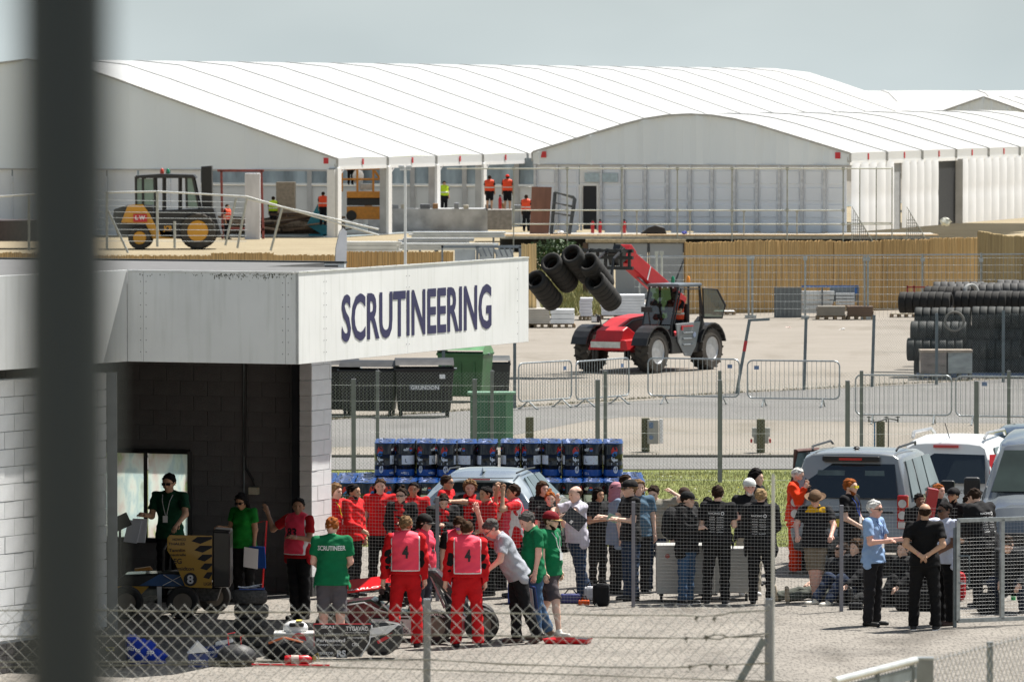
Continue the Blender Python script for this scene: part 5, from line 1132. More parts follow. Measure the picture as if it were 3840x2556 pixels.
for dy in (-.5, -.25, 0, .25, .5):
    mb.beam(c0 + Vector((.35, dy, .05)), c0 + Vector((1.15, dy, .12)), .06, .07); mb.beam(c0 + Vector((.4, dy, -.4)), c0 + Vector((.4, dy, .1)), .06, .07, up=(0, 1, 0))
for z in (-.38, -.1, .08): mb.beam(c0 + Vector((.42, -.62, z)), c0 + Vector((.42, .62, z)), .09, .09)
mb.beam(c0, c0 + Vector((.42, 0, -.15)), .3, .35); mb.build('carriage', M_BK, th)
mb = MB(); mb.beam(c0 + Vector((1.1, -.9, .08)), c0 + Vector((1.1, .7, .1)), .08, .08)
for dy in (-.85, -.3, .2, .65): mb.tube([c0 + Vector((1.1, dy, .08)), c0 + Vector((1.5, dy * 1.05, -.1)), c0 + Vector((1.7, dy * 1.1, -.7))], .035)
mb.build('tyre_tines', M_BK, th)
MB().tube([(1.5, -.55, 1.1), (1.55, -.6, 1.5), (1.5, -.75, 1.55)], .02).box((1.52, -.75, 1.42), (.1, .2, .18)).build('headlamp_bracket', M_BK, th); MB().box((1.58, -.75, 1.42), (.03, .16, .13)).build('headlamp', M_LAB, th)
MB().tube([(.75, .5, 1.25), (.8, .45, 1.75)], .02).box((.8, .42, 1.68), (.1, .3, .14)).build('mirror', M_BK, th)
# ============================================================ YELLOW FORKLIFT, SCISSOR LIFT
M_YL = paint('machine_yellow', (.62, .29, .012), .4); YF = 305.0; kf = YF / FPX
fo = thing('rough_terrain_forklift', 'yellow rough-terrain forklift with big wheels parked before the marquee', 'forklift', ((620 - 1920) * kf, YF + 1, 0))
def fp(px, py, y=0): return Vector(((px - 1920) * kf, YF + y, 7.5 - (py - 345) * kf))
def fprism(pts, y0, y1, name, m, bevel=.03, parent=None):
    mb = MB(); n = len(pts); vs = [fp(x, y, yy) for yy in (y0, y1) for x, y in pts]
    mb.add(vs, [tuple(range(n)), tuple(range(n, 2 * n))[::-1]] + [(i, n + i, n + (i + 1) % n, (i + 1) % n) for i in range(n)]); return mb.build(name, m, parent or fo, True, bevel=bevel)
fprism([(425, 785), (470, 770), (570, 770), (590, 850), (570, 885), (440, 885), (420, 830)], .2, 1.9, 'rear_body', M_BK)
fprism([(452, 835), (478, 770), (535, 765), (560, 800), (590, 860), (660, 870), (660, 895), (570, 895), (545, 838)], .1, 2.0, 'engine_cowl', M_YL)
fprism([(580, 790), (800, 780), (830, 880), (790, 905), (600, 890)], .1, 2.0, 'chassis', M_BK)
for (a, b) in (((510, 770), (508, 662)), ((536, 770), (535, 662)), ((582, 800), (578, 665)), ((612, 800), (612, 655)), ((672, 790), (672, 660)), ((748, 790), (722, 665)), ((700, 780), (697, 665))):
    for y in (.2, 1.8):
        fo_o = MB().cyl(fp(*a, y), fp(*b, y), .055, n=6).build('cab_post', M_BK, fo, True)
fprism([(508, 658), (600, 652), (725, 655), (735, 668), (508, 668)], .1, 1.9, 'cab_roof', M_BK, .02)
fprism([(514, 670), (532, 670), (534, 768), (512, 768)], .22, .24, 'window', mat('green_glass', (.16, .25, .22), .1, spec=.8, var=.1, scale=2), 0); fprism([(540, 670), (574, 670), (576, 768), (540, 768)], .22, .24, 'window', mat('green_glass', 0), 0); fprism([(702, 668), (724, 668), (742, 780), (704, 780)], .22, .24, 'window', mat('green_glass', 0), 0)
fprism([(752, 625), (792, 622), (795, 900), (758, 900)], .5, 1.6, 'mast', BLK, .02)
fprism([(500, 802), (550, 802), (552, 832), (500, 832)], -.0, .08, 'red_sign', M_REDL, 0)
mb = MB(); lettering(mb, 'L W', fp(508, 824, -.01), (1, 0, 0), (0, 0, 1), 36 * kf, 16 * kf, .03); mb.build('lettering', M_LAB, fo, True)
mb = MB(); lettering(mb, 'JCB', fp(612, 870, .08), (1, 0, 0), (0, 0, 1), 32 * kf, 24 * kf, .04); mb.build('lettering', M_YL, fo, True)
wl_ = fp(524, 880); 
for px, py, r in ((524, 880, 44), (742, 862, 70)):
    c = fp(px, py); rr = r * kf
    for y, s in ((.0, -1), (2.0, 1)):
        o = big_wheel(fo, (0, 0, 0), rr, .42, M_YL, s); o.matrix_parent_inverse = ofs(fo).inverted(); o.location = (c.x, YF + y, rr)
        # wheels sit on the ground
for px, c, nm in ((604, (.6, .06, .03), 'red_beacon'), (626, (.01, .25, .12), 'green_beacon')): MB().lathe([(.09, 0), (.1, .1), (.07, .22), (.02, .26)], 10, fp(px, 652, .9)).build(nm, mat(nm, c, .3), fo, True, smooth=True)
Yk = 338.0; kk = Yk / FPX
sl = thing('scissor_lift', 'orange-yellow scissor lift with railed platform inside the marquee', 'lift', ((1370 - 1920) * kk, Yk, 0))
def sp_(px, py, y=0): return Vector(((px - 1920) * kk, Yk + y, 7.5 - (py - 345) * kk))
M_OR = mat('lift_orange', (.50, .20, .02), .5, var=.15)
def sbox(x0, x1, y0, y1, name, m, yy=0, th_=1.6):
    a, b = sp_(x0, y1, yy), sp_(x1, y0, yy); return MB().box(((a.x + b.x) / 2, a.y + th_ / 2, (a.z + b.z) / 2), (b.x - a.x, th_, b.z - a.z)).build(name, m, sl, True, bevel=.03)
sbox(1300, 1462, 775, 822, 'base', M_OR); sbox(1300, 1462, 742, 770, 'scissor_stack', BLK, .2, 1.2); sbox(1300, 1468, 718, 742, 'platform', M_OR)
for px in (1318, 1450): 
    for yy in (-.1, 1.5): MB().cyl(sp_(px, 808, yy), sp_(px, 808, yy + .3), .28, n=14).build('wheel', RUB, sl, True)
for px in (1282, 1340, 1400, 1466): MB().cyl(sp_(px, 718), sp_(px, 632), .06, n=6).build('rail_post', M_OR, sl, True)
for py in (633, 672): MB().cyl(sp_(1280, py), sp_(1470, py), .06, n=6).build('rail', M_OR, sl, True)
MB().cyl(sp_(1405, 640), sp_(1455, 715), .07, n=6).build('brace', M_OR, sl, True)
sbox(1350, 1400, 690, 712, 'roll', mat('roll_grey', (.45, .44, .42), .5), .3, .8)
mb = MB(); mb.ball(sp_(1338, 660, .8), .36, 12); mb.build('white_lamp', M_LAB, sl, True, smooth=True)
# ============================================================ CARS
def loft(name, secs, m, t, crown=.03):
    """secs: (y_low, y_belt, y_roof, half-widths sill belt roof, heights sill belt roof)"""
    rows = []
    for (yl, yb, yr, ws, wb, wr, zs, zb, zr) in secs:
        ym = (yl + yb) / 2
        half = [(0, yr, zr + crown), (wr * .55, yr, zr + crown * .7), (wr * .86, yr, zr), (wr, yr * .94 + yb * .06, zr - .06), (wr + (wb - wr) * .5, (yr + yb) / 2, (zr + zb) / 2 if zr - zb > .15 else zb + .01), (wb - .01, yb, zb), (wb + .025, ym, zb * .62 + zs * .38), (wb + .01, ym, zb * .3 + zs * .7), (ws, yl, zs)]
        rows.append([(x, y, z) for x, y, z in half[::-1]] + [(-x, y, z) for x, y, z in half[1:]])
    mb = MB(); n = len(rows[0]); vs = [p for r in rows for p in r]; k = len(rows)
    fs = [(i * n + j, (i + 1) * n + j, (i + 1) * n + j + 1, i * n + j + 1) for i in range(k - 1) for j in range(n - 1)]
    fs += [tuple(range(n)), tuple(range((k - 1) * n, k * n))[::-1]] + [(i * n, i * n + n - 1, (i + 1) * n + n - 1, (i + 1) * n) for i in range(k - 1)]
    mb.add(vs, fs); o = mb.build(name, m, t, smooth=False, bevel=.02)
    o.data.polygons.foreach_set('use_smooth', [True] * len(o.data.polygons)); o.data.set_sharp_from_angle(angle=R(30)); return rows
def quadpatch(name, pts, m, t, off=.006, frame=None):
    a, b, c, d = [Vector(p) for p in pts]; n = (b - a).cross(d - a).normalized(); mb = MB(); q = [p + n * off for p in (a, b, c, d)]
    mb.add(q + [p - n * .02 for p in q], [(0, 1, 2, 3), (7, 6, 5, 4), (0, 4, 5, 1), (1, 5, 6, 2), (2, 6, 7, 3), (3, 7, 4, 0)]); return mb.build(name, m, t)
def wheels(t, w, ys, r=.34):
    for y in ys:
        for s in (-1, 1):
            MB().cyl((s * (w - .28), y, r + .02), (s * (w + .022), y, r + .02), r + .07, n=22).build('wheel_arch', BLK, t)
            o = MB().lathe([(r * .62, -.1), (r * .9, -.11), (r, -.07), (r, .07), (r * .9, .11), (r * .62, .1)], 24, (s * (w - .07), y, r), 'X', closed=True).build('wheel', RUB, t, smooth=True)
            MB().lathe([(r * .64, .07 * s), (r * .5, .04 * s), (r * .2, .06 * s), (.01, .07 * s)], 16, (s * (w - .06), y, r), 'X').build('rim', mat('alloy', (.35, .36, .37), .35, .6), o, smooth=True)
def carbase(name, label, px, d, yaw):
    t = thing(name, label, 'car', ((px - 1920) * d / FPX, d, 0), R(yaw)); return t
M_LAMP = mat('lamp_red', (.45, .015, .015), .2, coat=.6, var=.1); M_LMW = mat('lamp_white', (.6, .6, .6), .15, coat=.6)
GLS = mat('car_glass', (.018, .024, .026), .04, spec=1.0, var=0)
# grey boxy 4x4, rear view
M_G4 = mat('car_grey', (.27, .285, .295), .25, .4, .05, 2, coat=.8)
t = carbase('parked_car', 'boxy grey 4x4 seen from behind, its far left door open', 3185, 99.2, -13)
W4 = .95
loft('body', [(-.02, .02, .30, .84, .90, .74, .42, 1.16, 1.86), (.10, .12, .50, .9, .94, .76, .36, 1.18, 1.89), (1.4, 1.4, 1.4, .92, .95, .78, .34, 1.18, 1.90), (2.6, 2.6, 2.5, .92, .95, .77, .34, 1.16, 1.84), (3.15, 3.25, 2.9, .92, .95, .74, .34, 1.14, 1.72), (3.55, 3.6, 3.45, .92, .93, .82, .34, 1.10, 1.18), (4.6, 4.6, 4.5, .90, .90, .80, .36, 1.02, 1.08), (4.8, 4.75, 4.65, .86, .86, .76, .40, .9, .98)], M_G4, t)
wheels(t, W4, (.9, 3.8), .37)
quadpatch('rear_window', [(-.76, .055, 1.20), (.76, .055, 1.20), (.68, .27, 1.72), (-.68, .27, 1.72)], GLS, t, .012)
quadpatch('painted_glass_light', [(-.58, .12, 1.26), (-.1, .12, 1.26), (-.1, .22, 1.62), (-.52, .22, 1.62)], mat('glass_light_tint', (.09, .12, .11), .1, spec=.9, var=.3, scale=3), t, .014); quadpatch('painted_glass_light', [(.22, .12, 1.26), (.58, .12, 1.26), (.52, .22, 1.62), (.22, .22, 1.62)], mat('glass_light_tint', 0), t, .014)  # paler patches on the rear window: light through the glass painted as colour
MB().box((-.0, .22, 1.805), (.9, .12, .085)).build('high_brake_lamp_housing', BLK, t, bevel=.02); MB().box((0, .15, 1.80), (.36, .03, .035)).build('high_brake_lamp', M_LAMP, t)
quadpatch('tailgate_line', [(-.70, .0, .98), (.70, .0, .98), (.70, .01, .99), (-.70, .01, .99)], BLK, t, .02)
MB().box((-.05, .0, .83), (1.0, .06, .2)).build('plate_recess', mat('recess', (.03, .035, .035), .4), t, bevel=.03); MB().box((-.0, -.035, .82), (.52, .02, .12)).build('number_plate', mat('plate_yellow', (.6, .45, .05), .4), t)
MB().box((0, .0, .50), (1.72, .2, .22)).build('rear_bumper', mat('bumper_dark', (.05, .055, .06), .5), t, bevel=.04)
for s in (-1, 1):
    MB().box((s * .845, .04, 1.0), (.17, .12, .52)).build('tail_lamp', M_LAMP, t, bevel=.02)
    for z in (1.13, .95): MB().cyl((s * .845, -.03, z), (s * .845, -.015, z), .065, n=16).build('round_lamp', M_LMW, t)
    MB().box((s * .845, -.02, .80), (.13, .02, .09)).build('reverse_lamp', M_LMW, t)
    MB().tube([(s * .66, .5, 1.92), (s * .68, .6, 1.97), (s * .68, 2.2, 1.97), (s * .66, 2.3, 1.92)], .018).build('roof_rail', BLK, t)
    if True:
        e = .012
        for (y0, y1, y2, y3) in ((.32, 1.05, 1.02, .52), (1.16, 1.95, 1.95, 1.16), (2.05, 3.0, 2.72, 2.05)):
            pts = [(s * .948, y0, 1.20), (s * .948, y1, 1.20), (s * .80, y2, 1.76), (s * .80, y3, 1.76)]
            quadpatch('side_window', pts if s > 0 else pts[::-1], mat('side_glass', (.10, .135, .14), .04, spec=1, var=.5, scale=1.4), t, .012)
    MB().box((s * 1.08, 2.95, 1.22), (.22, .12, .2)).build('door_mirror', M_G4 if s < 0 else BLK, t, bevel=.03)
MB().lathe([(.02, 0), (.06, .02), (.03, .05), (.0, .06)], 8, (0, .7, 1.92)).build('roof_aerial', BLK, t)
mb = MB(); fr2 = [(-.98, 2.95, .45), (-1.30, 2.2, .45), (-1.32, 2.15, 1.15), (-1.24, 2.2, 1.80), (-1.0, 2.75, 1.80), (-.97, 2.95, 1.15)]
dd = MB(); dd.tube([fr2[0], fr2[5], fr2[4], fr2[3], fr2[2], fr2[1], fr2[0]], .045); dd.build('open_door', mat('door_edge', (.10, .045, .035), .4), t)
MB().add([fr2[0], fr2[1], fr2[2], fr2[5], tuple(Vector(fr2[0]) + Vector((.05, .02, 0))), tuple(Vector(fr2[1]) + Vector((.05, .02, 0))), tuple(Vector(fr2[2]) + Vector((.05, .02, 0))), tuple(Vector(fr2[5]) + Vector((.05, .02, 0)))], [(0, 1, 2, 3), (7, 6, 5, 4), (0, 4, 5, 1), (1, 5, 6, 2), (2, 6, 7, 3)]).build('door_skin', BLK, t)
MB().add([fr2[5], fr2[2], fr2[3], fr2[4]], [(0, 1, 2, 3)]).build('door_glass', M_CLR, t)
# white family car behind
M_WC = paint('car_white', (.72, .73, .73), .25)
t = carbase('parked_car', 'white high-roofed car with roof rails, parked behind the grey 4x4', 3535, 105, -16)
loft('body', [(0, .0, .36, .8, .86, .66, .4, 1.10, 1.70), (.12, .14, .55, .86, .9, .68, .34, 1.12, 1.76), (1.6, 1.6, 1.6, .88, .9, .7, .32, 1.10, 1.79), (2.6, 2.7, 2.4, .88, .9, .68, .32, 1.06, 1.68), (3.3, 3.35, 3.2, .88, .88, .72, .32, 1.0, 1.05), (4.2, 4.2, 4.1, .84, .84, .7, .36, .85, .9)], M_WC, t)
wheels(t, .9, (.75, 3.4), .33)
quadpatch('rear_window', [(-.78, .03, 1.08), (.72, .03, 1.08), (.64, .36, 1.60), (-.66, .36, 1.60)], GLS, t, .02); MB().box((0, .32, 1.67), (.42, .06, .045)).build('high_brake_lamp', M_LAMP, t)
for s in (-1, 1):
    MB().add([(s * .80, -.03, 1.0), (s * .90, .1, 1.0), (s * .86, .34, 1.55), (s * .74, .26, 1.55), (s * .80, .1, 1.0), (s * .88, .25, 1.0), (s * .84, .45, 1.55), (s * .74, .36, 1.55)], [(0, 1, 2, 3), (1, 5, 6, 2)] if s > 0 else [(3, 2, 1, 0), (2, 6, 5, 1)]).build('tail_lamp', M_LAMP, t)
    MB().tube([(s * .6, .5, 1.80), (s * .62, .66, 1.88), (s * .62, 2.0, 1.87), (s * .6, 2.2, 1.79)], .028).build('roof_rail', mat('rail_silver', (.5, .5, .5), .3, .6), t)
    for (y0, y1, y2, y3) in ((.42, 1.2, 1.15, .65), (1.3, 2.25, 2.1, 1.3)):
        pts = [(s * .895, y0, 1.14), (s * .895, y1, 1.14), (s * .73, y2, 1.64), (s * .73, y3, 1.64)]; quadpatch('side_window', pts if s > 0 else pts[::-1], mat('side_glass', 0), t, .014)
MB().tube([(0, .6, 1.78), (-.05, .45, 2.05)], .008).build('aerial', BLK, t)
mb = MB(); lettering(mb, 'Premier', (.22, -.02, .92), (1, 0, 0), (0, 0, 1), .34, .10, 0, off=.03); mb.build('lettering', mat('badge_grey', (.2, .2, .2), .4), t)
# dark car beyond, top right
t = carbase('parked_car', 'dark blue-grey car farthest back at the right edge, only its roof showing', 3860, 111.5, -10)
loft('body', [(0, .0, .45, .8, .86, .62, .4, 1.0, 1.52), (.14, .16, .7, .86, .9, .64, .34, 1.02, 1.60), (1.6, 1.6, 1.6, .88, .9, .66, .32, 1.0, 1.62), (2.6, 2.7, 2.4, .88, .9, .62, .32, .98, 1.5), (3.3, 3.35, 3.2, .88, .88, .7, .32, .95, .99), (4.3, 4.3, 4.2, .84, .84, .7, .36, .8, .85)], mat('car_slate', (.07, .10, .13), .2, .5, .05, coat=.8), t)
wheels(t, .9, (.8, 3.5), .33); quadpatch('rear_window', [(-.72, .05, 1.04), (.72, .05, 1.04), (.58, .42, 1.46), (-.58, .42, 1.46)], GLS, t, .015); MB().box((0, .35, 1.52), (.5, .05, .03)).build('high_brake_lamp', M_LAMP, t); MB().lathe([(.05, 0), (.08, .04), (.0, .12)], 6, (0, .8, 1.62)).build('roof_aerial', BLK, t)
# grey van, front towards the camera, right edge
t = carbase('parked_van', 'slate grey van facing the camera, cut by the right edge of the picture', 3915, 97.5, -7); t['category'] = 'van'; t.scale = (1.05, 1.05, 1.07)
M_GV = mat('van_grey', (.15, .165, .18), .22, .5, .05, 2, coat=.9)
loft('body', [(.0, .05, .1, .84, .86, .72, .35, .82, .88), (-.12 + .2, .2, .3, .9, .92, .78, .3, 1.0, 1.06), (.9, .95, .98, .93, .94, .80, .3, 1.14, 1.20), (1.0, 1.1, 1.75, .93, .95, .70, .3, 1.18, 1.88), (2.2, 2.2, 2.2, .93, .96, .72, .3, 1.18, 1.96), (4.8, 4.8, 4.8, .93, .96, .72, .3, 1.18, 1.96)], M_GV, t)
for o in t.children: pass
quadpatch('windscreen', [(-.80, 1.0, 1.23), (.80, 1.0, 1.23), (.64, 1.64, 1.79), (-.64, 1.64, 1.79)], mat('wind_glass', (.02, .03, .028), .05, spec=.4, var=.4, scale=1.2), t, .04)
wheels(t, .93, (.85, 3.8), .35)
MB().box((0, -.02, .62), (1.2, .06, .22)).build('grille', BLK, t, bevel=.03)
MB().box((0, -.04, .42), (1.6, .12, .25)).build('bumper', mat('bumper_dark', 0), t, bevel=.04)
pl = MB().box((0, -.06, .80), (.52, .02, .115)).build('number_plate', M_LAB, t); mb = MB(); lettering(mb, 'KP21', (-.24, -.073, .76), (1, 0, 0), (0, 0, 1), .3, .08, .01); mb.build('lettering', BLK, pl)
for s in (-1, 1):
    MB().box((s * .80, .06, .80), (.2, .2, .22)).build('headlamp', M_LMW, t, bevel=.03); MB().box((s * 1.10, 1.35, 1.30), (.24, .14, .28)).build('door_mirror', BLK, t, bevel=.04)
    MB().tube([(s * .95, 1.4, 1.2), (s * 1.05, 1.38, 1.25)], .03).build('mirror_arm', BLK, t)
MB().tube([(-.7, 1.03, 1.22), (.1, 1.08, 1.26)], .012).build('wiper', BLK, t)
o = quadpatch('paper_on_dash', [(-.15, 1.16, 1.37), (.12, 1.16, 1.37), (.14, 1.26, 1.46), (-.1, 1.26, 1.46)], mat('paper_yellow', (.6, .5, .25), .6), t, .055)
# silver-blue hatch behind the red crowd
M_SV = mat('car_silver', (.36, .41, .45), .22, .55, .04, 2, coat=.9)
t = carbase('parked_car', 'silver-blue car with a shark-fin aerial parked between drums and crowd', 1785, 101, -9)
loft('body', [(-.02, .0, .45, .82, .88, .56, .4, .98, 1.33), (.14, .16, .75, .9, .92, .60, .32, 1.0, 1.44), (1.6, 1.6, 1.6, .92, .92, .62, .28, .98, 1.47), (2.5, 2.6, 2.3, .92, .92, .60, .28, .96, 1.38), (3.2, 3.25, 3.15, .92, .92, .70, .28, .95, .98), (4.5, 4.5, 4.4, .86, .86, .7, .32, .78, .84)], M_SV, t)
wheels(t, .93, (.85, 3.7), .34)
quadpatch('rear_window', [(-.70, .06, 1.02), (.70, .06, 1.02), (.56, .42, 1.30), (-.56, .42, 1.30)], GLS, t, .016); MB().box((0, .36, 1.395), (1.12, .2, .02)).build('tailgate_spoiler', M_SV, t, bevel=.01); MB().box((0, .30, 1.37), (.36, .03, .02)).build('high_brake_lamp', M_LAMP, t)
MB().add([(-.02, .62, 1.475), (.02, .62, 1.475), (.03, .86, 1.475), (-.03, .86, 1.475), (0, .66, 1.55)], [(0, 1, 4), (1, 2, 4), (2, 3, 4), (3, 0, 4), (3, 2, 1, 0)]).build('roof_aerial', M_SV, t)
for s in (-1, 1):
    MB().tube([(s * .56, .55, 1.46), (s * .62, 1.2, 1.49), (s * .61, 2.1, 1.46)], .014).build('roof_rail', BLK, t); MB().box((s * .78, .0, .86), (.26, .1, .12)).build('tail_lamp', M_LAMP, t, bevel=.02)
    for (y0, y1, y2, y3) in ((.35, .95, .98, .8), (1.03, 1.8, 1.72, 1.06), (1.88, 2.75, 2.3, 1.8)):
        pts = [(s * .915, y0, 1.0), (s * .915, y1, 1.0), (s * .645, y2, 1.37), (s * .645, y3, 1.37)]; quadpatch('side_window', pts if s > 0 else pts[::-1], mat('side_glass', 0), t, .014)
# ============================================================ PEOPLE: implicit surfaces, meshed by surface nets
def surfnet(F, org, h):
    nx, ny, nz = F.shape; s = F < 0
    c = s[:-1, :-1, :-1].astype(np.int8)
    for dx in (0, 1):
        for dy in (0, 1):
            for dz in (0, 1):
                if dx or dy or dz: c = c + s[dx:nx - 1 + dx, dy:ny - 1 + dy, dz:nz - 1 + dz]
    act = (c > 0) & (c < 8); idx = np.full(act.shape, -1, np.int64); n = int(act.sum())
    if n == 0: return np.zeros((0, 3)), np.zeros((0, 4), int)
    idx[act] = np.arange(n); I, J, K = np.nonzero(act); acc = np.zeros((n, 3)); cnt = np.zeros(n)
    for ax in range(3):
        o1, o2 = [a for a in range(3) if a != ax]
        for p in (0, 1):
            for q in (0, 1):
                d0 = [0, 0, 0]; d0[o1] = p; d0[o2] = q; d1 = list(d0); d1[ax] = 1
                a = F[I + d0[0], J + d0[1], K + d0[2]]; b = F[I + d1[0], J + d1[1], K + d1[2]]; m = (a < 0) != (b < 0)
                t = np.where(m, a / np.where(m, a - b, 1), 0); P_ = np.tile(np.array(d0, float), (n, 1)); P_[:, ax] = t; acc[m] += P_[m]; cnt[m] += 1
    V_ = (np.c_[I, J, K] + acc / np.maximum(cnt, 1)[:, None]) * h + org; quads = []
    for ax in range(3):
        o1, o2 = (ax + 1) % 3, (ax + 2) % 3
        sl0 = [slice(None)] * 3; sl1 = [slice(None)] * 3; sl0[ax] = slice(0, -1); sl1[ax] = slice(1, None)
        ch = s[tuple(sl0)] != s[tuple(sl1)]; A = np.array(np.nonzero(ch)).T
        if not len(A): continue
        A = A[(A[:, o1] > 0) & (A[:, o2] > 0) & (A[:, o1] < F.shape[o1] - 1) & (A[:, o2] < F.shape[o2] - 1)]
        ins = s[A[:, 0], A[:, 1], A[:, 2]]; cs = []
        for (p, q) in ((1, 1), (0, 1), (0, 0), (1, 0)):
            B = A.copy(); B[:, o1] -= p; B[:, o2] -= q; cs.append(idx[B[:, 0], B[:, 1], B[:, 2]])
        Q = np.stack(cs, 1); Q[~ins] = Q[~ins][:, ::-1]; quads.append(Q[(Q >= 0).all(1)])
    return V_, np.concatenate(quads)
def smin(a, b, k):
    h = np.clip(.5 + .5 * (b - a) / k, 0, 1); return b * (1 - h) + a * h - k * h * (1 - h)
def prim_d(X, Y_, Z_, pr):
    A, B, ra, rb, fl, fac, flat = pr
    px, py, pz = X - A[0], Y_ - A[1], Z_ - A[2]; bx_, by, bz = B[0] - A[0], B[1] - A[1], B[2] - A[2]; L2 = bx_ * bx_ + by * by + bz * bz + 1e-9
    t = (px * bx_ + py * by + pz * bz) / L2; tc_ = np.clip(t, 0, 1); qx, qy, qz = px - bx_ * tc_, py - by * tc_, pz - bz * tc_
    if fl is not None:
        w = (qx * fl[0] + qy * fl[1] + qz * fl[2]) * (1 - 1 / fac); qx, qy, qz = qx - w * fl[0], qy - w * fl[1], qz - w * fl[2]
    d = np.sqrt(qx * qx + qy * qy + qz * qz) - (ra + (rb - ra) * tc_)
    if flat:
        L_ = math.sqrt(L2); d = np.maximum(d, (t - 1) * L_)
        if flat == 2: d = np.maximum(d, -t * L_)
    return d
def field(prims, h, k=.03, pad=.05, post=None):
    lo = np.min([np.minimum(p[0], p[1]) - max(p[2], p[3]) * max(1, p[5] or 1) for p in prims], 0) - pad
    hi = np.max([np.maximum(p[0], p[1]) + max(p[2], p[3]) * max(1, p[5] or 1) for p in prims], 0) + pad
    n = np.ceil((hi - lo) / h).astype(int) + 1; F = np.full(n, .2, np.float32); ax = [lo[i] + h * np.arange(n[i]) for i in range(3)]
    for p in prims:
        r = max(p[2], p[3]) * max(1, p[5] or 1) + pad; a = np.floor((np.minimum(p[0], p[1]) - r - lo) / h).astype(int).clip(0); b = (np.ceil((np.maximum(p[0], p[1]) + r - lo) / h).astype(int) + 1).clip(0)
        sl = tuple(slice(a[i], min(b[i], n[i])) for i in range(3)); X, Y_, Z_ = np.meshgrid(ax[0][sl[0]], ax[1][sl[1]], ax[2][sl[2]], indexing='ij', sparse=True)
        F[sl] = smin(F[sl], prim_d(X, Y_, Z_, p), k)
    if post is not None:
        X, Y_, Z_ = np.meshgrid(*ax, indexing='ij', sparse=True); F = post(F, X, Y_, Z_)
    return surfnet(F, lo, h)
def np_mesh(name, V_, Q, m, smooth=True, extra=None):
    me = bpy.data.meshes.new(name); nv, nf = len(V_), len(Q)
    if extra is not None: ev, ef = extra; V_ = np.r_[V_, ev]; Q2 = [tuple(x + nv for x in f) for f in ef]
    if extra is not None and len(ef): me.from_pydata(V_.tolist(), [], Q.tolist() + Q2)
    else:
        me.vertices.add(len(V_)); me.vertices.foreach_set('co', V_.astype(np.float32).ravel()); me.loops.add(nf * 4); me.loops.foreach_set('vertex_index', Q.astype(np.int32).ravel())
        me.polygons.add(nf); me.polygons.foreach_set('loop_start', np.arange(nf, dtype=np.int32) * 4); me.polygons.foreach_set('loop_total', np.full(nf, 4, np.int32)); me.update()
    if smooth: me.polygons.foreach_set('use_smooth', [True] * len(me.polygons))
    me.materials.append(m); me.update(); return me
def folds(amp, f=1.0, seed=0):
    def g(X, Y_, Z_):
        return amp * (np.sin(X * 41 * f + np.sin(Z_ * 23 * f + seed) * 1.7 + seed) * np.sin(Z_ * 37 * f + Y_ * 29 * f + seed * 2.1) + .6 * np.sin(Z_ * 71 * f + X * 33 * f + np.sin(Y_ * 40) + seed))
    return g
SK = {k: mat('skin_' + k, c, .55, 0, .08, 14, spec=.35) for k, c in dict(p=(.72, .47, .36), r=(.74, .42, .33), o=(.52, .31, .20), t=(.36, .20, .12), b=(.16, .08, .05)).items()}
HR = {k: mat('hair_' + k, c, .8, 0, .45, 30, bump=1, bscale=60, spec=.12) for k, c in dict(black=(.010, .008, .008), brown=(.055, .030, .016), dbrown=(.028, .016, .010), fair=(.20, .12, .06), blond=(.34, .23, .12), ginger=(.30, .085, .02), grey=(.20, .19, .18), white=(.62, .61, .58), dgrey=(.09, .085, .08)).items()}
ARM = dict(down=((.14, .02, -1), (.04, .22, -1)), loose=((.22, -.05, -1), (.12, .12, -1)), bent=((.14, .15, -1), (-.35, .95, .15)), low=((.12, .15, -1), (-.35, .75, -.45)), hip=((.5, -.25, -.85), (-.45, .45, -.65)), cross=((.10, .28, -1), (-1, .42, .12)),
           head=((.55, .45, .30), (-.40, .10, 1)), brow=((.30, .60, -.15), (-.25, -.1, 1)), nape=((1, .05, .28), (-.85, -.35, .42)), back=((.20, -.38, -.9), (-.62, -.25, -.42)), point=((.35, .75, .15), (-.15, 1, .05)), up=((.75, .25, -.55), (.30, .15, 1)),
           mouth=((.15, .40, -.8), (-.35, .35, 1)), lean=((.30, .75, -.25), (-.75, .5, -.35)), offer=((.15, .25, -1), (.05, 1, .12)), rest=((.3, .5, -.8), (-.1, .8, -.5)), prop=((.25, -.55, -.85), (.05, -.15, -1)), wheel=((.1, .5, -.8), (-.1, 1, .1)))
LEG = dict(s=((.045, .0, -1), (.01, -.03, -1)), w=((.13, .02, -1), (.02, -.04, -1)), f=((.03, .38, -1), (.0, .12, -1)), b=((.03, -.22, -1), (.0, -.42, -1)), x=((-.10, .14, -1), (-.10, .02, -1)), k=((.06, .22, -1), (.02, -.25, -1)),
           sit=((.18, 1, .12), (.0, 1, -.14)), bentsit=((.15, .72, .62), (0, .62, -.80)), chair=((.1, 1, -.1), (0, .1, -1)), squat=((.3, .95, .10), (0, -.45, -.95)))
NP = 0
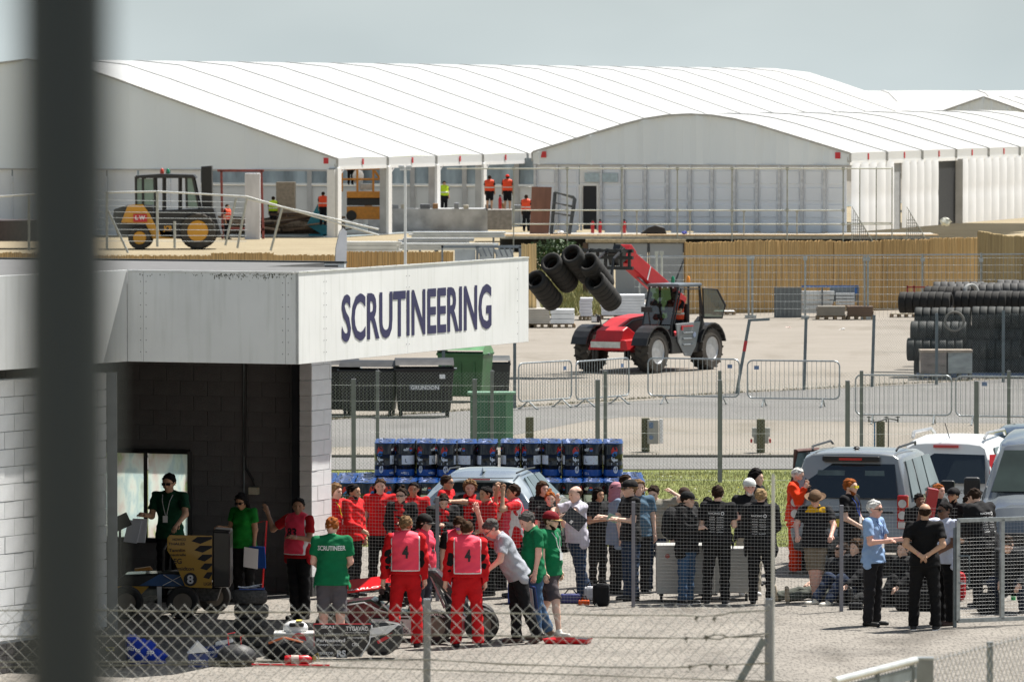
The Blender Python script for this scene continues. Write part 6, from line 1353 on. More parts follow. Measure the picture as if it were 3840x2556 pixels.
def person(px, hy, fy, rz, label, skin='p', hair='short', hc='brown', top='tee', tc='#111213', bot='jeans', bc='#2b3a55', la='down', ra='down', ll='s', rl='s', lean=0, nod=0, turn=0, shoe='#1a1a1c', girth=1.13, d=None, hgt=None, cap=None, glasses=None, beard=None, bib=None, inner=None, collar=True, hem=0, text=None, res=.0118, z0=0.0, sole=None, group='people in the paddock', fem=False, x=None, extra=None, stripe=None, name='person', lanyard=None, wrist=None):
    """px, hy, fy: picture column of the head and rows of head top and feet in the photograph, turned into a place and a height. rz: 0 faces the camera, 90 faces right."""
    global NP; NP += 1; seed = NP * 1.37
    d = d or (CH - z0) * FPX / (fy - 345.0)
    H_ = hgt or CH - z0 - (hy - 345.0) * d / FPX
    k = H_ / 1.75; s = k
    lr = R(lean); cl, sl_ = math.cos(lr), math.sin(lr)
    hip = np.array([0, 0, .93 * k])
    def T(x, y, z):                           # torso frame -> body frame (lean forward about the hips)
        return hip + np.array([x, y * cl + z * sl_, z * cl - y * sl_])
    X1 = np.array([1., 0, 0]); g = girth; fw = .9 if fem else 1.0
    sh = {1: T(.200 * k * fw, 0, .50 * k), -1: T(-.200 * k * fw, 0, .50 * k)}
    def nrm(v): v = np.array(v, float); return v / np.linalg.norm(v)
    arms = {}
    for sgn, an in ((1, la), (-1, ra)):
        u, f = ARM[an] if isinstance(an, str) else an
        def M(v): v = nrm(v); return np.array([v[0] * sgn, v[1] * cl + v[2] * sl_ * .6, v[2]]) if lean < 50 else np.array([v[0] * sgn, v[1], v[2]])
        el = sh[sgn] + nrm(M(u)) * .285 * k; wr = el + nrm(M(f)) * .255 * k; arms[sgn] = (sh[sgn], el, wr, nrm(M(f)))
    legs = {}
    for sgn, ln in ((1, ll), (-1, rl)):
        a, b = LEG[ln]; hp = np.array([.088 * k * sgn, 0, .90 * k]); kn = hp + nrm((a[0] * sgn, a[1], a[2])) * .43 * k; an_ = kn + nrm((b[0] * sgn, b[1], b[2])) * .405 * k; legs[sgn] = (hp, kn, an_, ln)
    nb = T(0, .0, .545 * k)
    nr = lr * .75 + R(nod); cn, sn = math.cos(nr), math.sin(nr); ct, st = math.cos(R(turn)), math.sin(R(turn))
    hcn = nb + np.array([0, .035 * math.sin(nr) * k + .02 * k, .13 * k])
    hcn = nb + np.array([0, math.sin(nr) * .13 * k + .015 * k, math.cos(nr) * .125 * k])
    hs = k * 1.03
    def Hd(x, y, z):
        x, y, z = x * hs, y * hs, z * hs; x, y = x * ct + y * st, -x * st + y * ct
        return hcn + np.array([x, y * cn + z * sn, z * cn - y * sn])
    hx = Hd(1, 0, 0) - hcn; hx = hx / np.linalg.norm(hx)
    # ---- body prims (A, B, ra, rb, flatten axis, factor, flat end)
    P_ = []
    def pr(A, B, ra_, rb_, ax=None, fac=None, flat=0, L_=P_): L_.append((np.array(A), np.array(B), ra_, rb_, ax, fac, flat))
    tor = []
    pr(T(0, 0, .02 * k), T(0, .0, .16 * k), .108 * k * g, .098 * k * g, X1, 1.42, 0, tor); pr(T(0, .005 * k, .16 * k), T(0, .005 * k, .40 * k), .102 * k * g, .118 * k, X1, 1.47 * (.92 if fem else 1), 0, tor)
    pr(T(-.138 * k * fw, -.005, .475 * k), T(.138 * k * fw, -.005, .475 * k), .070 * k, .070 * k, None, None, 0, tor); pr(T(0, -.01, .44 * k), T(0, -.005, .52 * k), .095 * k, .06 * k, X1, 1.35, 0, tor)
    if g > 1.08: pr(T(0, .05 * k, .12 * k), T(0, .05 * k, .2 * k), .105 * k * g, .10 * k * g, X1, 1.3, 0, tor)
    if fem: pr(T(-.07 * k, .075 * k, .37 * k), T(.07 * k, .075 * k, .37 * k), .065 * k, .065 * k, None, None, 0, tor)
    P_ += tor
    for sgn in (1, -1):
        a, e, w, f = arms[sgn]; pr(a, e, .052 * k, .042 * k); pr(e, w, .040 * k, .027 * k); pr(w, w + f * .075 * k, .026 * k, .034 * k)
        hp, kn, an_, ln = legs[sgn]; pr(hp, kn, .086 * k * (.5 + .5 * g), .056 * k); pr(kn, an_, .055 * k, .036 * k); pr(kn + (an_ - kn) * .25 + np.array([0, -.012 * k, 0]), kn + (an_ - kn) * .5, .050 * k, .042 * k)
    pr(nb - np.array([0, .01, .03 * k]), hcn + (nb - hcn) * .35, .056 * k, .052 * k)
    # head
    pr(Hd(0, -.018, .035), Hd(0, .012, .030), .088 * hs, .084 * hs, hx, .90); pr(Hd(0, .022, .01), Hd(0, .036, -.062), .066 * hs, .044 * hs, hx, .95); pr(Hd(0, .062, -.088), Hd(0, .066, -.084), .020 * hs, .020 * hs)
    fp0 = len(P_); pr(Hd(0, .088, .012), Hd(0, .106, -.022), .008 * hs, .0145 * hs); pr(Hd(-.03, .083, .030), Hd(.03, .083, .030), .010 * hs, .010 * hs)
    for q in (-1, 1): pr(Hd(q * .080, -.008, .006), Hd(q * .080, -.010, -.02), .018 * hs, .012 * hs, hx, .45); pr(Hd(q * .040, .062, -.022), Hd(q * .036, .060, -.03), .022 * hs, .022 * hs)
    pr(Hd(-.016, .080, -.055), Hd(.016, .080, -.055), .0095 * hs, .0095 * hs)
    # fingers
    ev, ef = [], []
    for sgn in (1, -1):
        a, e, w, f = arms[sgn]; up = np.array([0, 0, 1.]) if abs(f[2]) < .8 else np.array([0, 1., 0]); sd = np.cross(f, up); sd /= np.linalg.norm(sd); dn = np.cross(sd, f)
        if abs(f[2]) >= .8: sd, dn = np.array([0, 1., 0]) - f * f[1], np.cross(f, np.array([0, 1., 0])) * sgn; sd /= np.linalg.norm(sd); dn /= np.linalg.norm(dn)
        base_ = w + f * .085 * k; m_ = MB()
        for i, (o_, l_) in enumerate(((-.030, .062), (-.010, .074), (.010, .070), (.029, .054))):
            p0 = base_ + sd * o_ * k; p1 = p0 + (f * .9 - dn * .25) * l_ * .5 * k; p2 = p1 + (f * .55 - dn * .7) * l_ * .55 * k; m_.tube([p0 - f * .02, p1, p2], [.0098 * k, .009 * k, .0065 * k], 5)
        t0 = w + f * .02 * k + sd * .026 * k * 1; t1 = t0 + (f * .7 + sd * .6 - dn * .2) * .042 * k; m_.tube([t0, t1, t1 + (f * .9 - dn * .3) * .032 * k], [.013 * k, .0105 * k, .007 * k], 5)
        n0 = len(ev); ev += m_.v; ef += [tuple(i + n0 for i in q_) for q_ in m_.f]
    allz = [min(p[0][2] - p[2], p[1][2] - p[3]) for p in P_]; foot = min(legs[1][2][2], legs[-1][2][2]) - .075 * k
    low = min(foot, min(T(0, 0, 0)[2] - .115 * k, 99) if ll in ('sit', 'bentsit') or rl in ('sit', 'bentsit') else foot); dz = z0 - low if ll != 'chair' else z0 - T(0, 0, 0)[2] + .115 * k
    X0 = (px - 1920.0) * d / FPX if x is None else x
    rr = R(rz)
    # the head's offset from the feet is taken off so that the head lands on its column
    hxw = hcn[0] * 1.0; ox = -math.cos(rr) * 0 - math.sin(rr) * hcn[1]; oy = 0
    t = thing(name, label, 'person', (X0 + ox, d, dz), rr, group)
    def W_(A):                                 # body frame (y forward) -> object frame (faces -y)
        B = np.array(A, float).copy(); B[..., 1] *= -1; return B
    def flip(pl):
        out = []
        for (A, B, a, b, ax, fac, fl_) in pl:
            ax2 = None if ax is None else np.array([ax[0], -ax[1], ax[2]]); out.append((W_(A), W_(B), a, b, ax2, fac, fl_))
        return out
    socks = [W_(Hd(q * .033, .100, .012)) for q in (-1, 1)]
    def post_body(F, X, Y_, Z_):
        for s_ in socks: F = -smin(-F, (np.sqrt((X - s_[0]) ** 2 + (Y_ - s_[1]) ** 2 + (Z_ - s_[2]) ** 2) - .019 * hs), .012)
        return F
    V_, Q = field(flip(P_), res, .028 * k, post=post_body)
    eV = np.array(ev); eV[:, 1] *= -1
    body = mesh_obj('body', np_mesh('body', V_, Q, SK[skin], extra=(eV, [q_[::-1] for q_ in ef])), t)
    def garment(nm, prims, m, kk=.03, amp=.0035, f=1.0, cut=None, parent=None, res_=None):
        ff = folds(amp, f, seed)
        def post(F, X, Y_, Z_):
            if amp: F = F + ff(X, Y_, Z_)
            if cut is not None: F = cut(F, X, Y_, Z_)
            return F
        v, q = field(flip(prims), res_ or res, kk, post=post)
        if len(q) == 0: return None
        return mesh_obj(nm, np_mesh(nm, v, q, m), parent or t)
    def infl(pl, o_): return [(A, B, a + o_, b + o_, ax, fac, fl_) for (A, B, a, b, ax, fac, fl_) in pl]
    TI = np.array([[1, 0, 0], [0, cl, -sl_], [0, sl_, cl]])  # body -> torso
    def tl(X, Y_, Z_):
        y, z = -Y_, Z_ - hip[2]; return X, y * cl - z * sl_, y * sl_ + z * cl
    # ---- trousers / shorts / skirt
    mB = cloth(bc); off = .014 * k
    lp_ = []; frac = {'shorts': .0, 'jeans': 1, 'trousers': 1, 'suit': 1, 'none': 0}.get(bot, 1)
    pr(T(0, 0, -.01 * k), T(0, 0, .10 * k), .112 * k * g + off * .6, .104 * k * g + off * .5, X1, 1.40, 0, lp_)
    for sgn in (1, -1):
        hp, kn, an_, ln = legs[sgn]; wd = {'jeans': .072, 'trousers': .072, 'suit': .080}.get(bot, .07)
        if bot == 'shorts': pr(hp, kn + (kn - hp) * -.06, .096 * k * (.5 + .5 * g) + off * .6, .088 * k, None, None, 1, lp_)
        else: pr(hp, kn, .098 * k * (.5 + .5 * g) + off * .7, .070 * k + off * .6, None, None, 0, lp_); pr(kn, an_ + (an_ - kn) * .05, .068 * k + off * .6, wd * k, None, None, 1, lp_)
    if bot != 'none': garment('shorts' if bot == 'shorts' else 'trousers', lp_, mB, .03, .0065, .7)
    if stripe:
        sp2 = []
        for sgn in (1, -1):
            hp, kn, an_, ln = legs[sgn]; o3 = np.array([.062 * k * sgn, .01, 0]); pr(hp + o3 * .8, kn + o3 * .55, .028 * k, .026 * k, None, None, 1, sp2); pr(kn + o3 * .55, an_ + o3 * .4, .026 * k, .03 * k, None, None, 1, sp2)
        garment('side_stripe', sp2, cloth(stripe), .01, .002)
    # ---- shoes
    for sgn in (1, -1):
        hp, kn, an_, ln = legs[sgn]; fz = np.array([0, 0, -.048 * k]) if ln not in ('sit',) else np.array([0, .03, -.0]); fwd = np.array([.12 * sgn, 1, 0]) if ln not in ('sit', ) else np.array([.1 * sgn, .15, .97])
        fwd = fwd / np.linalg.norm(fwd); hl = an_ + fz - fwd * .045 * k; zz = []
        if ln == 'b': fwd = np.array([.05 * sgn, .85, -.45]); fwd /= np.linalg.norm(fwd)
        tt = an_ + fz + fwd * .16 * k - np.array([0, 0, .006 * k]); pr(hl, tt, .040 * k, .034 * k, X1, 1.05, 0, zz); pr(an_, an_ + fz * .5, .045 * k, .05 * k, None, None, 0, zz)
        zc = min(hl[2], tt[2]) - .028 * k
        so = garment('shoe', zz, mat('shoe_' + shoe, shoe, .55, var=.2), .02, 0, cut=(lambda F, X, Y_, Z_, z_=zc: np.maximum(F, z_ - Z_)) if ln not in ('sit', 'b') else None)
        if sole and so: 
            z2 = []; pr(hl + np.array([0, 0, -.02 * k]), tt + np.array([0, 0, -.018 * k]), .042 * k, .036 * k, X1, 1.05, 0, z2); garment('sole', z2, mat('sole_' + sole, sole, .6, var=.1), .02, 0, cut=lambda F, X, Y_, Z_, z_=zc + .018 * k: np.maximum(F, Z_ - z_), parent=so)
    # ---- top
    mT = cloth(tc); o1 = {'tee': .012, 'polo': .012, 'shirt': .014, 'sweater': .022, 'jacket': .030, 'suit': .020}.get(top, .014) * k
    tp = infl(tor, o1); hz = {'tee': -.06, 'polo': -.075, 'shirt': -.065, 'sweater': -.07, 'jacket': -.12, 'suit': .03}.get(top, -.06) * k + hem
    pr(T(0, 0, hz - .02), T(0, 0, .06 * k), .130 * k * g + o1 + .010, .118 * k * g + o1 + .006, X1, 1.42, 0, tp); long = top in ('sweater', 'jacket', 'suit')
    for sgn in (1, -1):
        a, e, w, f = arms[sgn]
        if long: pr(a, e, .056 * k + o1, .047 * k + o1, None, None, 0, tp); pr(e, w - f * .0, .047 * k + o1, .034 * k + o1 * .8, None, None, 1, tp)
        else: pr(a, a + (e - a) * (.70 if not fem else .6), .056 * k + o1, .060 * k + o1, None, None, 1, tp)
        if top == 'shirt' and girth == 1.0 and False: pass
    def cut_top(F, X, Y_, Z_):
        x_, y_, z_ = tl(X, Y_, Z_); 
        trunk = np.maximum(-(z_ - hz), -1); inarm = np.abs(x_) > .21 * k
        return np.where(inarm & (z_ < hz + .1 * k), F, np.maximum(F, hz - z_))
    tpo = garment(top if top != 'suit' else 'jacket', tp, mT, .03, .007 if long else .0055, .75, cut_top)
    if top == 'suit':
        sp3 = []
        for sgn in (1, -1):
            a, e, w, f = arms[sgn]; o3 = np.array([-.012 * sgn, -.02, 0]) * k; pr(a + (e - a) * .55 + o3, e + o3, .058 * k, .056 * k, None, None, 0, sp3); pr(e + o3, e + (w - e) * .35 + o3, .056 * k, .045 * k, None, None, 0, sp3)
        garment('sleeve_panel', sp3, cloth('#0f0f11'), .01, .003)
    nv = nb - hcn; nv = nv / np.linalg.norm(nv)
    if collar or top in ('polo', 'shirt', 'jacket', 'suit'):
        cp = []; pr(nb + nv * .015 * k, nb - nv * .022 * k, .072 * k + o1 * .4, .066 * k + o1 * .3, None, None, 2, cp); garment('collar', cp, mT if lanyard is None else mT, .01, 0)
    if inner:
        ip = infl(tor, o1 + .004 * k)
        garment('undershirt', ip, cloth(inner), .03, .004, .85, lambda F, X, Y_, Z_: (lambda x_, y_, z_: np.maximum.reduce([F, np.abs(x_) - (.052 + .05 * np.clip(z_ / .5, 0, 1)) * k + 0 * F, -y_ + 0 * F, hz + .03 - z_ + 0 * F]))(*tl(X, Y_, Z_)))
    bibo = None
    if bib:
        bp = infl(tor, o1 + .016 * k); pr(T(0, 0, hz + .04), T(0, 0, .05 * k), .130 * k * g + o1 + .02, .12 * k * g + o1 + .018, X1, 1.42, 0, bp)
        def reg(m_): return lambda F, X, Y_, Z_: (lambda x_, y_, z_: np.maximum.reduce([F, np.abs(x_) - (.192 * k - m_) + 0 * F, hz + .05 * k + m_ - z_ + 0 * F]))(*tl(X, Y_, Z_))
        garment('bib_border', bp, mat('bib_border', (.7, .68, .68), .6, var=.05), .03, .004, .85, reg(0)); bp2 = infl(bp, .004)
        bibo = garment('bib', bp2, mat('bib_pink', (.93, .05, .105), .65, 0, .08, 4, bump=.3, bscale=20), .03, .004, .85, reg(.013))
    # ---- surface printing
    solid = flip(infl(tp if not bib else bp2, .0)); ff = folds(.004 if bib else (.005 if long else .0042), .85, seed)
    def sdf_top(p): 
        dd_ = min(float(prim_d(p[0], p[1], p[2], q_)) for q_ in solid); return dd_ - .011
    def printing(strs, side, m, par):
        """strs: (text, x centre, z bottom, width, height, bold) in the torso frame; side +1 chest, -1 back"""
        mb_ = MB(); fwd = np.array([0, cl, -sl_]) * side
        for (tx, xc, zb_, w_, h_, bo_) in strs:
            def fn(p):
                c0 = T(p[0], 0, p[2]); c0 = c0 + fwd * .34; c = W_(c0); dv = -W_(fwd)
                for _ in range(9):
                    q_ = sdf_top(c); c = c + dv * max(q_, 0) * .8
                    if q_ < .001: break
                return Vector(c)
            ex = Vector((1, 0, 0)) if side > 0 else Vector((-1, 0, 0)); o_ = Vector((xc * k - ex.x * w_ * k / 2, 0, zb_ * k))
            lettering(mb_, tx, o_, ex, (0, 0, 1), w_ * k, h_ * k, bo_, 0, fn, 0)
        if mb_.v: mb_.build('lettering', m, par or t)
    for (strs, side, m_) in (text or []): printing(strs, side, m_, bibo if bib else tpo)
    # ---- hair, caps, face
    if hair != 'bald':
        hp_ = []; oh = {'short': .009, 'crop': .005, 'curly': .030, 'long': .020, 'mop': .020, 'bun': .010, 'fringe': .008}[hair] * k
        if cap: oh = min(oh, .010 * k)
        pr(Hd(0, -.020, .038), Hd(0, .014, .036), .088 * hs + oh, .084 * hs + oh, hx, .92, 0, hp_)
        if hair == 'long': pr(Hd(-.03, -.065, .0), Hd(-.04, -.075, -.16), .05 * hs, .04 * hs, None, None, 0, hp_); pr(Hd(.03, -.065, .0), Hd(.04, -.075, -.16), .05 * hs, .04 * hs, None, None, 0, hp_); pr(Hd(-.075, -.01, .0), Hd(-.075, -.02, -.12), .022 * hs, .018 * hs, None, None, 0, hp_); pr(Hd(.075, -.01, .0), Hd(.075, -.02, -.12), .022 * hs, .018 * hs, None, None, 0, hp_)
        if hair == 'bun': pr(Hd(0, -.06, .13), Hd(0, -.05, .14), .045 * hs, .04 * hs, None, None, 0, hp_)
        if hair == 'mop': pr(Hd(0, .06, .085), Hd(0, .0, .11), .035 * hs, .05 * hs, hx, 1.5, 0, hp_)
        Hc_ = W_(hcn); ey = W_(Hd(0, 1, 0) - hcn); ez_ = W_(Hd(0, 0, 1) - hcn); ey, ez_ = ey / np.linalg.norm(ey), ez_ / np.linalg.norm(ez_)
        def cut_h(F, X, Y_, Z_):
            dx, dy, dz_ = X - Hc_[0], Y_ - Hc_[1], Z_ - Hc_[2]; yy = dx * ey[0] + dy * ey[1] + dz_ * ey[2]; zz_ = dx * ez_[0] + dy * ez_[1] + dz_ * ez_[2]
            lim = .80 * yy - .60 * zz_ - (.016 if hair != 'fringe' else -.02) * hs
            if hair in ('long', 'curly', 'mop'): lim = np.minimum(lim, np.maximum(yy - .045 * hs, -1) if hair == 'long' else lim)
            F = np.maximum(F, lim); 
            if hair != 'long': F = np.maximum(F, -(zz_ + .085 * hs))
            if hair == 'fringe': F = np.maximum(F, zz_ - .055 * hs)
            return F
        garment('hair', hp_, HR[hc], .02, {'curly': .012, 'mop': .008, 'long': .007}.get(hair, .0075), 2.2 if hair == 'curly' else 1.6, cut_h, res_=min(res, .011))
    eyb = MB(); 
    for q in (-1, 1): eyb.ball(W_(Hd(q * .032, .0835, .010)), (.0115 * hs, .0115 * hs, .006 * hs), 6)
    eyb.build('eyes', mat('eye_dark', (.03, .022, .018), .25, var=0), t, smooth=True, kind='stuff')
    eyb = MB()
    for q in (-1, 1): eyb.beam(Vector(W_(Hd(q * .014, .094, .030))), Vector(W_(Hd(q * .052, .080, .033))), .006 * hs, .007 * hs)
    eyb.build('eyebrows', HR[hc if hc in HR else 'brown'], t, kind='stuff')
    MB().beam(Vector(W_(Hd(-.022, .0875, -.056))), Vector(W_(Hd(.022, .0875, -.056))), .006 * hs, .007 * hs).build('mouth', mat('lips', (.30, .10, .08), .5, var=0), t)
    if beard:
        bp_ = []; pr(Hd(0, .030, -.045), Hd(0, .044, -.078), .058 * hs, .044 * hs, hx, 1.02, 0, bp_); pr(Hd(-.02, .082, -.042), Hd(.02, .082, -.042), .010 * hs, .010 * hs, None, None, 0, bp_)
        Hb, bz, by_ = W_(hcn), W_(Hd(0, 0, 1) - hcn), W_(Hd(0, 1, 0) - hcn); bz, by_ = bz / np.linalg.norm(bz), by_ / np.linalg.norm(by_)
        garment('beard', bp_, HR[beard], .02, .002, 2, lambda F, X, Y_, Z_: np.maximum.reduce([F, ((X - Hb[0]) * bz[0] + (Y_ - Hb[1]) * bz[1] + (Z_ - Hb[2]) * bz[2]) + .030 * hs + 0 * F, .0 * hs - ((X - Hb[0]) * by_[0] + (Y_ - Hb[1]) * by_[1] + (Z_ - Hb[2]) * by_[2]) + 0 * F]), res_=min(res, .011))
    if glasses:
        gm = mat('lens_' + glasses, {'dark': (.01, .01, .012), 'clear': (.08, .08, .09), 'yellow': (.75, .62, .02), 'purple': (.22, .04, .30), 'blue': (.10, .12, .4)}[glasses], .12, var=0, spec=.8); gb = MB()
        for q in (-1, 1):
            gb.box(W_(Hd(q * .033, .104, .010)), (.050 * hs, .012 * hs, .036 * hs if glasses != 'clear' else .014 * hs), M=Matrix.Rotation(R(-turn), 3, 'Z') @ Matrix.Rotation(nr, 3, 'X')); gb.beam(Vector(W_(Hd(q * .058, .098, .014))), Vector(W_(Hd(q * .082, -.01, .012))), .007, .010)
        gb.beam(Vector(W_(Hd(-.02, .108, .018))), Vector(W_(Hd(.02, .108, .018))), .006, .008); gb.build('glasses', gm, t)
    if cap:
        kind_, cc = cap; cp = []; mC = cloth(cc); Hb, bz = W_(hcn), W_(Hd(0, 0, 1) - hcn); bz = bz / np.linalg.norm(bz)
        pr(Hd(0, -.020, .040), Hd(0, .016, .036), .088 * hs + .016 * k, .088 * hs + .014 * k, hx, .94, 0, cp)
        if kind_ == 'hood': pr(Hd(0, -.03, .0), Hd(0, -.05, -.12), .095 * hs, .09 * hs, hx, 1.0, 0, cp)
        zc_ = .035 if kind_ != 'hood' else -.3
        hy_ = W_(Hd(0, 1, 0) - hcn); hy_ = hy_ / np.linalg.norm(hy_)
        def cut_c(F, X, Y_, Z_):
            zz_ = (X - Hb[0]) * bz[0] + (Y_ - Hb[1]) * bz[1] + (Z_ - Hb[2]) * bz[2]; yy = (X - Hb[0]) * hy_[0] + (Y_ - Hb[1]) * hy_[1] + (Z_ - Hb[2]) * hy_[2]
            if kind_ == 'hood': return np.maximum(F, yy - .045 * hs)
            return np.maximum(F, zc_ * hs - zz_)
        co = garment(kind_ if kind_ != 'hood' else 'headscarf', cp, mC, .01, .001 if kind_ != 'hood' else .004, 1.5, cut_c, res_=min(res, .011))
        if kind_ in ('cap', 'flat_cap'):
            bb = MB(); L1 = .105 if kind_ == 'cap' else .05; n_ = 8; top_, bot_ = [], []
            for i in range(n_ + 1):
                a = math.pi * i / n_; xx, yy = math.cos(a) * .078, .072 + math.sin(a) * L1; zz_ = .040 - .010 * math.sin(a) - .012 * abs(math.cos(a)); top_.append(W_(Hd(xx, yy, zz_ + .004))); bot_.append(W_(Hd(xx, yy, zz_ - .004)))
            n1 = n_ + 1; bb.add(top_ + bot_, [tuple(range(n1)), tuple(range(n1, 2 * n1))[::-1]] + [(i, i + n1, i + n1 + 1, i + 1) for i in range(n_)] + [(n_, 2 * n_ + 1, n1, 0)])
            bb.build('peak', mat('peak_' + cc, cc, .8, var=.1) if kind_ == 'flat_cap' or cc != '#7a1420' else mat('peak_tan', (.5, .35, .12), .8), co)
        if kind_ == 'bush_hat':
            bb = MB(); rings = [(.088, .030), (.13, .018), (.165, .035)]; n_ = 24; vs = []
            for (r_, z_) in rings:
                for i in range(n_): a = 2 * math.pi * i / n_; vs.append(W_(Hd(math.cos(a) * r_ * .98, math.sin(a) * r_ * 1.1 - .005, z_ + .018 * abs(math.cos(a)) * (r_ > .1))))
            for (r_, z_) in rings[::-1]:
                for i in range(n_): a = 2 * math.pi * i / n_; vs.append(W_(Hd(math.cos(a) * r_ * .98, math.sin(a) * r_ * 1.1 - .005, z_ - .008 + .018 * abs(math.cos(a)) * (r_ > .1))))
            bb.add(vs, [(i * n_ + j, i * n_ + (j + 1) % n_, (i + 1) * n_ + (j + 1) % n_, (i + 1) * n_ + j) for i in range(5) for j in range(n_)]); bb.build('brim', mC, co)
        if kind_ == 'hard_hat': MB().lathe([(.10, 0), (.125, -.004), (.10, -.008)], 18, W_(Hd(0, .01, .035)), 'Z', closed=True).build('brim', mC, co)
    if lanyard:
        lb = MB(); pts = []
        for q in (-1, 1):
            for zz_ in (.52, .44, .34, .24): 
                c = T(q * (.075 if zz_ > .5 else .055 * (zz_ - .2) / .24) * k, .3, zz_ * k); c = W_(c); dv = W_(-np.array([0, cl, -sl_]))
                for _ in range(8): c = c + dv * max(sdf_top(c), 0) * .8
                pts.append(Vector(c))
        lb.tube(pts[:4], .006, 4); lb.tube(pts[4:], .006, 4); lb.build('lanyard', mat('lanyard_' + lanyard, lanyard, .6, var=.05), t); MB().box(pts[3] + Vector((0, -.01, -.05)), (.075, .006, .10)).build('name_badge', M_LAB, t)
    if wrist:
        for sgn in ((1,) if wrist[0] == 'l' else (-1,) if wrist[0] == 'r' else (1, -1)):
            a, e, w, f = arms[sgn]; c = W_(w - f * .01); f2 = W_(f); MB().cyl(Vector(c - f2 * .012), Vector(c + f2 * .012), .032 * k, n=10).build('wristband', mat('band_' + wrist[1], wrist[1], .5, var=.05), t)
    if extra: extra(t, dict(arms={s_: tuple(W_(v) for v in arms[s_]) for s_ in arms}, T=lambda x, y, z: W_(T(x * k, y * k, z * k)), Hd=lambda *a: W_(Hd(*a)), k=k, garment=garment, pr=pr, infl=infl, tor=tor, legs=legs, Tr=T))
    return t
WHP, BKP = mat('print_white', (.72, .72, .72), .6, var=0), mat('print_black', (.015, .015, .018), .6, var=0)
def world(t, p): return ofs(t) @ Vector(p)
def held(t, p, name, label, cat, build):     # a thing in someone's hand: stays a thing of its own
    q = world(t, p); o = thing(name, label, cat, q, t.rotation_euler.z); build(o); return o
def board(w, h, m1, m2=None, tilt=0, dx=0, paper='sheet'):
    def f(o):
        Mx = Matrix.Rotation(R(tilt), 3, 'X'); MB().box((dx, 0, -h * .42), (w, .012, h), M=Mx).build('board', m1, o)
        if m2: MB().box((dx - w * .38, -.02, -h * .46), (w * .9, .008, h * .93), M=Matrix.Rotation(R(tilt), 3, 'X') @ Matrix.Rotation(R(6), 3, 'Y')).build(paper, m2, o)
    return f
CLIPB = mat('clip_blue', (.008, .055, .27), .4, var=.05); PAPER = mat('paper', (.75, .76, .80), .7, var=.02); NAVY = mat('folder_navy', (.012, .018, .03), .5)
FARG = 'site workers in high-visibility vests'
VEST = dict(top='tee')
GR = '#0a6b43'; RD = '#c2141c'; JE = '#24364f'; BK = '#121214'
def sponsors(t_=.40, seed=0):
    rn = random.Random(seed); L_ = [('RACING', .04, .385, .17, .030, .02), ('O', -.085, .370, .05, .055, .03)]
    for i, z in enumerate((.335, .30, .262, .225, .19, .155, .12)):
        w = .10; L_.append((rn.choice(['elements', 'neutrelle', 'THALES', 'midton', 'HOWCO', 'NXP']), -.05, z, w, .018, 0)); L_.append((rn.choice(['Clyde', 'Altair', 'eos', 'Tannlin', 'UGR']), .07, z, .085, .018, 0))
    return L_
big4 = lambda s: [([('4', 0, .25, .085, .17, .035)], s, BKP)]
# --- in front of the mesh fence
a = person(1243, 1935, 2425, 180, 'man in green SCRUTINEER polo and grey shorts, seen from behind', 'r', 'crop', 'ginger', 'polo', GR, 'shorts', '#5b565b', 'low', 'low', nod=22, text=[([('SCRUTINEER', 0, .375, .36, .062, .03)], -1, WHP)], shoe='#4a4038', d=85.6)
a = person(1520, 1932, 2425, 180, 'man in red race suit, number 4 bib, left of the pair seen from behind', 'p', 'short', 'fair', 'suit', RD, 'suit', RD, 'loose', 'down', 'w', 'w', nod=12, bib='4', text=big4(-1), shoe='#1a1214', lanyard=None, girth=1.02, d=86.4)
a = person(1750, 1950, 2425, 184, 'man in red race suit, number 4 bib, beside the bent man in pale grey', 'p', 'short', 'brown', 'suit', RD, 'suit', RD, 'loose', 'down', 'w', 'w', nod=18, bib='4', text=big4(-1), shoe='#1a1214', d=86.4)
a = person(1592, 1926, 2372, 60, 'young person in a black cap and pink bib facing right between the red suits', 'p', 'long', 'dbrown', 'tee', BK, 'jeans', '#3b3d48', 'down', 'down', nod=10, cap=('cap', '#1d1c1b'), bib='4', text=[([('4', 0, .22, .07, .13, .03)], 1, BKP)], fem=True, glasses='clear')
a = person(1722, 1925, 2350, 10, 'person in purple sunglasses and pink bib leaning over the race car', 'p', 'mop', 'brown', 'tee', BK, 'jeans', '#23262e', 'low', 'down', lean=16, nod=18, glasses='purple', bib='1')
a = person(1845, 1955, 2415, -78, 'man in a pale grey shirt bending over with a hand on his head', 'r', 'short', 'dgrey', 'shirt', '#9fa3ab', 'trousers', '#131316', 'rest', 'head', 'b', 's', lean=26, nod=24, girth=1.12, hgt=1.80, glasses='clear', shoe='#5a3e36', d=87)
a = person(1978, 1910, 2398, -72, 'grey-haired man in green polo and jeans holding a clipboard and papers', 'r', 'short', 'dgrey', 'polo', GR, 'jeans', '#3f5a78', 'down', 'loose', 's', 'b', nod=32, girth=1.12, shoe='#5a4636', wrist=('l', '#111111'))
held(a, (.26, -.10, .72), 'clipboard', 'blue clipboard with white paper in the grey-haired scrutineer\'s hand', 'clipboard', board(.26, .33, CLIPB, PAPER, 8, .08)); 
a = person(2066, 1908, 2385, 62, 'bearded man in dark red cap, green polo and shorts striding right', 'p', 'short', 'brown', 'polo', GR, 'shorts', '#4b4448', 'loose', 'down', 'b', 'f', nod=4, cap=('cap', '#7a1420'), beard='dbrown', glasses='clear', shoe='#d8d6cf', lanyard='#dddddd')
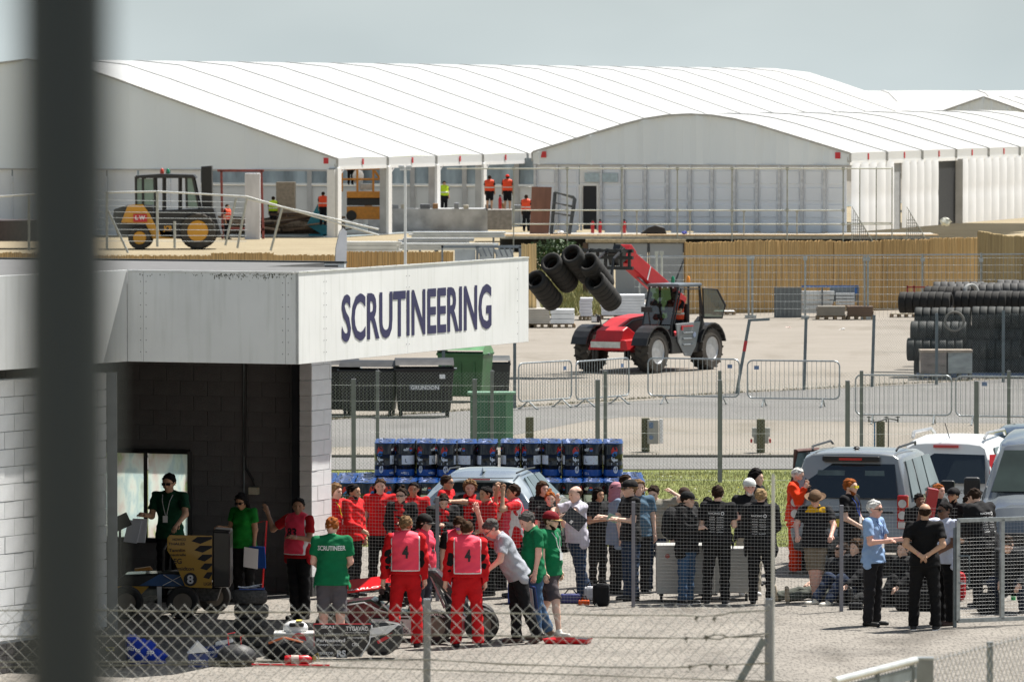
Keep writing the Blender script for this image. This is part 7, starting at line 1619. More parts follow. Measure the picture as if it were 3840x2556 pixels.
a = person(1118, 1865, 2322, -38, 'man in pink bib number 83 with one hand raised, standing in the canopy shade', 't', 'short', 'black', 'tee', '#a3121a', 'trousers', '#101012', 'bent', 'up', 's', 'x', nod=-4, turn=30, bib='83', text=[([('83', 0, .25, .17, .13, .03)], 1, BKP)], stripe='#b3121c', wrist=('l', '#c8a0d8'))
a = person(905, 1845, 2258, -30, 'woman in bright green polo holding a blue clipboard low in the dark bay', 't', 'long', 'black', 'polo', '#0c6a20', 'trousers', '#0c0c0e', 'down', 'offer', nod=22, fem=True, glasses='dark')
held(a, (.24, -.10, .80), 'clipboard', 'blue clipboard with white sheet hanging from the woman\'s hand in the bay', 'clipboard', board(.27, .32, CLIPB, PAPER, 5, .06))
a = person(632, 1773, 2260, -20, 'man in dark green polo and sunglasses reading papers by the bay window', 'o', 'short', 'black', 'polo', '#0c3d28', 'trousers', '#0c0c0e', 'rest', 'offer', nod=8, glasses='dark', lanyard='#cccccc', girth=1.0)
held(a, (-.30, -.46, 1.22), 'papers', 'sheaf of white papers held open by the man at the bay window', 'papers', board(.24, .36, PAPER, PAPER, -18, 0))
a = person(3282, 1873, 2347, 62, 'white-haired man in light blue shirt gesturing with open hands', 'r', 'short', 'white', 'shirt', '#8aa6cb', 'trousers', '#201f22', 'offer', 'offer', 's', 'w', nod=2, girth=1.08, glasses='dark', lanyard='#1c3f8a', shoe='#161616')
a = person(3472, 1885, 2363, 172, 'bald man in black T-shirt and track pants, hands clasped behind his back', 'o', 'fringe', 'dbrown', 'tee', '#0d0d0f', 'trousers', '#0f0f11', 'back', 'back', 'w', 'w', nod=4, beard='dbrown', shoe='#121214', sole='#e8e8ea', wrist=('l', '#d0249a'), girth=1.05)
a = person(3545, 1880, 2345, -55, 'dark-haired man in white shirt and sunglasses with a hand at his face', 'b', 'short', 'black', 'shirt', '#c3c9da', 'trousers', '#0d0d0f', 'low', 'brow', 's', 's', glasses='dark', shoe='#3a241c', wrist=('r', '#d0249a'))
# --- the crowd behind the mesh fence, left to right
CR = 'crowd standing behind the mesh fence'
def C(*a, **k): k.setdefault('group', CR); return person(*a, **k)
C(1258, 1814, 2240, 55, 'red-topped youth at the block pier raising his hand, yellow cord round his neck', 'p', 'mop', 'fair', 'polo', RD, 'trousers', BK, 'mouth', 'up', d=96, lanyard='#d8d020')
C(1325, 1812, 2250, 62, 'man in a big red sweater with a short beard, looking right', 'o', 'short', 'black', 'sweater', '#cf1a1e', 'trousers', '#101012', 'down', 'low', beard='black', d=95.1, girth=1.06)
C(1425, 1792, 2240, 2, 'fair-skinned man in red polo squinting at the camera', 'p', 'short', 'brown', 'polo', '#cf151c', 'trousers', '#101012', 'down', 'down', d=96.2, stripe='#b3121c', girth=1.08, text=[([('~', .09, .36, .04, .03, .03)], 1, WHP)])
C(1505, 1828, 2245, -18, 'woman in glasses with a black jacket open over a red top', 'p', 'bun', 'dbrown', 'jacket', '#111214', 'trousers', '#101012', 'bent', 'low', inner='#b8121a', glasses='clear', fem=True, d=95.2)
C(1550, 1805, 2235, -6, 'black-haired man in red polo with white print, behind the woman in glasses', 'o', 'short', 'black', 'polo', '#cc151c', 'trousers', BK, 'down', 'down', d=96.6, text=[([('PPP', -.07, .30, .13, .04, .03)], 1, WHP)])
C(1676, 1780, 2220, 68, 'dark-haired man in red polo and clear glasses turned right, nearest silver car', 'o', 'short', 'dbrown', 'polo', '#cc151c', 'trousers', BK, 'down', 'down', d=98.2, glasses='clear')
C(1663, 1843, 2245, 10, 'man in black jacket over red, head bowed', 'p', 'short', 'dbrown', 'jacket', '#141517', 'trousers', BK, 'cross', 'low', nod=34, inner='#c2141c', d=95.2)
C(1762, 1800, 2240, -8, 'curly light-haired youth, black jacket open over red polo', 'p', 'curly', 'fair', 'jacket', '#121315', 'trousers', BK, 'down', 'down', inner='#cf151c', d=96, turn=10)
C(1822, 1822, 2245, -58, 'man in red polo stretching one arm forward, dark hair', 'o', 'short', 'black', 'polo', '#cc151c', 'trousers', BK, 'low', 'point', d=95.3)
C(1870, 1806, 2238, -70, 'man in red polo with hand at his chin, second from right of the red group', 'p', 'short', 'dbrown', 'polo', '#cc151c', 'trousers', BK, 'mouth', 'down', d=96.4)
C(1925, 1815, 2250, -80, 'man in red polo with pink bib slung low, shading his face with a hand', 'o', 'short', 'dbrown', 'polo', '#c8141c', 'trousers', BK, 'brow', 'brow', d=95, bib='6')
C(2035, 1805, 2220, 38, 'long brown-haired person in black T-shirt raising a hand to the face', 'p', 'long', 'brown', 'tee', '#151517', 'trousers', BK, 'mouth', 'bent', d=97)
C(2063, 1842, 2250, 4, 'ginger-haired woman with a bun, black T-shirt', 'p', 'bun', 'ginger', 'tee', '#121214', 'shorts', '#202024', 'mouth', 'down', d=95.3, fem=True)
a = C(2158, 1820, 2272, -62, 'man in white shirt and jeans leaning both arms over the fence', 'p', 'fringe', 'brown', 'shirt', '#c9c6d4', 'jeans', JE, 'lean', 'lean', 's', 'b', nod=8, d=94.5, shoe='#c06038')
q = P(2155, 1945, 93.55); o = thing('folder', 'black folder dangling over the fence from the white-shirted man\'s hand', 'folder', q, 0); MB().box((0, 0, -.0), (.32, .015, .22), M=Matrix.Rotation(R(38), 3, 'Y')).build('cover', NAVY, o); MB().box((-.05, -.012, -.04), (.04, .005, .05), M=Matrix.Rotation(R(38), 3, 'Y')).build('label', M_LAB, o)
C(2245, 1828, 2225, 40, 'dark-haired person in black behind the white-shirted man, holding a snack', 'o', 'long', 'black', 'tee', '#141416', 'trousers', BK, 'offer', 'bent', d=97)
C(2315, 1808, 2245, 100, 'woman in pink headscarf and grey-blue top, seen from behind', 'p', 'short', 'black', 'tee', '#7c8ba0', 'trousers', '#101114', 'down', 'loose', cap=('hood', '#a8727e'), d=95.6, fem=True, hem=-.1, wrist=('r', '#d0249a'))
C(2347, 1778, 2215, 60, 'dark-haired head showing above the pink headscarf', 'p', 'short', 'dbrown', 'tee', '#17171a', 'trousers', BK, 'down', 'down', d=98.4)
a = C(2362, 1798, 2268, -68, 'man in black cap, black polo and jeans holding a green snack packet', 'p', 'short', 'fair', 'polo', '#101012', 'jeans', JE, 'offer', 'offer', 's', 's', d=94.4, cap=('cap', '#1b1a1b'), girth=1.06, glasses='dark', wrist=('l', '#111111'))
q = P(2298, 1942, 94.2); MB().box((0, 0, 0), (.17, .06, .12)).box((.02, -.01, .07), (.1, .04, .05)).build('x', BLK) if False else None
o = thing('snack_packet', 'green and white snack packet in the capped man\'s hands', 'packet', q); MB().box((0, 0, 0), (.16, .05, .11), M=Matrix.Rotation(R(20), 3, 'Y')).build('packet', mat('packet_green', (.02, .28, .16), .4, var=.6, scale=14, col2=(.7, .7, .65)), o, bevel=.012)
C(2395, 1797, 2245, 20, 'long fair-haired person in blue T-shirt close behind the black cap', 'p', 'long', 'fair', 'tee', '#4a6478', 'trousers', '#16171b', 'down', 'down', d=95.7)
C(2452, 1815, 2238, -18, 'young man in beige T-shirt with both arms folded behind his head', 'p', 'short', 'dbrown', 'tee', '#8f8a7e', 'jeans', '#22334e', 'nape', 'nape', nod=22, d=96)
a = C(2580, 1843, 2278, 62, 'man in black cap, black jacket and rucksack, pale jeans', 'p', 'short', 'dbrown', 'jacket', '#131315', 'jeans', '#34506f', 'bent', 'bent', 's', 'w', d=93.75, cap=('cap', '#151516'), girth=1.08, text=[([('xx', .0, .42, .05, .02, 0)], 1, WHP)], shoe='#1c1c1e', sole='#cfcfd2')
bp_ = thing('rucksack', 'black rucksack on the back of the capped man in pale jeans', 'rucksack', world(a, (0, .26, 1.16 * (a.location.z * 0 + 1))), a.rotation_euler.z); MB().ball((0, 0, 0), (.17, .13, .25), 14).ball((0, .07, -.08), (.12, .08, .13), 10).build('pack', cloth('#17181b'), bp_, smooth=True)
C(2568, 1827, 2240, 20, 'brown-capped head behind the man with the rucksack', 'p', 'short', 'dbrown', 'tee', '#26221f', 'trousers', BK, 'down', 'down', d=96.3, cap=('cap', '#3a2a22'))
C(2655, 1860, 2245, 10, 'shorter black-haired person in black, between two dark-clad men', 'o', 'short', 'black', 'tee', '#151517', 'trousers', BK, 'bent', 'bent', d=95.4, nod=20)
C(2693, 1818, 2282, 172, 'man in black team T-shirt with a column of white sponsor print on the back', 'p', 'short', 'dbrown', 'tee', '#0f0f12', 'trousers', '#0e0e10', 'bent', 'bent', 'w', 's', d=93.7, text=[(sponsors(seed=1), -1, WHP)], shoe='#202024', sole='#8f8f92')
C(2812, 1793, 2250, 8, 'white-bearded man in a white flat cap and pale trousers', 'r', 'short', 'white', 'polo', '#141417', 'trousers', '#a8a294', 'bent', 'cross', d=95.3, cap=('flat_cap', '#d9dcd8'), beard='white', shoe='#c9c9c9')
C(2837, 1760, 2230, 70, 'tall dark-haired man in black jacket behind the white flat cap', 'p', 'mop', 'black', 'jacket', '#131316', 'trousers', BK, 'down', 'down', d=97.3)
C(2855, 1830, 2280, 170, 'fair-haired man in black team hoodie with white back print, next to thin pole', 'p', 'short', 'blond', 'jacket', '#101013', 'trousers', '#0f0f12', 'bent', 'cross', 's', 'w', d=93.7, text=[(sponsors(seed=2), -1, WHP)], shoe='#141416')
C(2994, 1738, 2110, 70, 'white-haired man in orange overalls beside the open car door', 'p', 'short', 'white', 'sweater', '#d8380c', 'trousers', '#d8380c', 'mouth', 'mouth', nod=10, hgt=1.66, d=99.6, shoe='#77716a', group='people by the cars')
C(3058, 1832, 2270, -6, 'man in bush hat, black and yellow polo and beige shorts leaning on the fence', 'r', 'short', 'grey', 'polo', '#15151a', 'shorts', '#7c705f', 'rest', 'rest', 'x', 'x', nod=16, lean=5, d=94.0, cap=('bush_hat', '#6d5540'), girth=1.12, inner=None, shoe='#22242c', extra=lambda t, e: e['garment']('yellow_yoke', e['infl'](e['tor'], .016), cloth('#d8a814'), .03, .0042, .85, lambda F, X, Y_, Z_: np.maximum(F, (.93 * e['k'] + .455 * e['k']) - Z_)))
C(3191, 1793, 2240, 62, 'young man in yellow mirrored glasses, black T-shirt, blue lanyard', 'p', 'short', 'ginger', 'tee', '#101014', 'trousers', '#101012', 'low', 'low', d=95.5, glasses='yellow', beard='ginger', lanyard='#1d49a8', text=[([('NN', .08, .38, .04, .02, 0)], 1, WHP)])
C(3450, 1848, 2245, 20, 'dark-skinned man in a black T-shirt with pink print, left of the red case', 'b', 'short', 'black', 'tee', '#131215', 'trousers', '#101012', 'low', 'bent', d=95.8, wrist=('r', '#d0249a'), text=[([('000', 0, .36, .15, .03, .02)], 1, mat('print_pink', (.6, .1, .12), .6, var=0))])
C(3522, 1812, 2240, 55, 'ginger-haired man in black, right of the red case', 'r', 'short', 'ginger', 'tee', '#151518', 'trousers', BK, 'bent', 'up', d=96.8)
C(3578, 1828, 2245, -40, 'person in a dark cap and black face mask', 'o', 'short', 'black', 'tee', '#141417', 'trousers', BK, 'up', 'down', d=95.6, cap=('cap', '#18181b'), beard='black')
C(3635, 1855, 2240, 40, 'dark-haired person mostly hidden behind the capped and masked one', 'p', 'short', 'dbrown', 'tee', '#1a1a1d', 'trousers', BK, 'bent', 'down', d=96.5)
a = C(3662, 1850, 2292, -140, 'man in black team jacket with white print, bending over by the gate', 'p', 'short', 'dbrown', 'jacket', '#131316', 'trousers', '#111114', 'low', 'low', 'w', 'w', lean=14, nod=22, hgt=1.76, d=93.2, text=[(sponsors(seed=3), -1, WHP)], shoe='#141416', sole='#8a8a8c')
q = P(3490, 1885, 95.3); o = thing('red_case', 'tall red case carried on a shoulder in the crowd at right', 'case', q); MB().box((0, 0, 0), (.16, .3, .44), M=Matrix.Rotation(R(10), 3, 'Y')).build('case', paint('case_red', '#a81620'), o, bevel=.01)
SG = 'people sitting on the ground behind the fence'
person(3215, 2060, 2275, -55, 'curly-haired person in a black hoodie sitting, knees up, behind the fence post', 'p', 'curly', 'brown', 'jacket', '#17181c', 'jeans', '#1f2c44', 'rest', 'prop', 'bentsit', 'bentsit', lean=-8, hgt=1.72, d=93.8, shoe='#d5d2c8', group=SG)
person(3160, 2085, 2275, -60, 'reclining person in sunglasses and dark T-shirt, pale shoe soles at the fence', 'p', 'short', 'dbrown', 'tee', '#1d1f24', 'trousers', '#4c5048', 'prop', 'rest', 'sit', 'sit', lean=-22, hgt=1.7, d=94.4, glasses='dark', shoe='#a89a84', group=SG)
person(3392, 2085, 2275, -50, 'dark-haired man in black hoodie sitting between the talking men', 'p', 'short', 'dbrown', 'jacket', '#141416', 'trousers', '#141518', 'rest', 'prop', 'bentsit', 'sit', lean=-6, hgt=1.7, d=93.6, shoe='#1a1a1c', group=SG)
person(3775, 2130, 2290, -30, 'crouching person in dark clothes behind the gate, next to a green bottle', 'p', 'short', 'dbrown', 'jacket', '#26282b', 'jeans', '#1d2638', 'rest', 'low', 'squat', 'squat', lean=28, nod=20, hgt=1.72, d=92.3, shoe='#1a1a1c', group=SG)
# --- workers far off
def vest(c): return dict(extra=lambda t, e: (e['garment']('hi_vis_vest', e['infl'](e['tor'], .045), mat('vest_' + c, c, .6, var=.1), .04, .004, 1, lambda F, X, Y_, Z_: np.maximum(F, .97 * e['k'] - Z_)), e['garment']('reflective_band', e['infl'](e['tor'], .052), mat('vest_band', (.6, .6, .56), .4, var=0), .04, .004, 1, lambda F, X, Y_, Z_: np.maximum(F, np.abs(Z_ - 1.14 * e['k']) - .035)))[0] and None)
def far(px, hy, zf, Y, rz, label, c, la='down', ra='down', **k):
    kk = dict(top='tee', tc='#15161c', bot='trousers', bc='#14151b', hair='short', hc='dbrown', skin='o', la=la, ra=ra, d=Y, z0=zf, res=.026, group=FARG); kk.update(vest(c)); kk.update(k)
    return person(px, hy, 900, rz, label, **kk)
OR, YV = '#e84a1c', '#b6d21a'
far(1025, 682, .2, 338, 170, 'worker in yellow vest standing before the tan wrapped load', YV, hgt=1.8)
far(853, 745, .0, 326, 60, 'worker in orange vest beside the forklift mast', OR, hgt=1.8)
far(1212, 705, .6, 331, 170, 'dark-clad worker in orange vest at the teal chute', OR, hgt=1.75)
far(1315, 655, 2.6, 338.6, 20, 'worker in yellow vest standing on the scissor lift platform', YV, hgt=1.6)
far(1666, 690, .9, 347, 20, 'worker in open yellow vest seated behind the pale bench', YV, hgt=1.78)
far(1836, 645, 1.55, 321, 170, 'worker in orange vest, shorts, left of the two on the wooden stage', OR, hgt=1.78, bot='shorts')
far(1903, 634, 1.5, 321.5, 175, 'worker in orange vest and red helmet, right of the two on the wooden stage', OR, hgt=1.86, bot='shorts', cap=('hard_hat', '#d83020'))
far(1974, 682, .85, 306, 160, 'worker in orange vest next to the leaning reddish brown board', OR, hgt=1.75)
# telehandler driver
dl = th.location; wm = Matrix.Rotation(th.rotation_euler.z, 3, 'Z') @ Vector((-.42, .58, 0))
a = person(2560, 1095, 1390, math.degrees(th.rotation_euler.z) + 90, 'driver in orange vest seated in the telehandler cab', 'o', 'short', 'black', 'tee', '#1c1d22', 'trousers', '#15161c', 'wheel', 'wheel', 'chair', 'chair', d=dl.y + wm.y, x=dl.x + wm.x, hgt=1.74, z0=1.22, res=.02, group='people in the paddock', **vest(OR))
# ============================================================ RACE CARS AND GEAR
M_SLK = mat('slick_tyre', (.017, .0165, .016), .7, var=.2, bump=.2); M_DKR = paint('body_dark_red', (.16, .008, .02), .3); M_CG = paint('body_dark_green', (.008, .035, .025), .3)
def gl_(t, s, o, w, h, m, ex=(1, 0, 0), ez=(0, 0, 1), bold=.02, off=.004):
    mb = MB(); lettering(mb, s, o, ex, ez, w, h, bold, off=off); return mb.build('lettering', m, t) if mb.v else None
def slick(t, c, r=.235, w=.19, text=None, s=-1):
    o = MB().lathe([(r * .58, -w * .45), (r * .66, -w / 2), (r * .93, -w * .46), (r, -w * .33), (r, w * .33), (r * .93, w * .46), (r * .66, w / 2), (r * .58, w * .45)], 28, c, 'Y', closed=True).build('wheel', M_SLK, t, smooth=True)
    MB().lathe([(r * .6, w * .4 * s), (r * .54, w * .2 * s), (r * .2, w * .24 * s), (.01, w * .3 * s)], 16, c, 'Y').build('rim', mat('rim_metal', (.16, .14, .12), .35, .6), o, smooth=True)
    if text:
        mb = MB(); f = lambda p: Vector((c[0] + math.sin(p[0] / (r * .78)) * (r * .78 + p[2]), c[1] + s * w * .51, c[2] + math.cos(p[0] / (r * .78)) * (r * .78 + p[2])))
        lettering(mb, text, (-.14, 0, -.018), (1, 0, 0), (0, 0, 1), .28, .035, .01, 0, f, 0); mb.build('lettering', WHP, o)
    return o
# car 4, in the sun, its bodywork partly off
d4 = 87.6; p4 = Vector(((1480 - 1920) * d4 / FPX, d4, 0)); c4 = thing('race_car', 'dark red and green single-seat race car number 4 with its bodywork partly off', 'race car', p4, R(-4))
mb = MB(); mb.prism([(-1.0, .10), (-.75, .50), (-.30, .56), (-.05, .40), (.65, .34), (.95, .30), (.95, .08), (-.9, .06)], -.26, .26); mb.build('body', M_DKR, c4, bevel=.02)
mb = MB(); mb.prism([(-.78, .51), (-.3, .575), (-.05, .415), (.65, .355), (.65, .33), (-.05, .385), (-.3, .545), (-.75, .48)], -.29, .29); mb.build('green_shoulder', M_CG, c4, bevel=.01)
mb = MB(); mb.tube([(-.95, -.3, .24), (-.72, -.3, .48), (-.40, -.3, .53), (-.18, -.3, .42), (.1, -.3, .34), (.65, -.3, .33)], .012); mb.build('white_stripe', WHP, c4)
mb = MB(); mb.add([(-1.02, -.22, .62), (.12, -.22, .76), (.16, .22, .90), (-.95, .22, .76), (-1.02, -.22, .60), (.12, -.22, .74), (.16, .22, .88), (-.95, .22, .74)], [(0, 1, 2, 3), (7, 6, 5, 4), (0, 4, 5, 1), (1, 5, 6, 2), (2, 6, 7, 3), (3, 7, 4, 0)]); tp_ = mb.build('tilted_body_panel', RED, c4)
gl_(tp_, 'F', (-.74, -.226, .56), .07, .05, WHP, (1, 0, .12)); gl_(tp_, 'CHARLOTTE', (-.76, -.20, .655), 1.0 * .8, .07, WHP, (1, 0, .125), (.04, .44, .14), off=.006)
for x, y, tx in ((-.80, -.62, 'Hoosier'), (-.80, .55, None), (.62, -.66, 'Hoosier'), (1.12, .52, None)): slick(c4, (x, y, .235), .235, .19, tx)
slick(c4, (1.22, -.35, .235), .235, .19)
sp4 = MB().box((-.05, -.31, .20), (.56, .02, .24)).build('side_pod', M_CG, c4, bevel=.005); MB().box((-.18, -.325, .20), (.24, .006, .21)).box((.13, -.325, .20), (.24, .006, .21)).build('number_panel', WHP, sp4)
gl_(sp4, '4', (-.22, -.33, .12), .10, .16, BKP); gl_(sp4, 'R', (.07, -.33, .20), .10, .08, BKP); gl_(sp4, 'RICARDO', (.02, -.33, .12), .20, .05, BKP)
mb = MB(); rn = random.Random(3)
for i in range(26): mb.box((.02 + rn.uniform(-.2, .24), rn.uniform(-.2, .2), .52 + rn.uniform(-.06, .26)), (rn.uniform(.04, .14), rn.uniform(.04, .12), rn.uniform(.04, .12)), rn.uniform(0, 3))
for i in range(8): mb.tube([(rn.uniform(-.2, .3), -.2, rn.uniform(.4, .7)), (rn.uniform(-.1, .3), -.24, .75), (rn.uniform(-.1, .3), -.15, rn.uniform(.45, .7))], .014)
mb.build('engine', mat('engine_metal', (.05, .05, .052), .35, .6, .6, 20), c4, bevel=.008)
mb = MB(); mb.tube([(.70, -.2, .45), (.45, -.15, 1.02), (.45, .15, 1.02), (.70, .2, .45)], .018); mb.tube([(.45, -.15, 1.0), (1.0, -.2, .32)], .015); mb.tube([(.7, -.3, .3), (1.2, -.35, .3), (1.35, .2, .3), (.8, .3, .3), (.7, -.3, .3)], .016); mb.build('roll_hoop', STEEL, c4)
MB().add([(.40, -.2, .98), (.58, -.2, .98), (1.02, -.2, .52), (.88, -.2, .45), (.40, .2, .98), (.58, .2, .98), (1.02, .2, .52), (.88, .2, .45)], [(0, 1, 2, 3), (7, 6, 5, 4), (0, 4, 5, 1), (1, 5, 6, 2), (2, 6, 7, 3), (3, 7, 4, 0)]).build('seat', mat('seat_black', (.02, .02, .022), .4, coat=.3), c4, bevel=.05)
mb = MB()
for x in (-.8, .62):
    for y in (-1, 1):
        for dx in (-.14, .14): mb.tube([(x + dx, y * .24, .2), (x, y * .52, .2)], .011); mb.tube([(x + dx, y * .24, .33), (x, y * .52, .3)], .011)
mb.tube([(.3, -.5, .55), (.45, -.45, .42), (.62, -.3, .38)], .018); mb.build('suspension', mat('arm_metal', (.12, .14, .2), .35, .6), c4)
# removed bodywork with sponsor lettering
d_ = 84.6; t = thing('body_panel', 'black removed race car panel covered in white sponsor names, standing on the tarmac', 'body panel', ((1290 - 1920) * d_ / FPX, d_, 0))
mb = MB(); mb.prism([(-.39, .02), (-.40, .46), (.36, .46), (.37, .38), (.33, .22), (.22, .03)], -.02, .02); pb = mb.build('panel', M_BK, t, bevel=.004)
MB().tube([(.215, -.03, .03), (.33, -.03, .22), (.365, -.03, .38), (.36, -.03, .45)], .010).build('white_edge', WHP, t); MB().tube([(-.40, -.026, .04), (-.405, -.026, .465), (.35, -.026, .465)], .006).build('red_edge', M_REDL, t)
for s, x, z, w, h, b in (('SPAL', -.31, .405, .20, .04, .03), ('TYGAVAC', .02, .375, .29, .06, .03), ('ADVANCED MATERIALS LTD', .02, .345, .28, .016, 0), ('SOLIDWORKS', -.27, .305, .26, .035, .01), ('easycomposites', .04, .265, .25, .032, .01), ('Permabond', -.37, .225, .38, .048, .03), ('Ansys', -.37, .17, .16, .038, .03), ('papa|bravo', -.19, .172, .20, .030, 0), ('CRN', .10, .17, .09, .045, .02), ('MERITOR', -.37, .06, .23, .035, .03), ('Automotion', -.37, .02, .23, .028, 0), ('RS', -.10, .03, .12, .09, .05)): gl_(pb, s, (x, -.021, z), w, h, WHP, bold=b)
MB().box((-.035, -.018, .075), (.15, .004, .125)).build('logo_square', mat('logo_grey', (.3, .3, .3), .5), pb)
t = thing('nose_cone', 'black rounded nose cone with a pale wedge lying beside the lettered panel', 'nose cone', ((1440 - 1920) * d_ / FPX, d_ + .1, 0))
MB().prism([(-.24, .04), (-.22, .50), (.02, .50), (.24, .46), (.26, .30), (.20, .16), (.05, .04)], -.12, .14).build('shell', M_BK, t, bevel=.06); MB().prism([(-.20, .28), (-.18, .41), (.20, .46), (.05, .34)], -.135, -.125).build('pale_wedge', WHP, t); MB().prism([(-.10, .24), (.12, .36), (.02, .29), (.10, .30), (-.08, .20)], -.14, -.136).build('red_flash', M_REDL, t)
# loose gear on the ground, each thing its own
def G2(px, py): return G(px, py)
def gear(name, label, cat, px, py, rz=0): return thing(name, label, cat, G2(px, py), R(rz))
t = gear('white_box', 'white equipment box with a red disc, behind the red extinguisher', 'box', 1105, 2462); MB().box((0, 0, .17), (.55, .4, .34)).build('box', mat('case_white', (.6, .6, .58), .5), t, bevel=.012); MB().cyl((.06, -.2, .24), (.06, -.215, .24), .10, n=20).build('red_disc', M_REDL, t)
q = G2(1108, 2462); t = thing('helmet', 'white racing helmet resting on the white equipment box', 'helmet', q + Vector((0, 0, .34))); mb = MB(); mb.ball((0, 0, .05), (.17, .15, .10), 16); mb.build('shell', WHP, t, smooth=True); MB().box((.02, -.10, .10), (.20, .14, .05)).build('visor', BLK, t, bevel=.02); MB().box((.05, -.02, .148), (.08, .2, .012)).build('yellow_strap', mat('strap_yellow', (.55, .45, .08), .6), t)
t = gear('holdall', 'black and orange holdall lying under the lettered panel\'s left end', 'bag', 1080, 2478); mb = MB(); mb.ball((0, 0, .15), (.34, .2, .17), 16); mb.ball((.2, -.05, .12), (.2, .16, .12), 10); mb.build('bag', cloth('#16171a'), t, smooth=True); mb = MB(); mb.tube([(-.25, -.1, .25), (-.05, -.15, .33), (.2, -.1, .26)], .016); mb.build('orange_strap', mat('strap_orange', (.5, .14, .05), .6), t)
t = gear('fire_extinguisher', 'red fire extinguisher lying on its side on the tarmac', 'fire extinguisher', 1120, 2492, 4); o = MB().lathe([(.01, -.19), (.05, -.185), (.062, -.16), (.062, .12), (.04, .16), (.02, .18)], 18, (0, 0, .07), 'X').build('cylinder', paint('extinguisher_red', 0), t, smooth=True); MB().lathe([(.064, -.10), (.064, .0)], 18, (0, 0, .07), 'X').build('label', mat('ext_label', (.5, .4, .35), .6), o); MB().box((.21, 0, .08), (.05, .04, .06)).tube([(.18, 0, .1), (.25, -.02, .16), (.27, -.04, .05)], .008).build('valve', mat('valve_brass', (.35, .28, .08), .4, .6), t)
t = gear('red_bar', 'long red tow bar on the tarmac by the lettered panel', 'bar', 1165, 2500, 10); MB().tube([(-.75, .2, .03), (.25, 0, .02)], .014).build('bar', RED, t)
t = gear('helmet_bag', 'black dome-shaped crash helmet bag lying near the blue sponsor box', 'bag', 888, 2495); mb = MB(); mb.ball((0, 0, .12), (.26, .2, .17), 16); mb.ball((-.2, -.04, .06), (.1, .08, .07), 12); mb.build('shell', mat('bag_gloss', (.02, .02, .022), .6, var=.4, bump=.5, bscale=12), t, smooth=True); MB().tube([(-.1, 0, .24), (-.12, -.02, .42), (-.02, -.02, .44)], .008).tube([(.06, 0, .26), (.05, -.02, .38), (.1, 0, .40)], .008).build('red_hooks', M_REDL, t)
t = gear('shoe_box', 'blue and white race-suit box with its lid open', 'box', 742, 2498, 6); o = MB().box((0, 0, .09), (.26, .2, .18)).build('box', mat('box_blue', (.02, .04, .16), .5), t, bevel=.004); MB().prism([(-.14, .18), (.0, .34), (.14, .20)], -.1, .1).build('open_lid', WHP, t); gl_(o, 'sparco', (-.10, -.1, .05), .2, .05, WHP)
t = gear('shoe_box', 'blue sponsor-lettered box leaning beside the open white one', 'box', 812, 2478, -8); o = MB().box((0, 0, .14), (.34, .14, .16), M=Matrix.Rotation(R(-12), 3, 'Y')).build('box', mat('box_blue2', (.02, .045, .19), .5), t, bevel=.006); gl_(o, 'sparco', (-.12, -.075, .08), .22, .05, WHP, (1, 0, .2)); MB().prism([(.0, .2), (.22, .26), (.20, .30), (.0, .26)], -.07, .07).build('white_cover', WHP, t)
t = gear('race_suit', 'crumpled royal blue race suit with white lettering on the ground in the shade', 'race suit', 525, 2490); mb = MB(); mb.ball((0, 0, .16), (.24, .18, .18), 18); mb.ball((.2, 0, .1), (.16, .15, .12), 12); mb.ball((-.12, 0, .3), (.12, .1, .1), 10); mb.v = [(x + .03 * math.sin(z * 60 + x * 20), y, z + .015 * math.sin(x * 70)) for x, y, z in mb.v]; o = mb.build('cloth', cloth('#1c3aa0'), t, smooth=True); gl_(o, 'sparco', (-.18, -.2, .2), .2, .06, WHP, (1, 0, -.2)); gl_(o, 'sp', (.1, -.2, .14), .1, .06, WHP)
t = gear('black_crate', 'black crate in deep shade by the wall end, yellow label on its front', 'crate', 425, 2498); MB().box((0, 0, .22), (.34, .4, .44)).build('crate', mat('crate_black', (.012, .012, .014), .5), t, bevel=.01); o = MB().box((-.03, -.203, .25), (.11, .005, .055)).build('label', mat('label_olive', (.22, .2, .03), .6), t); gl_(o, 'OMP', (-.075, -.207, .235), .09, .035, BKP)
t = thing('tyre_stack', 'stack of wet-weather race tyres with papers on top, at the bay mouth', 'tyre stack', G2(940, 2425))
me_rt = MB().lathe([(.13, -.085), (.15, -.095), (.21, -.088), (.232, -.06), (.235, .06), (.21, .09), (.15, .097), (.13, .085)], 30, closed=True).mesh('tyre', mat('treaded_tyre', (.05, .048, .046), .7, var=.5, scale=26, bump=1, bscale=60), True)
for k, (dx, z) in enumerate(((0.02, .1), (0, .295), (.01, .49), (-.01, .685))): o = mesh_obj('tyre', me_rt, t); o.location = (dx, 0, z)
q = G2(940, 2425); t = thing('papers', 'loose papers and a clipboard on top of the race tyre stack', 'papers', q + Vector((0, 0, .785))); MB().box((.02, 0, .008), (.34, .24, .012)).build('clipboard', CLIPB, t)
for k in range(4): MB().box((-.06 + k * .03, -.02 + k * .01, .02 + k * .008), (.22, .16, .002), k * .3, M=Matrix.Rotation(R(10 - 7 * k), 3, 'Y') @ Matrix.Rotation(k * .3, 3, 'Z')).build('sheet', PAPER, t)
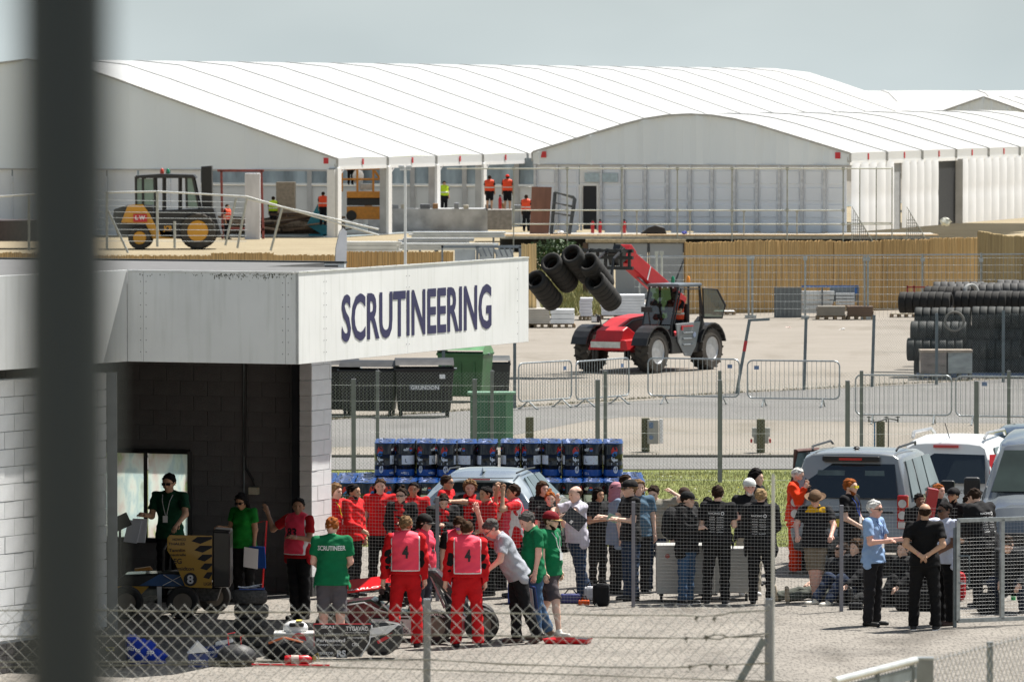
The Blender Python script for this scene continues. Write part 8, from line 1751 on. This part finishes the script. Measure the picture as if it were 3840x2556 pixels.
t = gear('red_tray', 'shallow red plastic tray lying alone on the sunlit tarmac', 'tray', 2130, 2410, -6); MB().add([(-.30, -.14, .0), (.27, -.16, .0), (.30, .12, .0), (-.16, .14, 0), (-.34, -.17, .07), (.29, -.19, .05), (.33, .15, .06), (-.2, .17, .08)], [(3, 2, 1, 0), (0, 1, 5, 4), (1, 2, 6, 5), (2, 3, 7, 6), (3, 0, 4, 7)]).build('tray', RED, t, bevel=.008); MB().add([(.1, -.1, .075), (.27, -.12, .062), (.28, .08, .066), (.12, .08, .075)], [(0, 1, 2, 3)]).build('contents', BLK, t)
t = gear('crate', 'blue plastic crate with yellow and white labels behind the mesh fence', 'crate', 1955, 2262); MB().box((0, .1, .14), (.40, .3, .27)).build('crate', mat('crate_blue', (.01, .045, .30), .45), t, bevel=.01)
for x, c in ((-.12, WHP), (-.02, mat('tag_yellow', (.6, .5, .02), .5)), (.08, mat('tag_yellow', 0))): MB().box((x, -.053, .14), (.025, .005, .09)).build('label', c, t)
t = gear('bucket', 'dull yellow tub standing on the blue crate', 'tub', 1950, 2262); t.location.z = .275; t.location.y += .12; MB().lathe([(.12, 0), (.16, .28), (.17, .29), (.15, .29), (.11, .02)], 16).build('tub', mat('tub_yellow', (.35, .25, .06), .6), t, smooth=True)
for px, py, w, h, c, lb in ((2255, 2272, .25, .33, '#16181b', 'black and grey sports bag standing by the jeans of the white-shirted man'), (2140, 2262, .3, .14, '#2b2f6e', 'purple-blue shoe box with trainers on the ground'), (2215, 2250, .2, .2, '#c9cbd0', 'white plastic carrier bag behind the black sports bag'), (2190, 2268, .16, .07, '#c4501c', 'bundle of orange straps on the ground'), (3210, 2285, .2, .1, '#1b1c20', 'dark bag by the curly-haired sitter'), (3460, 2290, .8, .3, '#141416', 'long black holdall behind the talking men'), (3560, 2255, .5, .45, '#a01520', 'red tool cabinet behind the black-shirted bald man'), (3700, 2300, .28, .3, '#17181b', 'dark kitbag behind the gate mesh')):
    t = gear('bag' if 'bag' in lb or 'holdall' in lb else 'box' if 'box' in lb or 'cabinet' in lb else 'bundle', lb, 'bag' if 'bag' in lb or 'holdall' in lb else 'box' if 'box' in lb or 'cabinet' in lb else 'bundle', px, py); MB().box((0, .08, h / 2), (w, .22, h)).build('body', cloth(c) if 'box' not in lb else mat('m' + c, c, .5), t, bevel=min(w, h) * .22); MB().tube([(-w * .3, .05, h), (-w * .1, .03, h + .07), (w * .12, .03, h + .07), (w * .3, .05, h)], .010).build('handle', BLK, t)
t = gear('flight_case', 'large pale grey flight case on castors behind the mesh fence', 'flight case', 2572, 2258); MB().box((0, .35, .48), (.86, .55, .72)).build('case', mat('case_grey', (.43, .43, .41), .5, var=.06), t, bevel=.012)
for x in (-.36, .36): MB().cyl((x - .02, .12, .06), (x + .02, .12, .06), .055, n=14).box((x, .12, .11), (.06, .09, .03)).build('castor', RUB, t)
MB().cyl((-.27, .073, .68), (-.27, .066, .68), .035, n=12).build('emblem', mat('emblem_red', (.4, .1, .08), .5), t)
t = gear('flight_case', 'second pale flight case, right of the pale jeans', 'flight case', 2725, 2256); MB().box((0, .45, .45), (.74, .5, .66)).build('case', mat('case_grey', 0), t, bevel=.012)
for x in (-.3, .3): MB().cyl((x - .02, .25, .055), (x + .02, .25, .055), .055, n=14).build('castor', RUB, t)
t = gear('bottle', 'green plastic bottle behind the gate mesh', 'bottle', 3800, 2250); MB().lathe([(.035, 0), (.036, .2), (.014, .25), (.014, .28)], 12).build('bottle', mat('bottle_green', (.02, .35, .1), .2), t, smooth=True)
# car 8 in the shaded bay
d8 = 91.6; c8 = thing('race_car', 'black and yellow race car number 8 standing in the dark bay', 'race car', ((640 - 1920) * d8 / FPX, d8, 0), 0); k8 = d8 / FPX
def q8(px, py, y=0): return Vector(((px - 640) * k8, y, 7.5 - (py - 345) * (d8 + y) / FPX))
M_Y8 = paint('yellow_8', (.50, .28, .025), .4); M_B8 = mat('carbon_black', (.012, .012, .013), .35, coat=.3)
def pr8(pts, y0, y1, nm, m, bevel=.0, par=None):
    mb = MB(); n = len(pts); vs = [q8(x, y, 0) + Vector((0, yy, 0)) for yy in (y0, y1) for x, y in pts]; mb.add(vs, [tuple(range(n)), tuple(range(n, 2 * n))[::-1]] + [(i, n + i, n + (i + 1) % n, (i + 1) % n) for i in range(n)]); return mb.build(nm, m, par or c8, bevel=bevel)
wg = pr8([(632, 2008), (640, 1998), (800, 2000), (798, 2196), (700, 2192), (660, 2100), (632, 2055)], -.52, -.49, 'wing_end_plate', M_Y8)
for i in range(5): pr8([(722 - i * 0 + i * 11, 2020 + i * 34), (745 + i * 9, 2004 + i * 33), (799, 2004 + i * 33), (799, 2012 + i * 33), (756 + i * 8, 2030 + i * 33)], -.525, -.515, 'black_slash', BKP, 0, wg)
for s, x, y, w, h in (('HOWCO', 652, 2019, 50, 10), ('THALES', 636, 2035, 62, 10), ('Tannlin', 637, 2060, 62, 12), ('neutrelle', 644, 2076, 58, 10), ('EG', 656, 2105, 30, 20), ('midton', 668, 2130, 64, 14), ('UGR', 768, 2186, 30, 12)): gl_(wg, s, q8(x, y) + Vector((0, -.522, 0)), w * k8, h * k8, BKP)
MB().cyl(q8(718, 2163) + Vector((0, -.52, 0)), q8(718, 2163) + Vector((0, -.53, 0)), 25 * k8, n=24).build('number_disc', BKP, wg); gl_(wg, '8', q8(706, 2180) + Vector((0, -.532, 0)), 24 * k8, 34 * k8, WHP, bold=.03)
pr8([(800, 1985), (866, 1988), (866, 2195), (800, 2195)], -.45, .45, 'rear_wing', M_B8, .02)
pr8([(380, 2220), (470, 2150), (600, 2145), (700, 2140), (700, 2200), (560, 2200), (430, 2280), (380, 2285)], -.3, .3, 'body', M_B8, .03); pr8([(525, 2190), (600, 2148), (690, 2150), (690, 2194)], -.315, -.305, 'blue_side', mat('side_blue', (.02, .09, .25), .4)); mb = MB()
mb.beam(q8(615, 2150) + Vector((0, -.325, 0)), q8(685, 2192) + Vector((0, -.325, 0)), .01, .035, up=(0, 1, 0)); mb.beam(q8(612, 2190) + Vector((0, -.322, 0)), q8(685, 2152) + Vector((0, -.322, 0)), .01, .035, up=(0, 1, 0)); mb.build('white_saltire', WHP, c8)
pr8([(425, 2192), (560, 2194), (520, 2235), (425, 2245)], -.32, -.31, 'yellow_side', M_Y8); pr8([(590, 2194), (608, 2194), (608, 2282), (594, 2282)], -.33, -.32, 'number_one', WHP)
for px, py, y in ((690, 2248, -.55), (795, 2225, .5), (480, 2262, -.55)): c = q8(px, py); slick(c8, (c.x, y, .235))
MB().tube([q8(608, 2180), q8(612, 2060), q8(640, 2000)], .02).build('roll_hoop', M_B8, c8); pr8([(700, 2196), (830, 2200), (815, 2250), (720, 2255)], -.2, .2, 'gearbox', mat('engine_metal', 0), .02)
pr8([(500, 2133), (560, 2125), (570, 2138), (505, 2142)], -.1, .1, 'amber_cover', mat('amber', (.5, .22, .03), .4), .01)
t = thing('trolley', 'red wheeled trolley frame behind the clipboard in the bay', 'trolley', G2(975, 2250)); MB().tube([(-.12, 0, .1), (-.05, 0, 1.15), (.1, 0, 1.18), (.03, 0, .1)], .014).build('frame', RED, t)
t = thing('laptop_stand', 'dark screen on a stand beside the race car nose in the bay', 'screen', G2(450, 2290)); MB().box((0, 0, 1.28), (.30, .03, .2), M=Matrix.Rotation(R(-25), 3, 'Y')).build('screen', BLK, t); MB().cyl((0, .02, 0), (0, .02, 1.2), .018).build('stand', BLK, t)
# ============================================================ NEAR FENCES
M_W2 = mat('mesh_galv', (.33, .34, .34), .45, .3, .08, 3)
fD = thing('mesh_fence', 'low welded mesh fence on slim posts in front of the crowd', 'fence', G(2375, 2275)); dp = [G(1248, 2238), G(1640, 2252), G(2375, 2275), G(3155, 2291), G(3588, 2300)]
for i, p in enumerate(dp):
    if 0 < i < 4: o = MB().box((0, 0, .77), (.055, .05, 1.54)).build('post', M_POST, fD, bevel=.004); o.matrix_parent_inverse = ofs(fD).inverted(); o.location = p
    if i: a = dp[i - 1]; mb = MB(); grid_mesh(mb, (p - a).length, 1.5, .05, .05, .00105, 4); o = mb.build('wire_mesh', M_W2, fD, kind='stuff'); o.matrix_parent_inverse = ofs(fD).inverted(); put(o, a + Vector((0, -.02, .02)), p)
g0, g1 = G(3590, 2350), G(3900, 2338); gt = thing('gate', 'framed mesh gate at the right end of the low fence', 'gate', g0, math.atan2((g1 - g0).y, (g1 - g0).x)); gw = (g1 - g0).length; zt_ = 7.5 - (1952 - 345) * g0.y / FPX
for a, b in (((0, 0, .09), (0, 0, zt_)), ((0, 0, zt_), (gw, 0, zt_)), ((0, 0, .09), (gw, 0, .09)), ((.71, 0, .09), (.71, 0, zt_))): MB().beam(a, b, .055, .055, up=(0, 1, 0)).build('frame_bar', GALV, gt)
mb = MB(); grid_mesh(mb, gw, zt_ - .12, .05, .05, .0011, 4); mb.v = [(x, y, z + .1) for x, y, z in mb.v]; mb.build('wire_mesh', M_W2, gt, kind='stuff'); MB().tube([(.02, -.05, .62), (.16, -.05, .62), (.16, -.05, 1.0), (.02, -.05, 1.0)], .016).build('latch', GALVD, gt); MB().box((-.03, .02, .7), (.04, .04, 1.4)).build('drop_bolt', GALVD, gt)
# chain-link and barbed wire on the bank in front
YF2 = 37.5; kf2 = YF2 / FPX; ff = thing('chain_link_fence', 'near diamond mesh fence with barbed strands on slim grey posts', 'fence', (0, YF2, 2.55)); zt_ = 7.5 - (2280 - 345) * kf2; zb_ = 2.62
def fx(px): return (px - 1920) * kf2
mb = MB(); link_mesh(mb, fx(2885) - fx(-160), zt_ - zb_, .078, .0016, 4); o = mb.build('wire_mesh', mat('near_mesh', (.40, .41, .40), .45, .1, .1, 5), ff, kind='stuff'); o.matrix_parent_inverse = ofs(ff).inverted(); o.location = (fx(-160), YF2, zb_)
for px in (312, 1600, 2885): MB().box((fx(px), YF2 + .03, (zt_ + 2.5) / 2 + .02), (.043, .04, zt_ - 2.5 + .06)).build('post', mat('near_post', (.24, .255, .275), .55, .1), ff, True, bevel=.004)
MB().cyl((fx(2902), YF2 + .05, 2.5), (fx(2902), YF2 + .05, 7.5 - (1785 - 345) * kf2), .0115, .010, 8).build('thin_pole', mat('pole_white', (.55, .56, .55), .4), ff, True); MB().cyl((fx(2902), YF2 + .05, 7.5 - (1810 - 345) * kf2), (fx(2902), YF2 + .05, 7.5 - (1778 - 345) * kf2), .006).build('pole_tip', GALV, ff, True)
MB().beam((fx(2868), YF2 + .02, 7.5 - (2400 - 345) * kf2), (fx(2660), YF2 + .02, 7.5 - (2760 - 345) * kf2), .04, .04).build('brace', GALVD, ff, True)
def strand(ys, pts, r=.0032, barbs=0, nm='barbed_wire'):
    mb = MB(); P3 = [Vector((fx(x), YF2 - .03, 7.5 - (y - 345) * kf2)) for x, y in pts]; mb.tube(P3, r, 5); mb.tube([p + Vector((0, .004, .005 * math.sin(i * 2.2))) for i, p in enumerate(P3)], r * .8, 5)
    for x, y in ys: c = Vector((fx(x), YF2 - .03, 7.5 - (y - 345) * kf2)); mb.cyl(c + Vector((-.004, 0, .012)), c + Vector((.004, 0, -.022)), .004, n=5); mb.cyl(c + Vector((-.012, 0, -.006)), c + Vector((.012, 0, .006)), .006, n=5)
    mb.build(nm, mat('rusty_wire', (.16, .16, .13), .6, .3, .3, 20), ff, True)
strand([(2612, 2318), (2680, 2319)], [(-160, 2290), (312, 2288), (900, 2294), (1600, 2297), (1900, 2300), (2300, 2306), (2560, 2308), (2640, 2312), (2710, 2304), (2740, 2298), (2885, 2288)])
strand([(2575, 2394), (2648, 2388)], [(-160, 2388), (312, 2386), (900, 2383), (1600, 2380), (2000, 2387), (2400, 2391), (2650, 2394), (2700, 2398), (2725, 2388), (2760, 2390), (2885, 2386)]); strand([], [(2645, 2392), (2680, 2382), (2715, 2380), (2728, 2390), (2885, 2376)])
strand([(2588, 2500), (2665, 2498), (2728, 2502)], [(-160, 2482), (312, 2483), (900, 2480), (1300, 2478), (1600, 2474), (1900, 2490), (2250, 2503), (2500, 2505), (2590, 2500), (2640, 2492), (2728, 2494), (2885, 2486)])
strand([], [(-160, 2505), (700, 2492), (1200, 2500), (1600, 2512), (2200, 2533), (2900, 2556), (3400, 2574)], .0028, nm='line_wire')
# gate and fence cut by the bottom right corner
e0, e1, e2 = P(3130, 2552, 34.9), P(3432, 2474, 36.0), P(3990, 2352, 38.2); t = thing('corner_gate', 'galvanised gate panel with bright top rail in the bottom right corner', 'gate', (e0.x, e0.y, 2.6))
def up_(p, dz): return Vector((p.x, p.y, p.z + dz))
MB().cyl(e0, e1, .021, n=10).build('top_rail', mat('bright_galv', (.6, .62, .6), .35, .4), t, True, smooth=True); MB().beam(up_(e0, -.07), up_(e1, -.07), .02, .07).build('mesh_band', GALVD, t, True)
mb = MB(); dlt = e1 - e0
for k in range(int(dlt.length / .05)): q = e0 + dlt * (k * .05 / dlt.length); mb.cyl(q, up_(q, -1.5), .0022, n=4, cap=False)
for j in range(26): mb.cyl(up_(e0, -.08 - j * .05), up_(e1, -.08 - j * .05), .0022, n=4, cap=False)
mb.build('wire_mesh', M_W2, t, True, kind='stuff')
for f in (.52, .96): q = e0 + dlt * f; MB().beam(q, up_(q, -1.6), .03, .03, up=(0, 1, 0)).build('upright', GALVD, t, True)
t = thing('corner_fence', 'chain-link fence running off to the bottom right corner from a square post', 'fence', (e2.x, e2.y, 2.6)); pq = P(3468, 2470, 36.1)
MB().beam((pq.x, pq.y, 2.5), pq, .095, .085, up=(0, 1, 0)).build('square_post', mat('square_galv', (.22, .24, .24), .5, .3, .2, 6), t, True, bevel=.004); MB().box((pq.x, pq.y, pq.z + .005), (.1, .09, .012)).build('post_cap', GALV, t, True)
s0, s1 = P(3500, 2474, 36.2), P(3990, 2352, 38.2); dd_ = s1 - s0; hl = math.hypot(dd_.x, dd_.y); mb = MB(); link_mesh(mb, hl, 1.5, .07, .0021, 4); mb.v = [(x, y, z + dd_.z * x / hl) for x, y, z in mb.v]; o = mb.build('wire_mesh', M_W2, t, kind='stuff'); o.matrix_parent_inverse = ofs(t).inverted(); o.location = up_(s0, -1.5); o.rotation_euler = (0, 0, math.atan2(dd_.y, dd_.x))
q = P(3712, 2405, 37.1); MB().beam((q.x, q.y, 2.5), q, .035, .035, up=(0, 1, 0)).build('post', GALVD, t, True); MB().cyl(s0, s1, .003, n=5).build('line_wire', GALV, t, True)
# the dark post close to the camera
YP = 3.05; xq = (246 - 1920) * YP / FPX; t = thing('near_post', 'thick dark blurred upright post close to the camera', 'post', (xq, YP, 5.7)); MB().cyl((0, 0, 0), (0, 0, 3.4), .0222, n=32).build('post', mat('post_dark', (.016, .024, .028), .45, .1, .05, 2), t, smooth=True); MB().box((0, 0, .01), (.12, .12, .02)).build('base_plate', mat('post_dark', 0), t)
